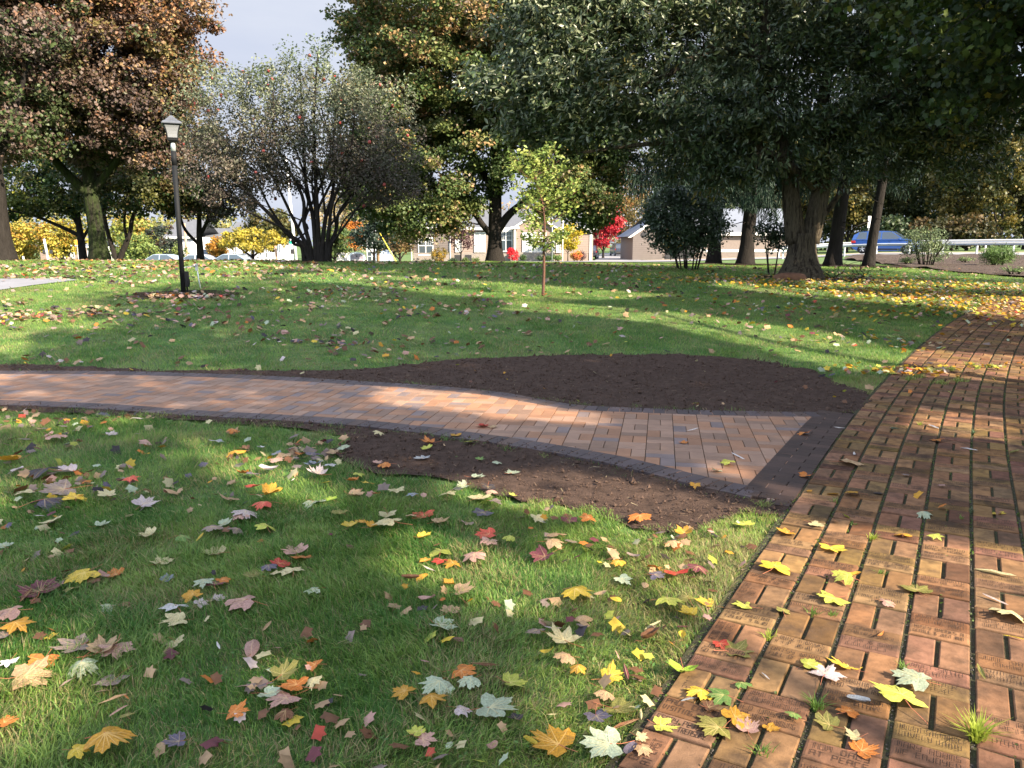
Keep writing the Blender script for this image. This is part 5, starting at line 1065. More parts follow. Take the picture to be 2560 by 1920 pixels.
c = A(583, 71.5); c[2] += .06; make_car('grey blue car roof right of the pickup truck, below the yellow tree', c, R(176), 4.5, 1.75, 1.47, 'silver_blue_paint', 'sedan')
c = A(545, 77.5); c[2] += .06; make_car('dark navy pickup truck parked in front of the grey roofed house', c, R(176), 5.6, 1.95, 1.95, 'navy_paint', 'pickup', 'pickup truck', None)
c = A(963, 74); c[2] += .10; make_car('pale blue car just right of the wooden pole behind the lawn crest', c, R(100), 4.3, 1.75, 1.45, 'silver_blue_paint', 'sedan')
c = A(1472, 88); c[2] += .06; make_car('dark car parked under the red tree at the house corner', c, R(80), 4.4, 1.75, 1.45, 'navy_paint', 'sedan', group=None)

# ---------------------------------------------------------------- guardrails
def guard(label, pts, h, zoff, post, drop, nb, beam=.16, mt='rail'):
    P = np.array([A(px, d) for px, d in pts]); P = resample3(P, 2.0); P[:, 2] = T(P[:, 0], P[:, 1]) + zoff
    root = empty('guardrail', P[0], label, 'guardrail', 'guardrails along the road'); o_ = P[0]
    m2 = MB(); Q = P - o_ + np.array([0, 0, h]); prof = [(-.02, -beam), (.05, -beam * .7), (0, -beam * .5), (.06, -beam * .2), (.02, 0), (-.02, 0)]
    V = []; F = []
    D, S, U = frames(Q)
    for p, s_ in zip(Q, S):
        for a, b_ in prof: V.append(p + s_ * a + np.array([0, 0, b_]))
    n = len(prof); m2.add(V, [np.array([(k * n + j_, k * n + (j_ + 1) % n, (k + 1) * n + (j_ + 1) % n, (k + 1) * n + j_) for k in range(len(Q) - 1) for j_ in range(n)])]); m2.build('rail', M[mt], root)
    for k in range(0, len(P), nb):
        p = P[k] - o_; m2 = MB(); m2.box(p[0] - post, p[0] + post, p[1] + .05, p[1] + .05 + post * 2, p[2] - .3, p[2] + h - beam * drop); m2.build('post', M[mt], root)
def resample3(P, step):
    l = np.r_[0, np.cumsum(np.linalg.norm(np.diff(P, axis=0), axis=1))]; t = np.linspace(0, l[-1], int(l[-1] / step) + 1); return np.column_stack([np.interp(t, l, P[:, k]) for k in range(3)])
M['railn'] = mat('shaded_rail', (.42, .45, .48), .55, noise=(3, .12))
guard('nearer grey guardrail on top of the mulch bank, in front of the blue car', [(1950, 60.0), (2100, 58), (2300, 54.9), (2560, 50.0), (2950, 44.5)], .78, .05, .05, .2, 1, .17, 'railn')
guard('farther white guardrail behind the blue car', [(1940, 72.5), (2100, 70), (2300, 66), (2560, 60.8), (2950, 55)], .92, .12, .05, .6, 2, .30)

# ---------------------------------------------------------------- houses
M['siding'] = mat('tan_siding', (.24, .185, .16), .85, noise=(1.5, .08)); M['sidingd'] = mat('brown_siding', (.135, .115, .108), .85, noise=(1.5, .1))
M['stone'] = mat('stone_base', (.25, .21, .17), .9, noise=(5, .35), col2=(.22, .20, .20), bump=(9, .8, .05)); M['shingle'] = mat('grey_shingles', (.10, .105, .12), .9, noise=(3, .15)); M['shingle2'] = mat('blue_grey_roof', (.14, .155, .19), .85, noise=(2, .1))
M['wsiding'] = mat('white_siding', (.56, .57, .61), .8, noise=(2, .04)); M['brickw'] = mat('pale_brick', (.19, .155, .14), .9, noise=(6, .2))
def clap(mb, x0, x1, y, z0, z1, step=.16):
    z = z0
    while z < z1 - .01:
        zt = min(z + step, z1); mb.add([(x0, y - .022, z), (x1, y - .022, z), (x1, y - .004, zt), (x0, y - .004, zt), (x0, y, z), (x1, y, z)], [np.array([(0, 1, 2, 3), (4, 5, 1, 0)])]); z = zt
def window(root, x0, x1, y, z0, z1, nx=2, bars=True, pane='pane', deco=False):
    m2 = MB(); t = .09
    m2.box(x0 - t, x1 + t, y - .07, y - .03, z1, z1 + t * 1.3); m2.box(x0 - t, x1 + t, y - .09, y - .03, z0 - t * 1.2, z0)
    m2.box(x0 - t, x0, y - .066, y - .03, z0, z1); m2.box(x1, x1 + t, y - .066, y - .03, z0, z1)
    for k in range(1, nx): xm = x0 + (x1 - x0) * k / nx; m2.box(xm - .045, xm + .045, y - .064, y - .03, z0, z1)
    zm = z0 + (z1 - z0) * .55; 
    for k in range(nx):
        xa = x0 + (x1 - x0) * k / nx + .045 * (k > 0); xb = x0 + (x1 - x0) * (k + 1) / nx - .045 * (k < nx - 1); m2.box(xa, xb, y - .055, y - .03, zm - .03, zm + .03)
        if bars:
            for q in (1, 2): xq = xa + (xb - xa) * q / 3; m2.box(xq - .012, xq + .012, y - .05, y - .03, zm + .03, z1)
            m2.box(xa, xb, y - .048, y - .03, (zm + z1) / 2 - .012, (zm + z1) / 2 + .012)
    f = m2.build('window', M['white'], root); m2 = MB(); m2.poly([(x0, y - .035, z0), (x1, y - .035, z0), (x1, y - .035, z1), (x0, y - .035, z1)]); m2.build('pane', M[pane], f); return f
def gable_roof(root, x0, x1, y0, y1, ze, h, ov=.4, mt='shingle', axis='x', th=.14):
    m2 = MB()
    if axis == 'x':
        ym = (y0 + y1) / 2
        for sgn, ya in ((1, y0 - ov), (-1, y1 + ov)):
            zb_ = ze - ov * h / ((y1 - y0) / 2); V = [(x0 - ov, ya, zb_), (x1 + ov, ya, zb_), (x1 + ov, ym, ze + h), (x0 - ov, ym, ze + h)]; V += [(a, b_, c_ + th) for a, b_, c_ in V]
            m2.add(V, [np.array([(0, 1, 2, 3)[::-1], (4, 5, 6, 7), (0, 1, 5, 4), (1, 2, 6, 5), (3, 0, 4, 7)])])
    else:
        xm = (x0 + x1) / 2
        for xa in (x0 - ov, x1 + ov):
            zb_ = ze - ov * h / ((x1 - x0) / 2); V = [(xa, y0 - ov, zb_), (xa, y1 + ov, zb_), (xm, y1 + ov, ze + h), (xm, y0 - ov, ze + h)]; V += [(a, b_, c_ + th) for a, b_, c_ in V]
            m2.add(V, [np.array([(0, 1, 2, 3), (4, 5, 6, 7), (0, 1, 5, 4), (1, 2, 6, 5), (3, 0, 4, 7), (2, 3, 7, 6)])])
    m2.build('roof', M[mt], root)
hb = A(1050, 75); hb[2] = -.12
H1 = empty('long_house', hb, 'long single storey tan house with white trimmed windows and a stone base beyond the lawn', 'house')
PXM = 75 / FPX
def hx(px): return (px - 1050) * PXM
ends = hx(1482)
m2 = MB(); clap(m2, hx(1037), hx(1126), 0, .85, 3.0); m2.box(hx(1037), hx(1126), 0, 8, 0, 3.0); m2.build('wing_wall', M['sidingd'], H1)
m2 = MB(); m2.box(hx(1126), ends, .9, 9.5, 0, 3.0); clap(m2, hx(1126), ends - .02, .9, .75, 3.0); m2.build('wall', M['siding'], H1)
m2 = MB(); m2.box(hx(1037) - .02, hx(1126), -.10, -.026, 0, .8); m2.box(hx(1126) + .01, hx(1242), .80, .87, 0, .75); m2.box(hx(1242) + .01, hx(1276), .40, .87, 0, .75); m2.box(hx(1276), hx(1385), -.1, .10, 0, .85); m2.build('stone_base', M['stone'], H1)
# entrance gable between px 1276 and 1385
m2 = MB(); m2.box(hx(1288), hx(1384), .10, 2, 0.0, 3.1); clap(m2, hx(1288), hx(1384), .10, .85, 3.1); m2.prism([(hx(1288), 3.1), (hx(1384), 3.1), (hx(1336), 4.15)], .10, 2.0); m2.build('gable_wall', M['siding'], H1)
gable_roof(H1, hx(1288), hx(1384), .10, 5, 3.1, 1.05, .35, 'shingle', 'y')
m2 = MB(); m2.box(hx(1235), hx(1276), .55, .88, .75, 3.0); m2.build('porch_wall', M['sidingd'], H1)
# porch column, white fascias, corner boards
m2 = MB()
for pxx, yy in ((1287, -.02), (1384, -.02)): m2.box(hx(pxx) - .09, hx(pxx) + .09, yy - .08, yy + .10, 0.85, 3.0)
m2.box(hx(1126) - .06, hx(1126) + .10, -.05, -.03, 0, 3.0); m2.box(hx(1476) - .1, hx(1476) + .12, .82, .87, .0, 3.0)
m2.box(hx(1040) - .2, hx(1126), -.38, -.30, 2.95, 3.15); m2.box(hx(1387), ends + .35, .45, .53, 2.92, 3.14); m2.box(hx(1128), hx(1276), .45, .53, 2.92, 3.12); m2.box(hx(1277), hx(1298), -.18, -.10, 2.98, 3.2); m2.build('white_trim', M['white'], H1)
m2 = MB(); m2.prism([(hx(1274), 2.95), (hx(1282), 2.95), (hx(1336), 4.2), (hx(1391), 2.95), (hx(1398), 2.95), (hx(1336), 4.38)], -.30, -.26); m2.build('barge_board', M['white'], H1)
gable_roof(H1, hx(1128), ends, .9, 9.5, 3.0, 1.75, .42, 'shingle'); gable_roof(H1, hx(1040), hx(1124), 0, 8, 3.0, 1.3, .38, 'shingle')
m2 = MB(); m2.prism([(.9, 3.0), (9.5, 3.0), (5.2, 4.7)], ends - .06, ends, 'x'); m2.build('end_gable', M['siding'], H1)
window(H1, hx(1051), hx(1084), -.03, .66, 2.1, 2); window(H1, hx(1141), hx(1153), .87, .95, 2.4, 1, False, 'paneb'); window(H1, hx(1188), hx(1212), .87, .95, 2.6, 2, False, 'paneb'); window(H1, hx(1251), hx(1279), .50, .98, 2.75, 2, True); window(H1, hx(1308), hx(1362), .06, .95, 2.55, 2, True, 'paneb')
window(H1, hx(1378 + 14), hx(1378 + 22), .86, .9, 2.3, 1, False, 'paneb')
for k, pxx in enumerate((1139, 1164)): m2 = MB(); m2.box(hx(pxx), hx(pxx) + .62, -.7, -.1, 0, .62, bev=.03); m2.build('air_conditioner', M['trim'], H1)
m2 = MB(); m2.tube([(hx(1128), -.12, 0), (hx(1128), -.12, 2.9)], .05, 6); m2.tube([(hx(1033), -.3, 0), (hx(1033), -.3, 1.25)], .06, 6); m2.build('downpipe', M['white'], H1)

# low building with a gable end to the right
gb = A(1578, 79); gb[2] = float(gb[2]) - .05; PXG = 79 / FPX
def gxx(px): return (px - 1578) * PXG
H2 = empty('low_building', gb, 'low brick building with long pale grey roof and white gable edge, behind the round shrub', 'building', rz=0)
m2 = MB(); m2.box(0, 16, 0, 9, 0, 2.6); m2.prism([(0, 2.6), (0, 2.6), (4.2, 5.0), (4.2, 2.6)], 0, .02) if False else None; m2.build('wall', M['brickw'], H2)
m2 = MB(); m2.box(-.03, 2.9, -.05, -.004, 0, 2.6); clap(m2, -.03, 2.9, -.05, .1, 2.6, .2); m2.prism([(-.03, 2.6), (5.9, 2.6), (2.9, 4.45)], -.06, .0); m2.build('gable_wall', M['sidingd'], H2)
m2 = MB(); m2.prism([(-.55, 2.25), (-.25, 2.25), (2.93, 4.35), (6.1, 2.25), (6.4, 2.25), (2.93, 4.72)], -.22, -.12); m2.box(6.4, 16.4, -.45, -.38, 2.45, 2.75); m2.box(5.2, 16, -.06, -.01, .85, 1.1); m2.build('white_trim', M['white'], H2)
m2 = MB(); m2.add([(2.93, -.4, 4.55), (16.5, -.4, 2.55), (16.5, 4.5, 5.0), (2.93, 4.5, 5.0)], [np.array([(0, 1, 2, 3)])]) if False else m2.add([(5.6, -.42, 2.6), (16.5, -.42, 2.6), (16.5, 4.5, 5.2), (2.9, 4.5, 5.2), (2.93, .0, 4.6)], [np.array([(0, 1, 2, 3, 4)])]); m2.add([(-.5, -.2, 2.35), (2.93, -.2, 4.62), (2.93, 9, 4.62), (-.5, 9, 2.35), (16.5, 9.4, 2.5), (2.9, 4.5, 5.2), (16.5, 4.5, 5.2)], [np.array([(0, 1, 2, 3)]), ]); m2.add([(16.5, 9.4, 2.5), (0, 9.4, 2.5), (2.9, 4.5, 5.2), (16.5, 4.5, 5.2)], [np.array([(0, 1, 2, 3)])]); m2.build('roof', M['shingle2'], H2)
m2 = MB(); m2.tube([(1.05, -.09, 2.55), (1.05, -.13, 2.55)], .28, 20); m2.build('round_vent', M['trim'], H2)
m2 = MB(); m2.box(3.2, 6.0, -.08, -.02, 0, 2.1); m2.build('dark_doorway', M['trim'], H2)

# white houses at the left
def small_house(label, px, d, wpx, he, hr, mt, rf_, axis='y', zoff=0, wins=(), depth=7, name='white_house', door=None):
    b = A(px, d); b[2] += zoff; s_ = d / FPX; root = empty(name, b, label, 'house'); Wd = wpx * s_
    m2 = MB(); m2.box(0, Wd, 0, depth, -.3, he); clap(m2, 0, Wd, 0, .2, he)
    if axis == 'y': m2.prism([(0, he), (Wd, he), (Wd / 2, he + hr)], 0, .05)
    m2.build('wall', M[mt], root); gable_roof(root, 0, Wd, 0, depth, he, hr, .3, rf_, axis)
    for (x0, x1, z0, z1, pn) in wins: window(root, x0 * Wd, x1 * Wd, -.0, z0, z1, 2, False, pn)
    m2 = MB(); m2.box(-.1, Wd + .1, -.36, -.30, he - .15, he + .02); m2.build('eave_trim', M['white'], root)
    return root
small_house('white garage-like house right behind the lamp post with a grey roof', 432, 82, 66, 3.3, 1.7, 'wsiding', 'shingle', 'x', 0, [(.70, .86, .9, 2.1, 'paneb')])
small_house('grey roofed small white house behind the pickup truck cab', 519, 86, 50, 2.6, 1.6, 'wsiding', 'shingle', 'x', 0, [(.08, .3, .8, 2.0, 'pane'), (.62, .88, .8, 2.0, 'pane')])
small_house('long white house behind the yellow spreading tree', 583, 88, 100, 3.1, 1.8, 'wsiding', 'shingle', 'x', 0, [(.09, .17, 1.1, 2.3, 'pane'), (.70, .78, 1.3, 2.1, 'paneb'), (.9, .98, 1.2, 2.2, 'pane')])
small_house('pale house with a dark window between the utility poles', 676, 93, 24, 3.4, 1.2, 'wsiding', 'shingle', 'x', 0, [(.2, .8, 1.2, 2.2, 'pane')])
small_house('small reddish shed behind the white pole at the far left', 116, 96, 20, 2.6, .9, 'siding', 'shingle', 'x', .3, [], 4, 'shed')
small_house('low tan house with dark posts far behind the small dark tree', 172, 98, 42, 2.3, 1.0, 'siding', 'shingle', 'x', .3, [(.1, .25, .8, 1.8, 'pane'), (.5, .65, .8, 1.8, 'pane')], 5, 'tan_house')
small_house('blue-grey garage seen between the mossy maple trunk and the small dark tree', 232, 95, 26, 2.2, .6, 'wsiding', 'shingle2', 'x', .2, [], 4, 'garage')
small_house('white shed roof to the right of the arched sign', 921, 92, 30, 2.9, 1.2, 'wsiding', 'wsiding', 'x', 0, [(.1, .8, .2, 1.3, 'pane')], 5, 'shed')

# arched sign with three lines of lettering
b = A(897, 66); b[2] += 0; sg_ = empty('arched_sign', b, 'arched stone framed sign with a small emblem and three lines of lettering', 'sign'); s_ = 66 / FPX
M['signface'] = mat('sign_face', (.22, .19, .235), .7, noise=(3, .1)); M['signtxt'] = mat('sign_lettering', (.55, .50, .52), .7); M['signred'] = mat('sign_red_lettering', (.50, .16, .16), .7); M['signbase'] = mat('sign_surround', (.66, .70, .78), .8, noise=(2, .06))
hw = .55; arc = [(hw * math.cos(t), .92 + .22 * math.sin(t)) for t in np.linspace(0, math.pi, 15)]
m2 = MB(); m2.prism([(-hw - .12, -.3), (hw + .12, -.3), (hw + .12, .90)] + [((hw + .12) * math.cos(t), .92 + .33 * math.sin(t)) for t in np.linspace(0, math.pi, 15)] + [(-hw - .12, .90)], 0, .22); m2.build('surround', M['signbase'], sg_)
m2 = MB(); m2.prism([(-hw + .03, -.1), (hw - .03, -.1)] + [(x * .95, z) for x, z in arc], -.02, 0.001); fc = m2.build('face', M['signface'], sg_)
def textmesh(txt, x0, y, z0, h, mtl, parent, name='lettering', th=.15):
    V = []; F = []; cw = h * .8; w0 = x0 - cw * len(txt) / 2
    for ci, ch in enumerate(txt):
        for seg in GL.get(ch, '').split(','):
            if not seg: continue
            a = np.array([w0 + ci * cw + int(seg[0]) / 4 * .62 * cw, z0 + int(seg[1]) / 6 * h]); b2 = np.array([w0 + ci * cw + int(seg[2]) / 4 * .62 * cw, z0 + int(seg[3]) / 6 * h]); d = b2 - a; l = np.linalg.norm(d) + 1e-9; nn = np.array([-d[1], d[0]]) / l * h * th / 2
            k = len(V); V += [(p[0], y, p[1]) for p in (a - nn, b2 - nn, b2 + nn, a + nn)]; F.append((k, k + 1, k + 2, k + 3))
    return link(name, npmesh(name, np.array(V), [np.array(F)]), mtl, parent)
for k, (z, mt_) in enumerate([(.60, 'signtxt'), (.38, 'signtxt'), (.16, 'signred')]):
    m2 = MB()
    for q in range(12):   # the words themselves cannot be read in the photo: short upright strokes
        x = -.42 + q * .074; m2.box(x, x + .045, -.032, -.021, z, z + (.09 if q % 3 else .11))
    m2.build('lettering', M[mt_], fc)
m2 = MB(); m2.prism([(-.07, .84), (.07, .84), (0, 1.02)], -.032, -.021); m2.build('emblem', M['trim'], fc)
m2 = MB(); m2.tube([(.0, 0, .0), (0, 0, .01)], .01, 6)
# white trailer left of the sign
b = A(847, 76); tr_ = empty('white_trailer', b, 'white trailer with grey slatted windows left of the arched sign', 'trailer')
m2 = MB(); m2.box(0, 1.9, 0, 2.0, .35, 1.35, bev=.12); m2.build('body', M['white'], tr_); m2 = MB()
for q in range(4): m2.box(.22 + q * .22, .36 + q * .22, -.02, .02, .55, .95)
m2.build('window', M['paneb'], tr_); 
for q in (.5, 1.4): m2 = MB(); m2.tube([(q, -.02, .3), (q, .2, .3)], .3, 16); m2.build('wheel', M['tyre'], tr_)

# poles, signs, hedge
M['wood'] = mat('pole_wood', (.42, .26, .17), .9, noise=(4, .2), stretch=(4, 4, .5)); M['wpole'] = mat('pale_pole', (.72, .72, .72), .6, noise=(4, .05)); M['green'] = mat('street_sign_green', (.01, .30, .22), .5); M['guy'] = mat('yellow_guard', (.62, .52, .08), .5); M['signback'] = mat('sign_back', (.33, .36, .38), .6); M['orangesign'] = mat('orange_sign', (.75, .30, .04), .6); M['redthing'] = mat('red_plastic', (.55, .05, .04), .5)
def pole(name, label, px, d, h, r0, r1, mt, lean=0, cat='pole'):
    b = A(px, d); root = empty(name, b, label, cat); m2 = MB(); m2.tube([(0, 0, -.3), (lean * .5, 0, h * .5), (lean, 0, h)], [r0, (r0 + r1) / 2, r1], 12); m2.build('shaft', M[mt], root, True); return root
p = pole('signal_pole', 'tall pale pole rising through the apple tree with green street name signs', 748, 70, 9.5, .15, .10, 'wpole', -.55)
for sx, w_ in ((-.55, .42), (.12, .42)): m2 = MB(); m2.box(sx, sx + w_, -.06, -.03, 2.15, 2.38); m2.build('street_sign', M['green'], p)
m2 = MB(); m2.box(-.42, -.15, -.3, -.1, 1.30, 1.72, bev=.03); m2.build('signal_box', M['trim'], p)
p = pole('signal_pole', 'white leaning pole with dark signal box before the yellow trees at the left', 137, 74, 2.9, .11, .09, 'white', -.30)
for sx in (-.40, .22): m2 = MB(); m2.box(sx - .05, sx + .17, -.2, -.02, 1.55, 1.90, bev=.03); m2.build('signal_head', M['trim'], p)
pole('utility_pole', 'wooden utility pole before the white houses, between the yellow tree and the sign back', 700, 72, 2.1, .11, .10, 'wood', -.1)
pole('utility_pole', 'wooden utility pole in front of the white house right of the lamp post', 478, 76, 4.4, .11, .10, 'wood', -.05)
pole('utility_pole', 'sunlit wooden utility pole right of the arched sign', 1019 - 72 + 2, 67, 9.5, .14, .11, 'wood', .1)
pole('marker_post', 'short pale post behind the lawn crest at the left', 73, 70, 1.3, .07, .07, 'wpole', 0, 'post')
pole('thin_pole', 'thin grey pole in the grass before the yellow young tree', 1379, 66, 3.6, .035, .03, 'galv', 0)
pole('thin_pole', 'slim white pole beside the orange bush', 1405, 68, 3.6, .035, .03, 'wpole', 0)
b = A(707, 71.5); p = empty('road_sign', b, 'back of a stop-shaped grey road sign on a thin post left of the apple tree', 'road sign'); m2 = MB(); m2.tube([(0, 0, -.2), (.08, 0, 2.2)], .03, 8); m2.build('post', M['galv'], p)
m2 = MB(); V = [(.02 + .40 * .75 * math.cos(t), 1.85 + .40 * math.sin(t)) for t in np.linspace(0, 2 * math.pi, 9)[:-1] + .39]; m2.prism(V, .04, .055); m2.build('panel', M['signback'], p)
b = A(686, 73); p = empty('notice_board', b, 'small white notice board on a post before the pale house', 'sign'); m2 = MB(); m2.tube([(0, 0, -.2), (0, 0, 1.0)], .03, 8); m2.build('post', M['wood'], p); m2 = MB(); m2.box(-.24, .24, -.03, .03, .95, 1.55, bev=.01); m2.build('panel', M['white'], p)
b = A(2158, 62.6); b[0] = (2148 - 1280) / FPX * 66; b[1] = 66; b[2] = float(T(b[0], b[1])); p = empty('road_sign', b, 'narrow white road sign edge-on above the blue car, left of the thin spruce trunk', 'road sign'); m2 = MB(); m2.tube([(.24, 0, -.2), (.24, 0, 3.0)], .03, 8); m2.build('post', M['galv'], p); m2 = MB(); m2.box(.12, .36, -.06, -.03, 2.1, 3.05, bev=.01); m2.build('panel', M['white'], p)
b = A(209, 76); p = empty('road_sign', b, 'orange square road sign just left of the small dark tree trunk', 'road sign'); m2 = MB(); m2.tube([(0, 0, -.2), (0, 0, 2.9)], .03, 8); m2.build('post', M['galv'], p); m2 = MB(); m2.box(-.19, .19, -.04, -.02, 2.42, 2.86, bev=.01); m2.build('panel', M['orangesign'], p)
b = A(132, 80); m2 = MB(); m2.box(-.2, .2, -.2, .2, 0, .95, bev=.06); m2.tube([(0, 0, .95), (0, 0, 1.1)], [.16, .08], 12); tag(m2.build('red_bin', M['redthing'], None, False, tuple(b)), 'small red bin at the foot of the white leaning pole', 'bin')
# guy wire with yellow guard
g0 = AZ(996, 655, 64); g1 = AZ(935, 560, 66.5); g2 = AZ(905, 500, 67.5); p = empty('guy_wire', g0, 'slanting yellow sleeved guy wire in front of the blue-green evergreen', 'guy wire'); m2 = MB(); m2.tube([(0, 0, -.3), (g1 - g0) * .82], .045, 8); m2.build('guard_sleeve', M['guy'], p, True); m2 = MB(); m2.tube([(g1 - g0) * .8, g1 - g0, g2 - g0], .015, 6); m2.build('wire', M['galv'], p)
# clipped hedge: one row, each bush separate
for k in range(9):
    px = 612 + k * 17; make_shrub('hedge_bush', ['first', 'second', 'third', 'fourth', 'fifth', 'sixth', 'seventh', 'eighth', 'last'][k] + ' clipped green bush from the left in the hedge before the white houses', A(px, 79), .95, .95, 3, 18, 40, .14, clumpf([(.10, .14, .05), (.07, .11, .04)], [1, 1]), zlow=.0, cr=(.24, .2), cat='bush', group='hedge before the white houses', lm='leaf')
make_shrub('hedge_bush', 'dark hedge bush behind the pickup truck tailgate', A(590, 80), 2.4, 1.15, 4, 30, 44, .15, clumpf([(.04, .065, .03)], [1]), zlow=.0, cr=(.3, .25), cat='bush', lm='leaf')

# ---------------------------------------------------------------- grass
def in_any(x, y, polys):
    r = np.zeros(x.shape, bool)
    for p in polys: r |= inpoly(x, y, p)
    return r
nogr = [paver_poly, walk_poly, asph]
def grass_batch(y0, y1, dens, h, wd, nseg):
    ex = 1.5; area = .5 * (y1 ** 2 - y0 ** 2) * 1.56 + 2 * ex * (y1 - y0); n = int(dens * area)
    y = np.sqrt(rng.uniform(y0 ** 2, y1 ** 2, n)) if y0 > 5 else rng.uniform(y0, y1, n * 2); wx_ = .78 * y + ex
    if y0 <= 5: y = y[rng.random(len(y)) < wx_ / (.78 * y1 + ex)][:n]; n = len(y); wx_ = .78 * y + ex
    x = rng.uniform(-1, 1, n) * wx_
    edge = vnoise(x, y, .10, 5) * .20 - .10 + rng.normal(0, .025, n)
    k = ~in_any(x, y, nogr) & ~in_any(x + edge, y + edge, [soil1[:, :2], soil2[:, :2]])
    bare = vnoise(x, y, .5, 9) * .6 + vnoise(x, y, .14, 11) * .4; k &= rng.random(n) < np.clip(1.5 - bare * .9, .35, 1)
    if y0 > 20: k &= ~in_any(x, y, [bank[:, :2]])
    x, y = x[k], y[k]; n = len(x)
    lush = vnoise(x, y, .6, 2) * .6 + vnoise(x, y, .17, 4) * .4
    # grass thins and yellows along the sunny edge of the walk
    hh = h * (.35 + 1.2 * lush * (.6 + .8 * vnoise(x, y, .09, 15))) * rng.uniform(.55, 1.3, n); w_ = wd * rng.uniform(.7, 1.3, n)
    comb = vnoise(x, y, .9, 6) * 12 + rng.normal(0, 1.3, n); lean = rng.uniform(.35, 1.25, n) * hh
    dx, dy = np.cos(comb) * lean, np.sin(comb) * lean; px_, py_ = -np.sin(comb) * w_, np.cos(comb) * w_
    fx = rng.uniform(-1, 1, n); px_ = px_ * .6 + fx * w_ * .5
    z = T(x, y) + .002
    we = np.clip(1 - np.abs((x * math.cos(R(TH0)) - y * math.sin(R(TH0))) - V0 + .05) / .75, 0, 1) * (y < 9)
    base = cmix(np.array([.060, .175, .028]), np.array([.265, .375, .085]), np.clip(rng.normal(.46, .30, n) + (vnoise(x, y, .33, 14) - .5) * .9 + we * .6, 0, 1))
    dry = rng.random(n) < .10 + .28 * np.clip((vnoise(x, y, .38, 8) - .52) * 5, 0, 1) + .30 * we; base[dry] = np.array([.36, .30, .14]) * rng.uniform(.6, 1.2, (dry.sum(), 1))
    V = np.empty((n, 2 * nseg + 1, 3)); 
    for s_ in range(nseg):
        t = s_ / nseg; c_ = t ** 1.6; V[:, 2 * s_] = np.stack([x + dx * c_ - px_ * (1 - t * .4), y + dy * c_ - py_ * (1 - t * .4), z + hh * (1 - (1 - t) ** 1.6) * .9], -1); V[:, 2 * s_ + 1] = np.stack([x + dx * c_ + px_ * (1 - t * .4), y + dy * c_ + py_ * (1 - t * .4), z + hh * (1 - (1 - t) ** 1.6) * .9], -1)
    V[:, -1] = np.stack([x + dx, y + dy, z + hh * .9], -1)
    k = 2 * nseg + 1; F = []
    b_ = np.arange(n)[:, None] * k
    Q = [b_ + np.array([[2 * s_, 2 * s_ + 1, 2 * s_ + 3, 2 * s_ + 2]]) for s_ in range(nseg - 1)]
    Tt = b_ + np.array([[2 * nseg - 2, 2 * nseg - 1, 2 * nseg]])
    return V.reshape(-1, 3), (np.concatenate(Q) if Q else np.zeros((0, 4), int)), Tt, np.repeat(base * rng.uniform(.8, 1.2, (n, 1)), k, axis=0)
for lab, args in [('short green lawn grass nearest the camera around the soil beds', (1.2, 4.6, 16500, .041, .0019, 2)), ('mown lawn grass on both sides of the paver path', (4.6, 9.0, 6800, .046, .0027, 1)), ('lawn grass rising towards the sapling and the lamp post', (9.0, 17.0, 2000, .045, .0042, 1)), ('grass of the lawn crest under the big trees', (17, 36.0, 420, .05, .010, 1))]:
    V, Qd, Tr, c_ = grass_batch(*args)
    tag(link('lawn_grass', npmesh('lawn_grass', V, [Qd, Tr], c_), M['grass']), lab, 'grass', kind='stuff')
# tufts of weed growing in the joints
def tuft(name, label, s, v, n, h, colr, spread=.02, wd=.0022, xy=None, group='weeds in the brick joints'):
    X0, Y0 = W(s, v) if xy is None else xy; z0 = float(T(X0, Y0)) + .018; a = rng.uniform(0, 6.28, n); ln = h * rng.uniform(.45, 1.15, n); lean = rng.uniform(.25, 1.1, n)
    bx = rng.normal(0, spread * .4, n); by = rng.normal(0, spread * .4, n); V = np.empty((n, 5, 3)); w_ = wd
    for q, (t, ww) in enumerate(((0, 1), (0, -1), (.55, .9), (.55, -.9), (1, 0))):
        r = ln * lean * t ** 1.5; V[:, q, 0] = bx + np.cos(a) * r - np.sin(a) * w_ * ww; V[:, q, 1] = by + np.sin(a) * r + np.cos(a) * w_ * ww; V[:, q, 2] = ln * (t - .35 * t * t * lean)
    b_ = np.arange(n)[:, None] * 5; c_ = np.repeat(np.asarray(colr) * rng.uniform(.7, 1.3, (n, 1)), 5, axis=0)
    return tag(link(name, npmesh(name, V.reshape(-1, 3), [b_ + np.array([[0, 1, 3, 2]]), b_ + np.array([[2, 3, 4]])], c_), M['grass'], None, (float(X0), float(Y0), z0)), label, 'weed', group)
YG = (.30, .36, .05); LG = (.13, .22, .04)
def sv(px, py):
    g = G(px, py); return uS(g[0], g[1])
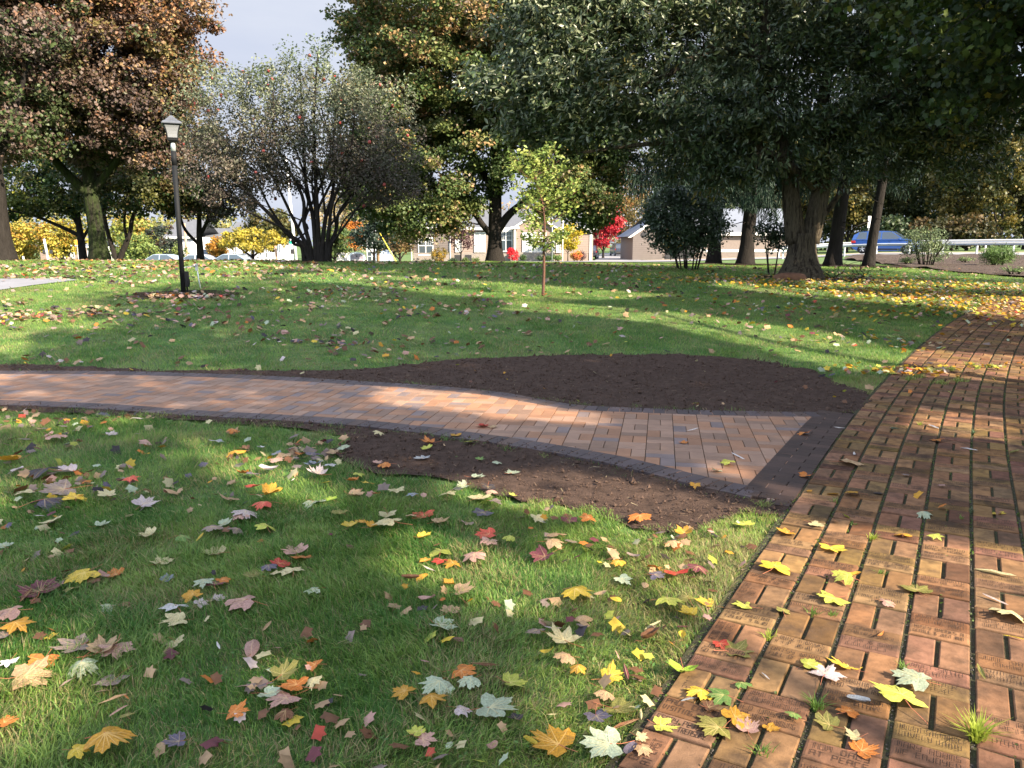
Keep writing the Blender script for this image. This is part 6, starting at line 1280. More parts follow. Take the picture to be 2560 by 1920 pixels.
for px, py, n, h, c_, lab in [(2440, 1868, 130, .10, YG, 'largest bright yellow-green grass tuft in the walk joint near the bottom right'), (2040, 1790, 50, .06, LG, 'green grass tuft in the joint at the bottom middle of the brick walk'), (2180, 1360, 40, .05, YG, 'bright tuft in the joint below the tan curled leaf'), (2135, 1325, 24, .04, LG, 'small green tuft left of the bright tuft'),
   (1920, 1612, 28, .05, YG, 'yellow-green tuft in the left joint beside the olive leaf'), (1905, 1905, 24, .05, LG, 'tuft at the bottom edge in the leftmost joint'), (2030, 1550, 26, .045, LG, 'low green tuft beside the pale yellow-green leaf'), (2080, 1555, 24, .04, LG, 'low green tuft right of its neighbour in the second joint'), (2260, 1690, 20, .05, LG, 'small tuft in the joint above the pale green leaf'),
   (2295, 1070, 34, .05, YG, 'yellow-green weed on the walk above the white narrow leaf'), (2430, 1090, 22, .045, (.06, .12, .05), 'dark green weed with narrow leaves in a joint of the middle columns'), (2425, 1290, 16, .05, (.10, .14, .07), 'small weed in a short joint of the fourth column'), (2400, 1310, 14, .045, LG, 'tiny weed left of the small weed in the fourth column'), (2200, 1450, 22, .05, LG, 'grass tuft in the second joint below the bright tuft'), (2085, 1265, 20, .04, LG, 'tuft in the first joint beside the cross border corner')]:
    s_, v_ = sv(px, py); tuft('grass_tuft', lab, s_, v_, n, h, c_)
for k, (px, py) in enumerate([(2330, 935), (2300, 950), (2375, 930), (2400, 960), (2480, 925), (2270, 955), (2350, 965), (2430, 918)]):
    g = G(px, py); tuft('grass_tuft', ['pale grass tuft left of centre among the leaves at the far edge of the walk', 'low pale tuft at the walk edge beside the leaf drift', 'upright pale tuft at the far bend of the walk', 'pale tuft in front of the upright one at the far bend', 'rightmost pale tuft at the far bend of the walk', 'leftmost pale tuft beside the leaf drift', 'middle pale tuft in front of the leaf drift', 'farthest pale tuft at the bend of the walk'][k], 0, 0, 90, .075, (.27, .32, .08), .09, .003, (g[0], g[1]))
# tufts that overlap the bed edges
# moss and tiny weeds in the joints as one mass
n = 9000; js = rng.uniform(1.5, 11, n); jc = rng.integers(0, NC, n); jv = V0 + jc * CW + np.where(rng.random(n) < .75, -.010, .1) + rng.normal(0, .006, n)
kk = (vnoise(js, jv, .5, 3) > .45); js, jv = js[kk], jv[kk]; X, Y = W(js, jv); P = np.column_stack([X, Y, T(X, Y) + .019 + rng.uniform(0, .016, len(X))])
tag(link('joint_moss', leaves_mesh('joint_moss', P, rng.standard_normal((len(P), 3)) + np.array([0, 0, 1.0]), rng.uniform(.006, .014, len(P)), clumpf([(.10, .17, .03), (.06, .10, .02), (.16, .20, .05)], [2, 2, 1])(P, vnoise(js, jv, .2, 1), len(P)), 'quad'), M['grass']), 'tiny green moss and weed leaves lining the joints of the brick walk', 'moss', kind='stuff')
# grit in the joints
n = 2600; js = rng.uniform(1.8, 6, n); jc = rng.integers(0, NC, n); jv = V0 + jc * CW - .011 + rng.normal(0, .005, n); X, Y = W(js, jv); r_ = rng.uniform(.002, .0045, n)
vv = oc[None] * r_[:, None, None] * rng.uniform(.6, 1.2, (n, 6, 1)); vv[:, :, 0] += X[:, None]; vv[:, :, 1] += Y[:, None]; vv[:, :, 2] += (T(X, Y) + .021)[:, None]
M['grit'] = mat('grit', (.09, .08, .07), .9, noise=(200, .6)); tag(link('joint_grit', npmesh('joint_grit', vv.reshape(-1, 3), [(np.arange(n)[:, None, None] * 6 + of).reshape(-1, 3)]), M['grit']), 'small dark grit lying in the wide joints of the brick walk', 'grit', kind='stuff')

# clover and small broad weeds in the turf, chips and straw on the soil
n = 26000; y = np.sqrt(rng.uniform(1.9 ** 2, 9.5 ** 2, n)); x = rng.uniform(-.76, .76, n) * y; k = (vnoise(x, y, .42, 41) * .6 + vnoise(x, y, .15, 42) * .4 > .60) & ~in_any(x, y, nogr + [soil1[:, :2], soil2[:, :2]]); x, y = x[k], y[k]
P = np.column_stack([x, y, T(x, y) + rng.uniform(.014, .036, len(x))]); nn = rng.normal(0, .3, (len(P), 3)); nn[:, 2] = 1
tag(link('lawn_clover', leaves_mesh('lawn_clover', P, nn, rng.uniform(.010, .022, len(P)), clumpf([(.10, .21, .05), (.15, .27, .07), (.20, .28, .09)], [2, 2, 1])(P, vnoise(x, y, .2, 1), len(P)), 'oval'), M['grass']), 'patches of small round clover and weed leaves in the foreground lawn', 'clover', kind='stuff')
P2 = np.vstack([scatter_poly(soil1[:, :2], 900), scatter_poly(soil2[:, :2], 900)]); P = np.column_stack([P2, T(P2[:, 0], P2[:, 1]) + .036]); nn = rng.normal(0, .15, (len(P), 3)); nn[:, 2] = 1
tag(link('soil_chips', leaves_mesh('soil_chips', P, nn, rng.uniform(.015, .055, len(P)), pal([(.20, .13, .08), (.30, .24, .14), (.10, .06, .04)], [2, 1, 2], len(P)), 'need'), M['litter']), 'thin wood chips and straw lying on the soil beds', 'wood chips', kind='stuff')

# ---------------------------------------------------------------- fallen leaves
TIPS = [(0, .56), (8, .44), (15, .46), (23, .30), (32, .43), (38, .42), (47, .54), (56, .42), (63, .43), (77, .31), (90, .40), (98, .38), (110, .43), (126, .32), (150, .23), (172, .12)]
def maple_outline(j=0.03):
    sp = [(a, r * (1 + random.uniform(-.10, .10))) for a, r in TIPS]; L_ = [(-a, r * (1 + random.uniform(-.1, .1))) for a, r in TIPS[1:]][::-1]
    return [(a + random.uniform(-2, 2), r) for a, r in sp + L_]
def leafmesh(kind, curl, fold, cup, seed):
    random.seed(seed)
    if kind == 'm':
        o = maple_outline(); pts = [(0, 0)]; ring = [(r * .5 * math.sin(R(a)), r * .5 * math.cos(R(a))) for a, r in o]; out = [(r * math.sin(R(a)), r * math.cos(R(a))) for a, r in o]
    elif kind == 'l':
        o = [(t, w_) for t, w_ in ((-.5, 0), (-.35, .045), (-.1, .085), (.15, .08), (.35, .045), (.5, 0))]; out = [(w_, t) for t, w_ in o] + [(-w_, t) for t, w_ in o[1:-1][::-1]]; ring = [(x * .5, y * .55) for x, y in out]; pts = [(0, 0)]
    else:
        out = [(.27 * math.sin(t) * (1 + random.uniform(-.06, .06)), -.5 * math.cos(t)) for t in np.linspace(0, 2 * math.pi, 15)[:-1]]; ring = [(x * .5, y * .5) for x, y in out]; pts = [(0, 0)]
    V = pts + ring + out; n = len(ring); F3 = [(0, 1 + i_, 1 + (i_ + 1) % n) for i_ in range(n)]; F4 = [(1 + i_, 1 + n + i_, 1 + n + (i_ + 1) % n, 1 + (i_ + 1) % n) for i_ in range(n)]
    V3 = []
    pa = random.uniform(0, 6.28)
    for x, y in V:
        r = math.hypot(x, y); a = math.atan2(x, y); z = cup * r * r * 2.4 + fold * abs(x) * .9 + curl * .35 * max(0, y * math.cos(pa) + x * math.sin(pa)) ** 2 * 4 + .05 * math.sin(5 * a + pa) * r * 1.6 + .03 * math.sin(9 * a + pa) * r
        V3.append((x * (1 - .25 * abs(fold)), y, z))
    # midrib creases: sink the lines to the tips
    zmin = min(v[2] for v in V3); V3 = [(x, y, z - zmin) for x, y, z in V3]
    # stalk
    st = []
    if kind != 'l':
        y0 = -.05 if kind == 'm' else -.5; L0 = random.uniform(.3, .6) if kind == 'm' else .12; bend = random.uniform(-.25, .25); zc_ = V3[0][2] if kind == 'm' else V3[0][2]; k0_ = len(V3); P = [(0, 0 if kind == 'm' else -.48, zc_ + .006), (bend * .3, y0 - L0 * .4, max(zc_ * .6, .02)), (bend, y0 - L0, .02 + random.uniform(0, .12))]
        TV, TF = tube(P, [.010, .008, .009], 4, cap=False); V3 += [tuple(v) for v in TV]; F4s = [tuple(f + k0_) for f in TF[0]]
    else: F4s = []
    VF = []
    if kind == 'm': tips = [q for q in range(n) if o[q][1] > .425 and o[q][1] >= o[(q + 1) % n][1] and o[q][1] >= o[q - 1][1]]
    elif kind == 'l': tips = [0, n // 2]
    else: tips = [0, 7]
    for q in tips:
        a0, a1, a2 = np.array(V3[0]), np.array(V3[1 + q]), np.array(V3[1 + n + q]); a2 = a1 + (a2 - a1) * .88; d = a2 - a0; pn = np.array([-d[1], d[0], 0]); pn /= np.linalg.norm(pn) + 1e-9
        for sg, up_ in ((1, .006), (1, -.006)):
            k1 = len(V3)
            for a_, w_ in ((a0, .011), (a1, .008), (a2, .003)): V3 += [tuple(a_ + pn * w_ + (0, 0, up_)), tuple(a_ - pn * w_ + (0, 0, up_))]
            VF += [(k1, k1 + 1, k1 + 3, k1 + 2), (k1 + 2, k1 + 3, k1 + 5, k1 + 4)]
    me = npmesh('fallen_leaf', np.array(V3), [np.array(F3), np.array(F4 + F4s + VF)], smooth=True, mi=[0] * (len(F3) + len(F4)) + [1] * len(F4s) + [2] * len(VF))
    me.materials.append(M['fallen']); me.materials.append(M['stalk']); me.materials.append(M['vein']); return me
LM = {'m': [leafmesh('m', random.choice([.1, .2, .4, .7]) if s_ else 0, [0, .0, .12, -.12, .2, .4, 0, -.2, .15, .6, .1, .0][s_], [.05, .12, .25, -.2, .1, .1, .3, -.3, .4, .12, -.15, .2][s_], 40 + s_) for s_ in range(12)] + [leafmesh('m', c_, f_, u_, 60 + q_) for q_, (c_, f_, u_) in enumerate([(.8, .15, -.15), (.7, -.15, -.25), (.3, .4, -.1), (-.5, .1, .15), (.9, .25, .0), (.5, -.2, -.25)])],
      'l': [leafmesh('l', c_, f_, 0, 70 + s_) for s_, (c_, f_) in enumerate([(.3, .6), (1.0, .9), (-.2, .5), (1.6, .8)])], 'o': [leafmesh('o', c_, f_, .3, 80 + s_) for s_, (c_, f_) in enumerate([(.3, .3), (1.2, .2), (.2, .9)])]}
PC = {'tan': (.48, .31, .17), 'pinkish tan': (.52, .30, .24), 'pale cream': (.58, .50, .27), 'yellow': (.66, .46, .045), 'gold': (.62, .31, .03), 'orange': (.58, .19, .035), 'red': (.48, .05, .03), 'coral red': (.66, .10, .06), 'maroon': (.17, .045, .055), 'brown': (.19, .085, .04),
      'grey brown': (.27, .20, .17), 'purplish grey': (.13, .11, .15), 'bluish grey': (.26, .29, .33), 'pale grey-green': (.44, .50, .34), 'yellow-green': (.48, .50, .08), 'lime green': (.36, .52, .05), 'green': (.15, .27, .06), 'olive': (.24, .22, .05), 'whitish': (.68, .64, .62), 'pinkish white': (.62, .50, .48), 'dark': (.05, .04, .045)}
LV = []   # px, py, size in photo pixels, colour, kind
def blk(ox_, oy_, sc, L_):
    for x, y, s_, c_, *k in L_: LV.append((ox_ + x / sc, oy_ + y / sc, s_ / sc, c_, k[0] if k else 'm'))
a_, b__, c__ = 'tan', 'pinkish tan', 'pale cream'
blk(0, 1300, 2.676, [(340, 60, 120, c__), (670, 80, 90, 'pale grey-green'), (1000, 140, 110, c__), (1420, 110, 130, 'grey brown'), (1490, 75, 100, 'pale grey-green'), (1590, 115, 110, 'grey brown'), (1610, 20, 120, b__), (1775, 115, 130, 'yellow-green'), (1745, 180, 60, 'orange', 'o'), (35, 225, 90, 'pale grey-green'), (1215, 160, 100, 'green'), (1340, 170, 100, 'yellow', 'l'), (1445, 258, 150, c__), (1080, 335, 120, c__),
 (575, 430, 190, 'yellow'), (785, 410, 110, 'orange'), (700, 425, 60, b__, 'o'), (270, 530, 200, 'maroon'), (180, 560, 120, 'brown', 'l'), (490, 520, 90, 'olive'), (1115, 450, 90, 'bluish grey'), (1365, 480, 120, 'pale grey-green'), (1440, 490, 120, 'maroon'), (1490, 455, 90, 'orange'), (1295, 570, 120, 'gold'), (1340, 620, 90, 'pinkish white'), (1455, 580, 90, 'pinkish white'), (1650, 620, 200, b__), (740, 640, 100, 'pale grey-green'), (850, 610, 80, 'brown'),
 (1870, 345, 120, 'red'), (1980, 260, 170, b__), (2030, 300, 130, 'orange'), (1800, 370, 110, 'purplish grey'), (1715, 415, 130, 'olive'), (1840, 405, 90, c__), (1960, 400, 150, c__), (2110, 530, 110, 'pale grey-green'), (100, 690, 150, b__), (110, 780, 150, 'gold'), (40, 830, 120, 'grey brown'), (340, 825, 70, 'yellow'), (1180, 660, 150, 'whitish'), (1200, 740, 160, c__), (1790, 765, 120, a_, 'l'), (1170, 880, 120, c__), (1465, 905, 90, 'whitish', 'l'), (1690, 905, 130, b__, 'o'),
 (540, 900, 210, 'grey brown'), (690, 940, 190, a_), (780, 920, 180, b__), (550, 1035, 170, 'pale grey-green'), (300, 1005, 160, 'orange'), (170, 1130, 240, a_), (70, 1015, 90, 'whitish'), (765, 1120, 160, 'grey brown'), (455, 1160, 90, 'grey brown', 'l'), (765, 1275, 120, a_, 'l'), (850, 1255, 80, 'orange', 'l'), (800, 1340, 100, b__, 'l'), (860, 1385, 90, 'olive'), (720, 1570, 250, 'gold'), (520, 1630, 120, 'yellow'), (35, 1430, 120, 'orange'), (1205, 1560, 140, 'purplish grey'), (1570, 1370, 140, 'orange'),
 (1890, 1100, 180, 'olive'), (1990, 1190, 190, 'orange'), (1920, 1270, 200, b__), (1790, 1230, 130, 'pale grey-green'), (1780, 1165, 90, 'purplish grey', 'l'), (2110, 1040, 110, 'orange'), (2110, 1150, 110, c__), (1920, 1375, 120, 'brown')])
blk(1000, 1300, 2.676, [(150, 160, 100, 'yellow'), (600, 145, 150, 'coral red'), (600, 190, 120, b__), (450, 65, 90, 'grey brown'), (740, 170, 90, 'yellow-green'), (270, 275, 160, 'yellow-green'), (280, 335, 110, 'red'), (350, 365, 110, 'gold'), (500, 300, 160, b__), (250, 215, 90, 'brown', 'l'), (170, 325, 80, 'gold'), (195, 385, 90, 'pinkish white', 'l'), (70, 445, 90, 'brown', 'o'), (155, 420, 80, 'gold', 'o'), (340, 485, 100, 'gold'), (400, 530, 150, a_), (180, 585, 100, b__, 'o'), (335, 665, 120, a_), (260, 765, 190, 'pale grey-green'), (325, 740, 80, 'yellow', 'l'),
 (1050, 150, 140, a_), (1010, 215, 150, a_), (970, 290, 180, 'maroon'), (1135, 195, 90, 'grey brown'), (920, 25, 110, c__), (1130, 40, 120, 'maroon'), (1255, 45, 110, 'orange'), (1600, 25, 150, 'orange'), (1900, 135, 130, 'gold'), (1830, 215, 130, a_), (1460, 340, 100, 'gold'), (1560, 295, 70, 'grey brown', 'o'), (1850, 410, 170, 'red'), (1990, 380, 140, 'maroon'), (1640, 485, 70, a_, 'o'), (1480, 450, 120, 'pale grey-green'), (1700, 425, 120, 'purplish grey'), (1170, 540, 210, 'yellow'), (1340, 550, 70, a_, 'o'), (1440, 585, 80, 'yellow', 'o'), (1230, 710, 100, a_, 'o'), (1020, 785, 90, 'pinkish white', 'l'),
 (1100, 870, 200, c__), (920, 815, 130, 'grey brown'), (1690, 765, 120, c__, 'l'), (1680, 840, 130, 'brown', 'o'), (1780, 610, 200, 'yellow-green'), (1920, 580, 120, 'olive'), (1940, 695, 150, 'yellow'), (2060, 610, 130, 'yellow'), (1885, 845, 80, 'yellow', 'o'), (980, 950, 70, 'yellow', 'o'), (1110, 990, 150, a_), (1190, 1055, 120, 'gold'), (410, 1080, 160, 'orange'), (560, 1040, 150, 'brown', 'l'), (735, 1150, 170, 'yellow-green'), (470, 1155, 150, 'pale grey-green'), (265, 1170, 220, 'pale grey-green'), (40, 1235, 150, 'gold'), (210, 1285, 170, 'gold'), (600, 1330, 270, 'pale grey-green'),
 (780, 1410, 120, 'dark'), (400, 1340, 120, 'pinkish white'), (330, 1585, 50, 'pale grey-green', 'o'), (615, 1590, 80, b__, 'o'), (150, 1540, 140, b__), (105, 1500, 110, 'yellow-green'), (1015, 1375, 60, c__, 'l'), (1400, 1120, 150, 'yellow'), (1510, 1100, 150, 'maroon', 'l'), (1890, 1070, 190, 'lime green'), (1380, 1230, 160, a_), (1440, 1330, 200, 'olive'), (1310, 1375, 170, 'purplish grey'), (1500, 1450, 180, 'brown', 'l'), (1610, 1370, 90, c__, 'l'), (1740, 1440, 170, 'yellow-green'), (1400, 1580, 270, 'pale grey-green'), (1060, 1570, 290, 'gold'), (870, 1560, 90, 'yellow', 'o'), (1600, 1520, 90, c__), (1620, 1600, 120, a_), (1540, 1610, 110, 'purplish grey', 'o')])
blk(1600, 1300, 2.304, [(1000, 60, 85, c__), (850, 110, 95, 'gold'), (600, 65, 115, 'yellow-green'), (1100, 200, 140, 'yellow'), (1510, 130, 85, 'gold'), (1690, 140, 70, 'yellow-green'), (770, 330, 170, 'yellow'), (1190, 395, 125, 'yellow-green'), (1590, 455, 145, 'olive'), (1235, 360, 55, 'gold', 'o'), (1110, 500, 150, 'yellow-green'), (1410, 525, 80, b__), (610, 540, 115, 'yellow-green'), (820, 575, 75, 'olive'), (2040, 350, 140, c__, 'l'), (2120, 590, 175, c__), (2040, 510, 95, 'pinkish white', 'l'), (2150, 725, 75, 'yellow', 'l'), (540, 800, 170, 'olive'), (460, 765, 90, 'red'), (960, 890, 110, 'yellow-green'),
 (1190, 895, 155, 'yellow'), (1060, 950, 150, 'pinkish white'), (350, 1050, 155, 'yellow'), (480, 1080, 140, 'green'), (280, 1090, 80, 'bluish grey', 'l'), (450, 1260, 200, 'olive'), (540, 1215, 160, 'gold'), (615, 1265, 120, b__), (745, 1250, 85, 'gold'), (580, 1000, 95, 'green'), (720, 955, 60, 'whitish', 'l'), (1600, 1000, 195, 'pale grey-green'), (1960, 930, 110, 'olive', 'l'), (1490, 1110, 225, 'yellow-green'), (1190, 1175, 100, 'orange'), (1090, 1235, 130, 'olive'), (1255, 1100, 85, 'bluish grey', 'o'), (1240, 1315, 90, c__), (1270, 1390, 145, 'orange'), (880, 1190, 80, 'green'), (1380, 710, 85, 'orange', 'l'), (390, 1140, 90, 'brown')])
blk(1700, 750, 2.552, [(60, 420, 95, b__), (780, 490, 55, 'green'), (590, 590, 65, 'green'), (565, 500, 45, c__), (660, 625, 60, 'olive'), (1000, 770, 55, 'gold', 'o'), (740, 797, 50, 'yellow'), (790, 880, 75, 'orange'), (310, 1080, 85, 'yellow-green'), (240, 1125, 70, 'pale grey-green'), (15, 935, 60, 'orange'), (800, 1155, 75, 'orange'), (95, 1218, 75, 'gold'), (1055, 1075, 150, a_), (1630, 925, 70, 'orange'), (1110, 1280, 90, 'gold'), (1540, 1400, 110, 'pale grey-green'), (2020, 1390, 75, 'yellow'), (1390, 740, 85, 'whitish', 'l'), (1110, 1015, 75, 'whitish', 'l'), (80, 858, 75, 'whitish', 'l'), (370, 1028, 90, 'whitish', 'l'), (60, 760, 85, 'whitish', 'l'), (550, 726, 60, 'whitish', 'l'), (1840, 983, 75, 'whitish', 'l'), (1615, 838, 85, 'whitish', 'l'), (1640, 742, 65, 'green'), (1015, 845, 60, 'whitish', 'l'), (2130, 1000, 90, 'olive', 'l')])
blk(500, 1000, 2.765, [(90, 24, 95, 'brown', 'l'), (1145, 18, 115, 'yellow', 'l'), (270, 115, 75, 'yellow'), (480, 135, 70, 'olive'), (820, 115, 85, a_), (905, 80, 65, c__), (1340, 105, 55, 'whitish', 'l'), (2070, 160, 50, 'gold'), (1940, 207, 95, 'red'), (2020, 212, 65, a_), (1190, 198, 42, c__), (1240, 260, 75, c__), (1770, 272, 85, 'gold'), (1870, 324, 85, 'yellow-green'), (1590, 328, 115, 'orange'), (1570, 365, 85, 'yellow-green'), (1690, 348, 85, a_, 'l'), (1535, 440, 105, 'bluish grey'), (1290, 490, 100, 'orange'), (1930, 443, 65, 'green'), (2045, 472, 75, 'pale grey-green'), (1225, 470, 75, b__), (985, 362, 95, 'pale grey-green'), (925, 392, 95, a_),
 (220, 260, 85, a_), (110, 318, 90, 'bluish grey'), (250, 410, 135, 'gold'), (320, 370, 75, 'brown'), (425, 362, 55, 'whitish'), (530, 405, 75, 'bluish grey'), (645, 380, 80, 'grey brown'), (590, 415, 105, a_), (510, 462, 110, b__), (690, 413, 65, 'orange'), (770, 420, 105, 'purplish grey'), (800, 475, 115, 'bluish grey'), (895, 495, 85, 'whitish'), (480, 520, 115, 'pinkish white', 'o'), (310, 540, 80, 'orange'), (370, 555, 110, 'purplish grey'), (820, 552, 140, 'pinkish white'), (1090, 552, 95, 'yellow-green'), (1045, 595, 95, 'orange'), (1165, 615, 95, 'yellow'), (1220, 690, 65, 'orange'), (1360, 665, 115, c__), (1060, 695, 125, a_),
 (910, 727, 90, 'lime green'), (790, 742, 155, 'pale grey-green'), (380, 640, 115, 'coral red'), (480, 692, 145, 'gold'), (450, 765, 150, 'coral red'), (320, 830, 175, 'pinkish white'), (205, 737, 115, a_), (645, 595, 45, 'whitish', 'l'), (970, 827, 105, 'olive'), (1300, 837, 125, c__), (1550, 832, 155, 'coral red'), (1460, 850, 85, a_), (1640, 890, 125, a_), (1120, 892, 85, 'gold'), (1040, 912, 125, 'yellow'), (1190, 925, 105, 'gold'), (1320, 922, 185, c__), (1920, 727, 175, c__), (2030, 752, 95, 'grey brown'), (1960, 822, 135, 'purplish grey'), (1830, 622, 90, 'pale grey-green'), (1900, 572, 105, 'pale grey-green'), (1990, 640, 105, 'dark'), (2010, 682, 90, b__), (1710, 700, 125, c__), (1545, 695, 65, b__, 'o'), (1480, 695, 85, 'bluish grey'), (2170, 700, 65, 'yellow-green'), (2155, 543, 95, 'pale grey-green')])
blk(0, 700, 2.458, [(20, 885, 95, 'yellow'), (130, 825, 80, 'orange'), (85, 1140, 130, 'gold'), (450, 860, 120, 'dark'), (490, 905, 120, a_), (870, 865, 90, 'yellow'), (860, 905, 110, 'purplish grey'), (330, 890, 90, 'pale grey-green'), (640, 848, 50, 'whitish'), (680, 975, 70, 'pinkish white'), (1080, 900, 105, c__), (1230, 900, 100, a_), (1430, 965, 75, 'orange'), (330, 1000, 110, b__), (290, 1235, 190, 'dark'), (430, 1210, 130, 'pinkish white'), (400, 1320, 190, 'grey brown'), (280, 1410, 200, 'purplish grey'), (470, 1380, 125, 'yellow'), (880, 1420, 130, 'pinkish white'), (125, 1205, 90, 'pinkish white'), (660, 1355, 90, c__), (180, 1345, 100, c__), (800, 1270, 85, 'coral red'), (720, 634, 60, 'yellow-green'), (1310, 758, 80, a_), (1610, 710, 55, 'yellow-green', 'l'), (1170, 578, 45, 'orange', 'l')])
assert len(LV) > 0
LV.sort(key=lambda t: -t[1]); print('hand placed leaves', len(LV))
for _i in range(0):
    pass
def surf(p):
    P2 = (np.array([p[0]]), np.array([p[1]]))
    if inpoly(*P2, walk_poly)[0]: return 'walk'
    if inpoly(*P2, paver_poly)[0]: return 'paver'
    if inpoly(*P2, soil1[:, :2])[0]: return 'soil1'
    if inpoly(*P2, soil2[:, :2])[0]: return 'soil2'
    return 'lawn'
ZO = {'walk': .033, 'paver': .033, 'soil1': .036, 'soil2': .034, 'lawn': .034}
PLACE = {'walk': 'on the engraved brick walk', 'paver': 'on the new paver path', 'soil1': 'on the far soil bed', 'soil2': 'on the near soil bed', 'lawn': 'on the lawn'}
random.seed(3)
LV = LV[:300]
recs = []
for px, py, sz, cn, kd in LV:
    p = G(px, py); sf = surf(p); dist = math.sqrt(p[0] ** 2 + p[1] ** 2 + CAMH ** 2); size = sz * dist / FPX * (1.0 if kd == 'm' else 1.05)
    size = min(max(size * 1.24, .04), .26)
    me = random.choice(LM[kd]); c_ = np.array(PC[cn]) * random.uniform(.78, 1.02)
    recs.append([px, py, size, cn, kd, p, sf, me, c_])
SHN = {'m': 'maple leaf', 'l': 'narrow leaf', 'o': 'small oval leaf'}
def region(px, py, sf):
    if sf == 'walk': return ('bottom of engraved brick walk' if py > 1640 else 'middle of engraved brick walk' if py > 1330 else 'far part of engraved brick walk')
    if sf == 'paver': return 'left half of paver path' if px < 1000 else 'right half of paver path'
    if sf == 'soil1': return 'soil bed above the paver path'
    if sf == 'soil2': return 'soil bed below the paver path'
    row = 'bottom' if py > 1650 else 'lower middle' if py > 1420 else 'upper middle' if py > 1220 else 'topmost'
    return row + ' foreground lawn, ' + ('left third' if px < 600 else 'centre third' if px < 1200 else 'right third')
grp = {}
for r in recs: grp.setdefault((r[3], r[4], r[6], region(r[0], r[1], r[6])), []).append(r)
ORD = ['leftmost', 'second from left', 'third from left', 'fourth from left', 'fifth from left', 'sixth from left', 'seventh from left', 'eighth from left', 'ninth from left', 'tenth from left', 'eleventh from left', 'twelfth from left']
for (cn, kd, sf, rg), L_ in grp.items():
    L_.sort(key=lambda r: r[0])
    for k, r in enumerate(L_):
        o = bpy.data.objects.new('fallen_leaf', r[7]); C.objects.link(o); p = r[5]
        flip = random.random() < .3
        o.location = (p[0], p[1], float(p[2]) + ZO[sf] + (0.10 * r[2] if flip else 0) + random.uniform(0, .006)); o.rotation_euler = (random.gauss(0, .11) + (math.pi if flip else 0), random.gauss(0, .11), random.uniform(0, 6.28)); o.scale = (r[2], r[2], r[2] * random.uniform(.45, .95))
        o.color = (*[float(np.clip(c, 0, 1)) for c in r[8]], 1)
        lab = '%s %s, %s' % (cn, SHN[kd], rg)
        if len(L_) > 1: lab += ', ' + ORD[k]
        tag(o, lab, 'leaf', 'fallen leaves on the ground')
# all smaller and farther leaves: one scattered mass
LC = .80 * np.array([PC[k] for k in ('tan', 'pinkish tan', 'pale cream', 'yellow', 'gold', 'orange', 'brown', 'grey brown', 'purplish grey', 'pale grey-green', 'yellow-green', 'coral red', 'pinkish white', 'dark', 'maroon')])
LWl = np.array([6, 3.5, 2.4, .7, .9, 1.1, 4, 3.2, 1.2, 1.0, .4, .25, 1.6, 1.4, .7]); LWr = np.array([2.4, 1.2, 3, 3.4, 3.2, 1.4, 1.4, 1.2, .4, 2, 3, .2, .8, .5, .2])
LWn = LWl * np.array([1.2, .7, 1, .8, 1, 1, 1.6, 1.3, .4, .9, 1, .8, .35, 1.2, 1.2])
LWf = LWl * np.array([1.5, 1.3, 1, .35, .5, .8, 1.6, 1.4, 1, 1, .4, .5, 1.2, 1.5, 1])
def litter(n, f, ymin, ymax, sz, seedw, right=.5):
    y = np.sqrt(rng.uniform(ymin ** 2, ymax ** 2, n)); x = rng.uniform(-.76, .76, n) * y; P = np.column_stack([x, y, T(x, y)]); k = f(x, y); P = P[k]; return P
Ls = []; Lc = []; Lz = []
def addl(P, wt, smin, smax, z):
    if not len(P): return
    Ls.append(P + np.array([0, 0, z]) + np.column_stack([np.zeros(len(P)), np.zeros(len(P)), rng.uniform(0, .012, len(P))])); Lc.append(LC[rng.choice(len(LC), len(P), p=wt / wt.sum())] * rng.uniform(.75, 1.1, (len(P), 1))); Lz.append(rng.uniform(smin, smax, len(P)))
def nopav(x, y): return ~in_any(x, y, [paver_poly, walk_poly, soil1[:, :2], soil2[:, :2], asph])
def dn(x, y): return vnoise(x, y, 1.1, 21) * .55 + vnoise(x, y, .35, 22) * .45
P = litter(4300, lambda x, y: nopav(x, y) & (rng.random(len(x)) < np.clip((dn(x, y) - .49) * 6, .025, 1)) & (x / y < .42), 2.0, 7.4, 0, 0); addl(P, LWn, .03, .078, .032)
P = litter(700, lambda x, y: nopav(x, y) & (rng.random(len(x)) < np.clip((dn(x, y) - .3) * 2.4, .05, 1)) & (x / y < .42), 4.6, 7.6, 0, 0); addl(P, LWl, .06, .12, .036)
P = litter(6400, lambda x, y: nopav(x, y) & (rng.random(len(x)) < np.clip((dn(x, y) - .36) * 3, .03, 1) * np.clip(1.05 - (x / y + .3) * 1.1, .25, 1)), 7.5, 17, 0, 0); addl(P, LWf, .06, .13, .040)
P = litter(6500, lambda x, y: nopav(x, y) & (rng.random(len(x)) < np.clip((dn(x, y) - .33) * 3, .05, 1) * np.clip(1.0 - (x / y + .3) * .9, .2, 1)), 17, 31, 0, 0); addl(P, LWf, .08, .16, .045)
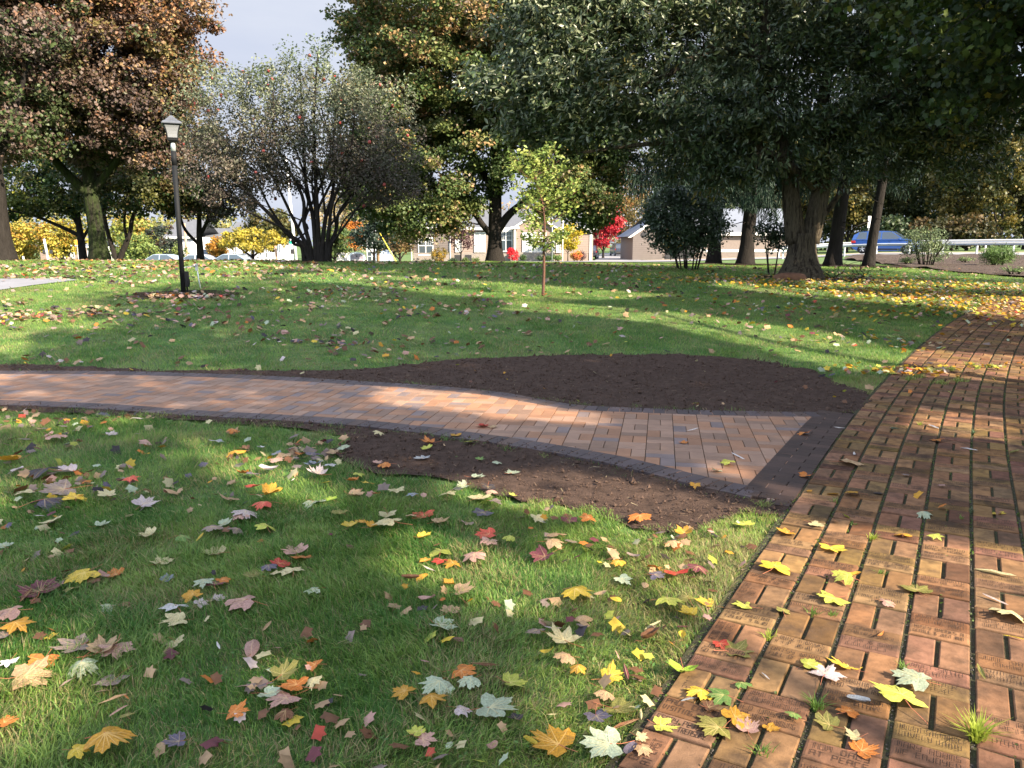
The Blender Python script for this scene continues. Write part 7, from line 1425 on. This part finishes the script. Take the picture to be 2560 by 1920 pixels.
# drifts: at the asphalt edge, left lawn, lamp foot, far right
def drift(cx_, cy_, rx, ry, n, wt, smin, smax, z=.045, ex=None):
    g = G(cx_, cy_); x = g[0] + rng.normal(0, rx, n); y = g[1] + rng.normal(0, ry, n); k = np.ones(n, bool) if ex is None else ex(x, y); P = np.column_stack([x, y, T(x, y)])[k]; addl(P, wt, smin, smax, z)
drift(60, 695, 2.6, .5, 260, LWl, .08, .14); drift(-20, 800, .9, .35, 210, LWl, .07, .12); drift(200, 790, .8, .25, 110, LWl, .07, .12); drift(462, 745, .75, .22, 130, LWl, .07, .12); drift(200, 672, 3, 1.0, 220, LWl, .09, .15); drift(430, 672, 3, 1.2, 200, LWl, .09, .15); drift(850, 862, .5, .12, 26, LWl, .06, .11); drift(990, 700, 2.5, 1.6, 120, LWl, .08, .13)
LWo = LWr.copy(); LWo[[3, 4, 0]] *= 2.5
drift(2330, 742, 2.0, .8, 900, LWo, .07, .12); drift(2560, 780, 1.6, 1.0, 900, LWo, .07, .12); drift(2250, 720, 3.2, 1.3, 700, LWo, .07, .12); drift(2500, 720, 3.0, 1.6, 1000, LWo, .07, .12); drift(2080, 705, 2.4, 1.0, 240, LWo, .07, .12); drift(2280, 935, .35, .18, 130, LWo, .06, .11, .04); drift(2230, 860, .5, .4, 90, LWr, .06, .11); drift(2130, 780, 1.6, .9, 170, LWr, .07, .12); drift(2480, 925, .5, .14, 36, LWo, .06, .10, .045); drift(1950, 712, 1.6, .5, 150, LWo, .06, .11)
# sparse leaves on the far walk
P = litter(260, lambda x, y: inpoly(x, y, walk_poly), 4.0, 14, 0, 0); addl(P[:150], LWr, .05, .09, .04)
P = litter(3000, lambda x, y: in_any(x, y, [soil1[:, :2]]), 7, 11.5, 0, 0); addl(P[:34], LWr, .03, .07, .04)
P = litter(500, lambda x, y: nopav(x, y) & (np.abs((x * math.cos(R(TH0)) - y * math.sin(R(TH0))) - V0 + .2) < .22), 2.2, 8, 0, 0); addl(P[:120], LWr, .025, .06, .03)
Ls = np.vstack(Ls); Lc = np.vstack(Lc); Lz = np.concatenate(Lz); nrm = rng.normal(0, .48, (len(Ls), 3)); nrm[:, 2] = 1
tag(link('leaf_litter', leaves_mesh('leaf_litter', Ls, nrm, Lz, Lc, 'maple5'), M['litter']), 'mass of small and distant fallen leaves, brown at the left, yellow at the right', 'leaf litter', kind='stuff')
# short dead straw mixed into the grass near the walk

for _o in bpy.data.objects:
    if 'label' in _o and len(_o['label'].split()) > 16: print('LONGLABEL', _o.name, _o['label'])
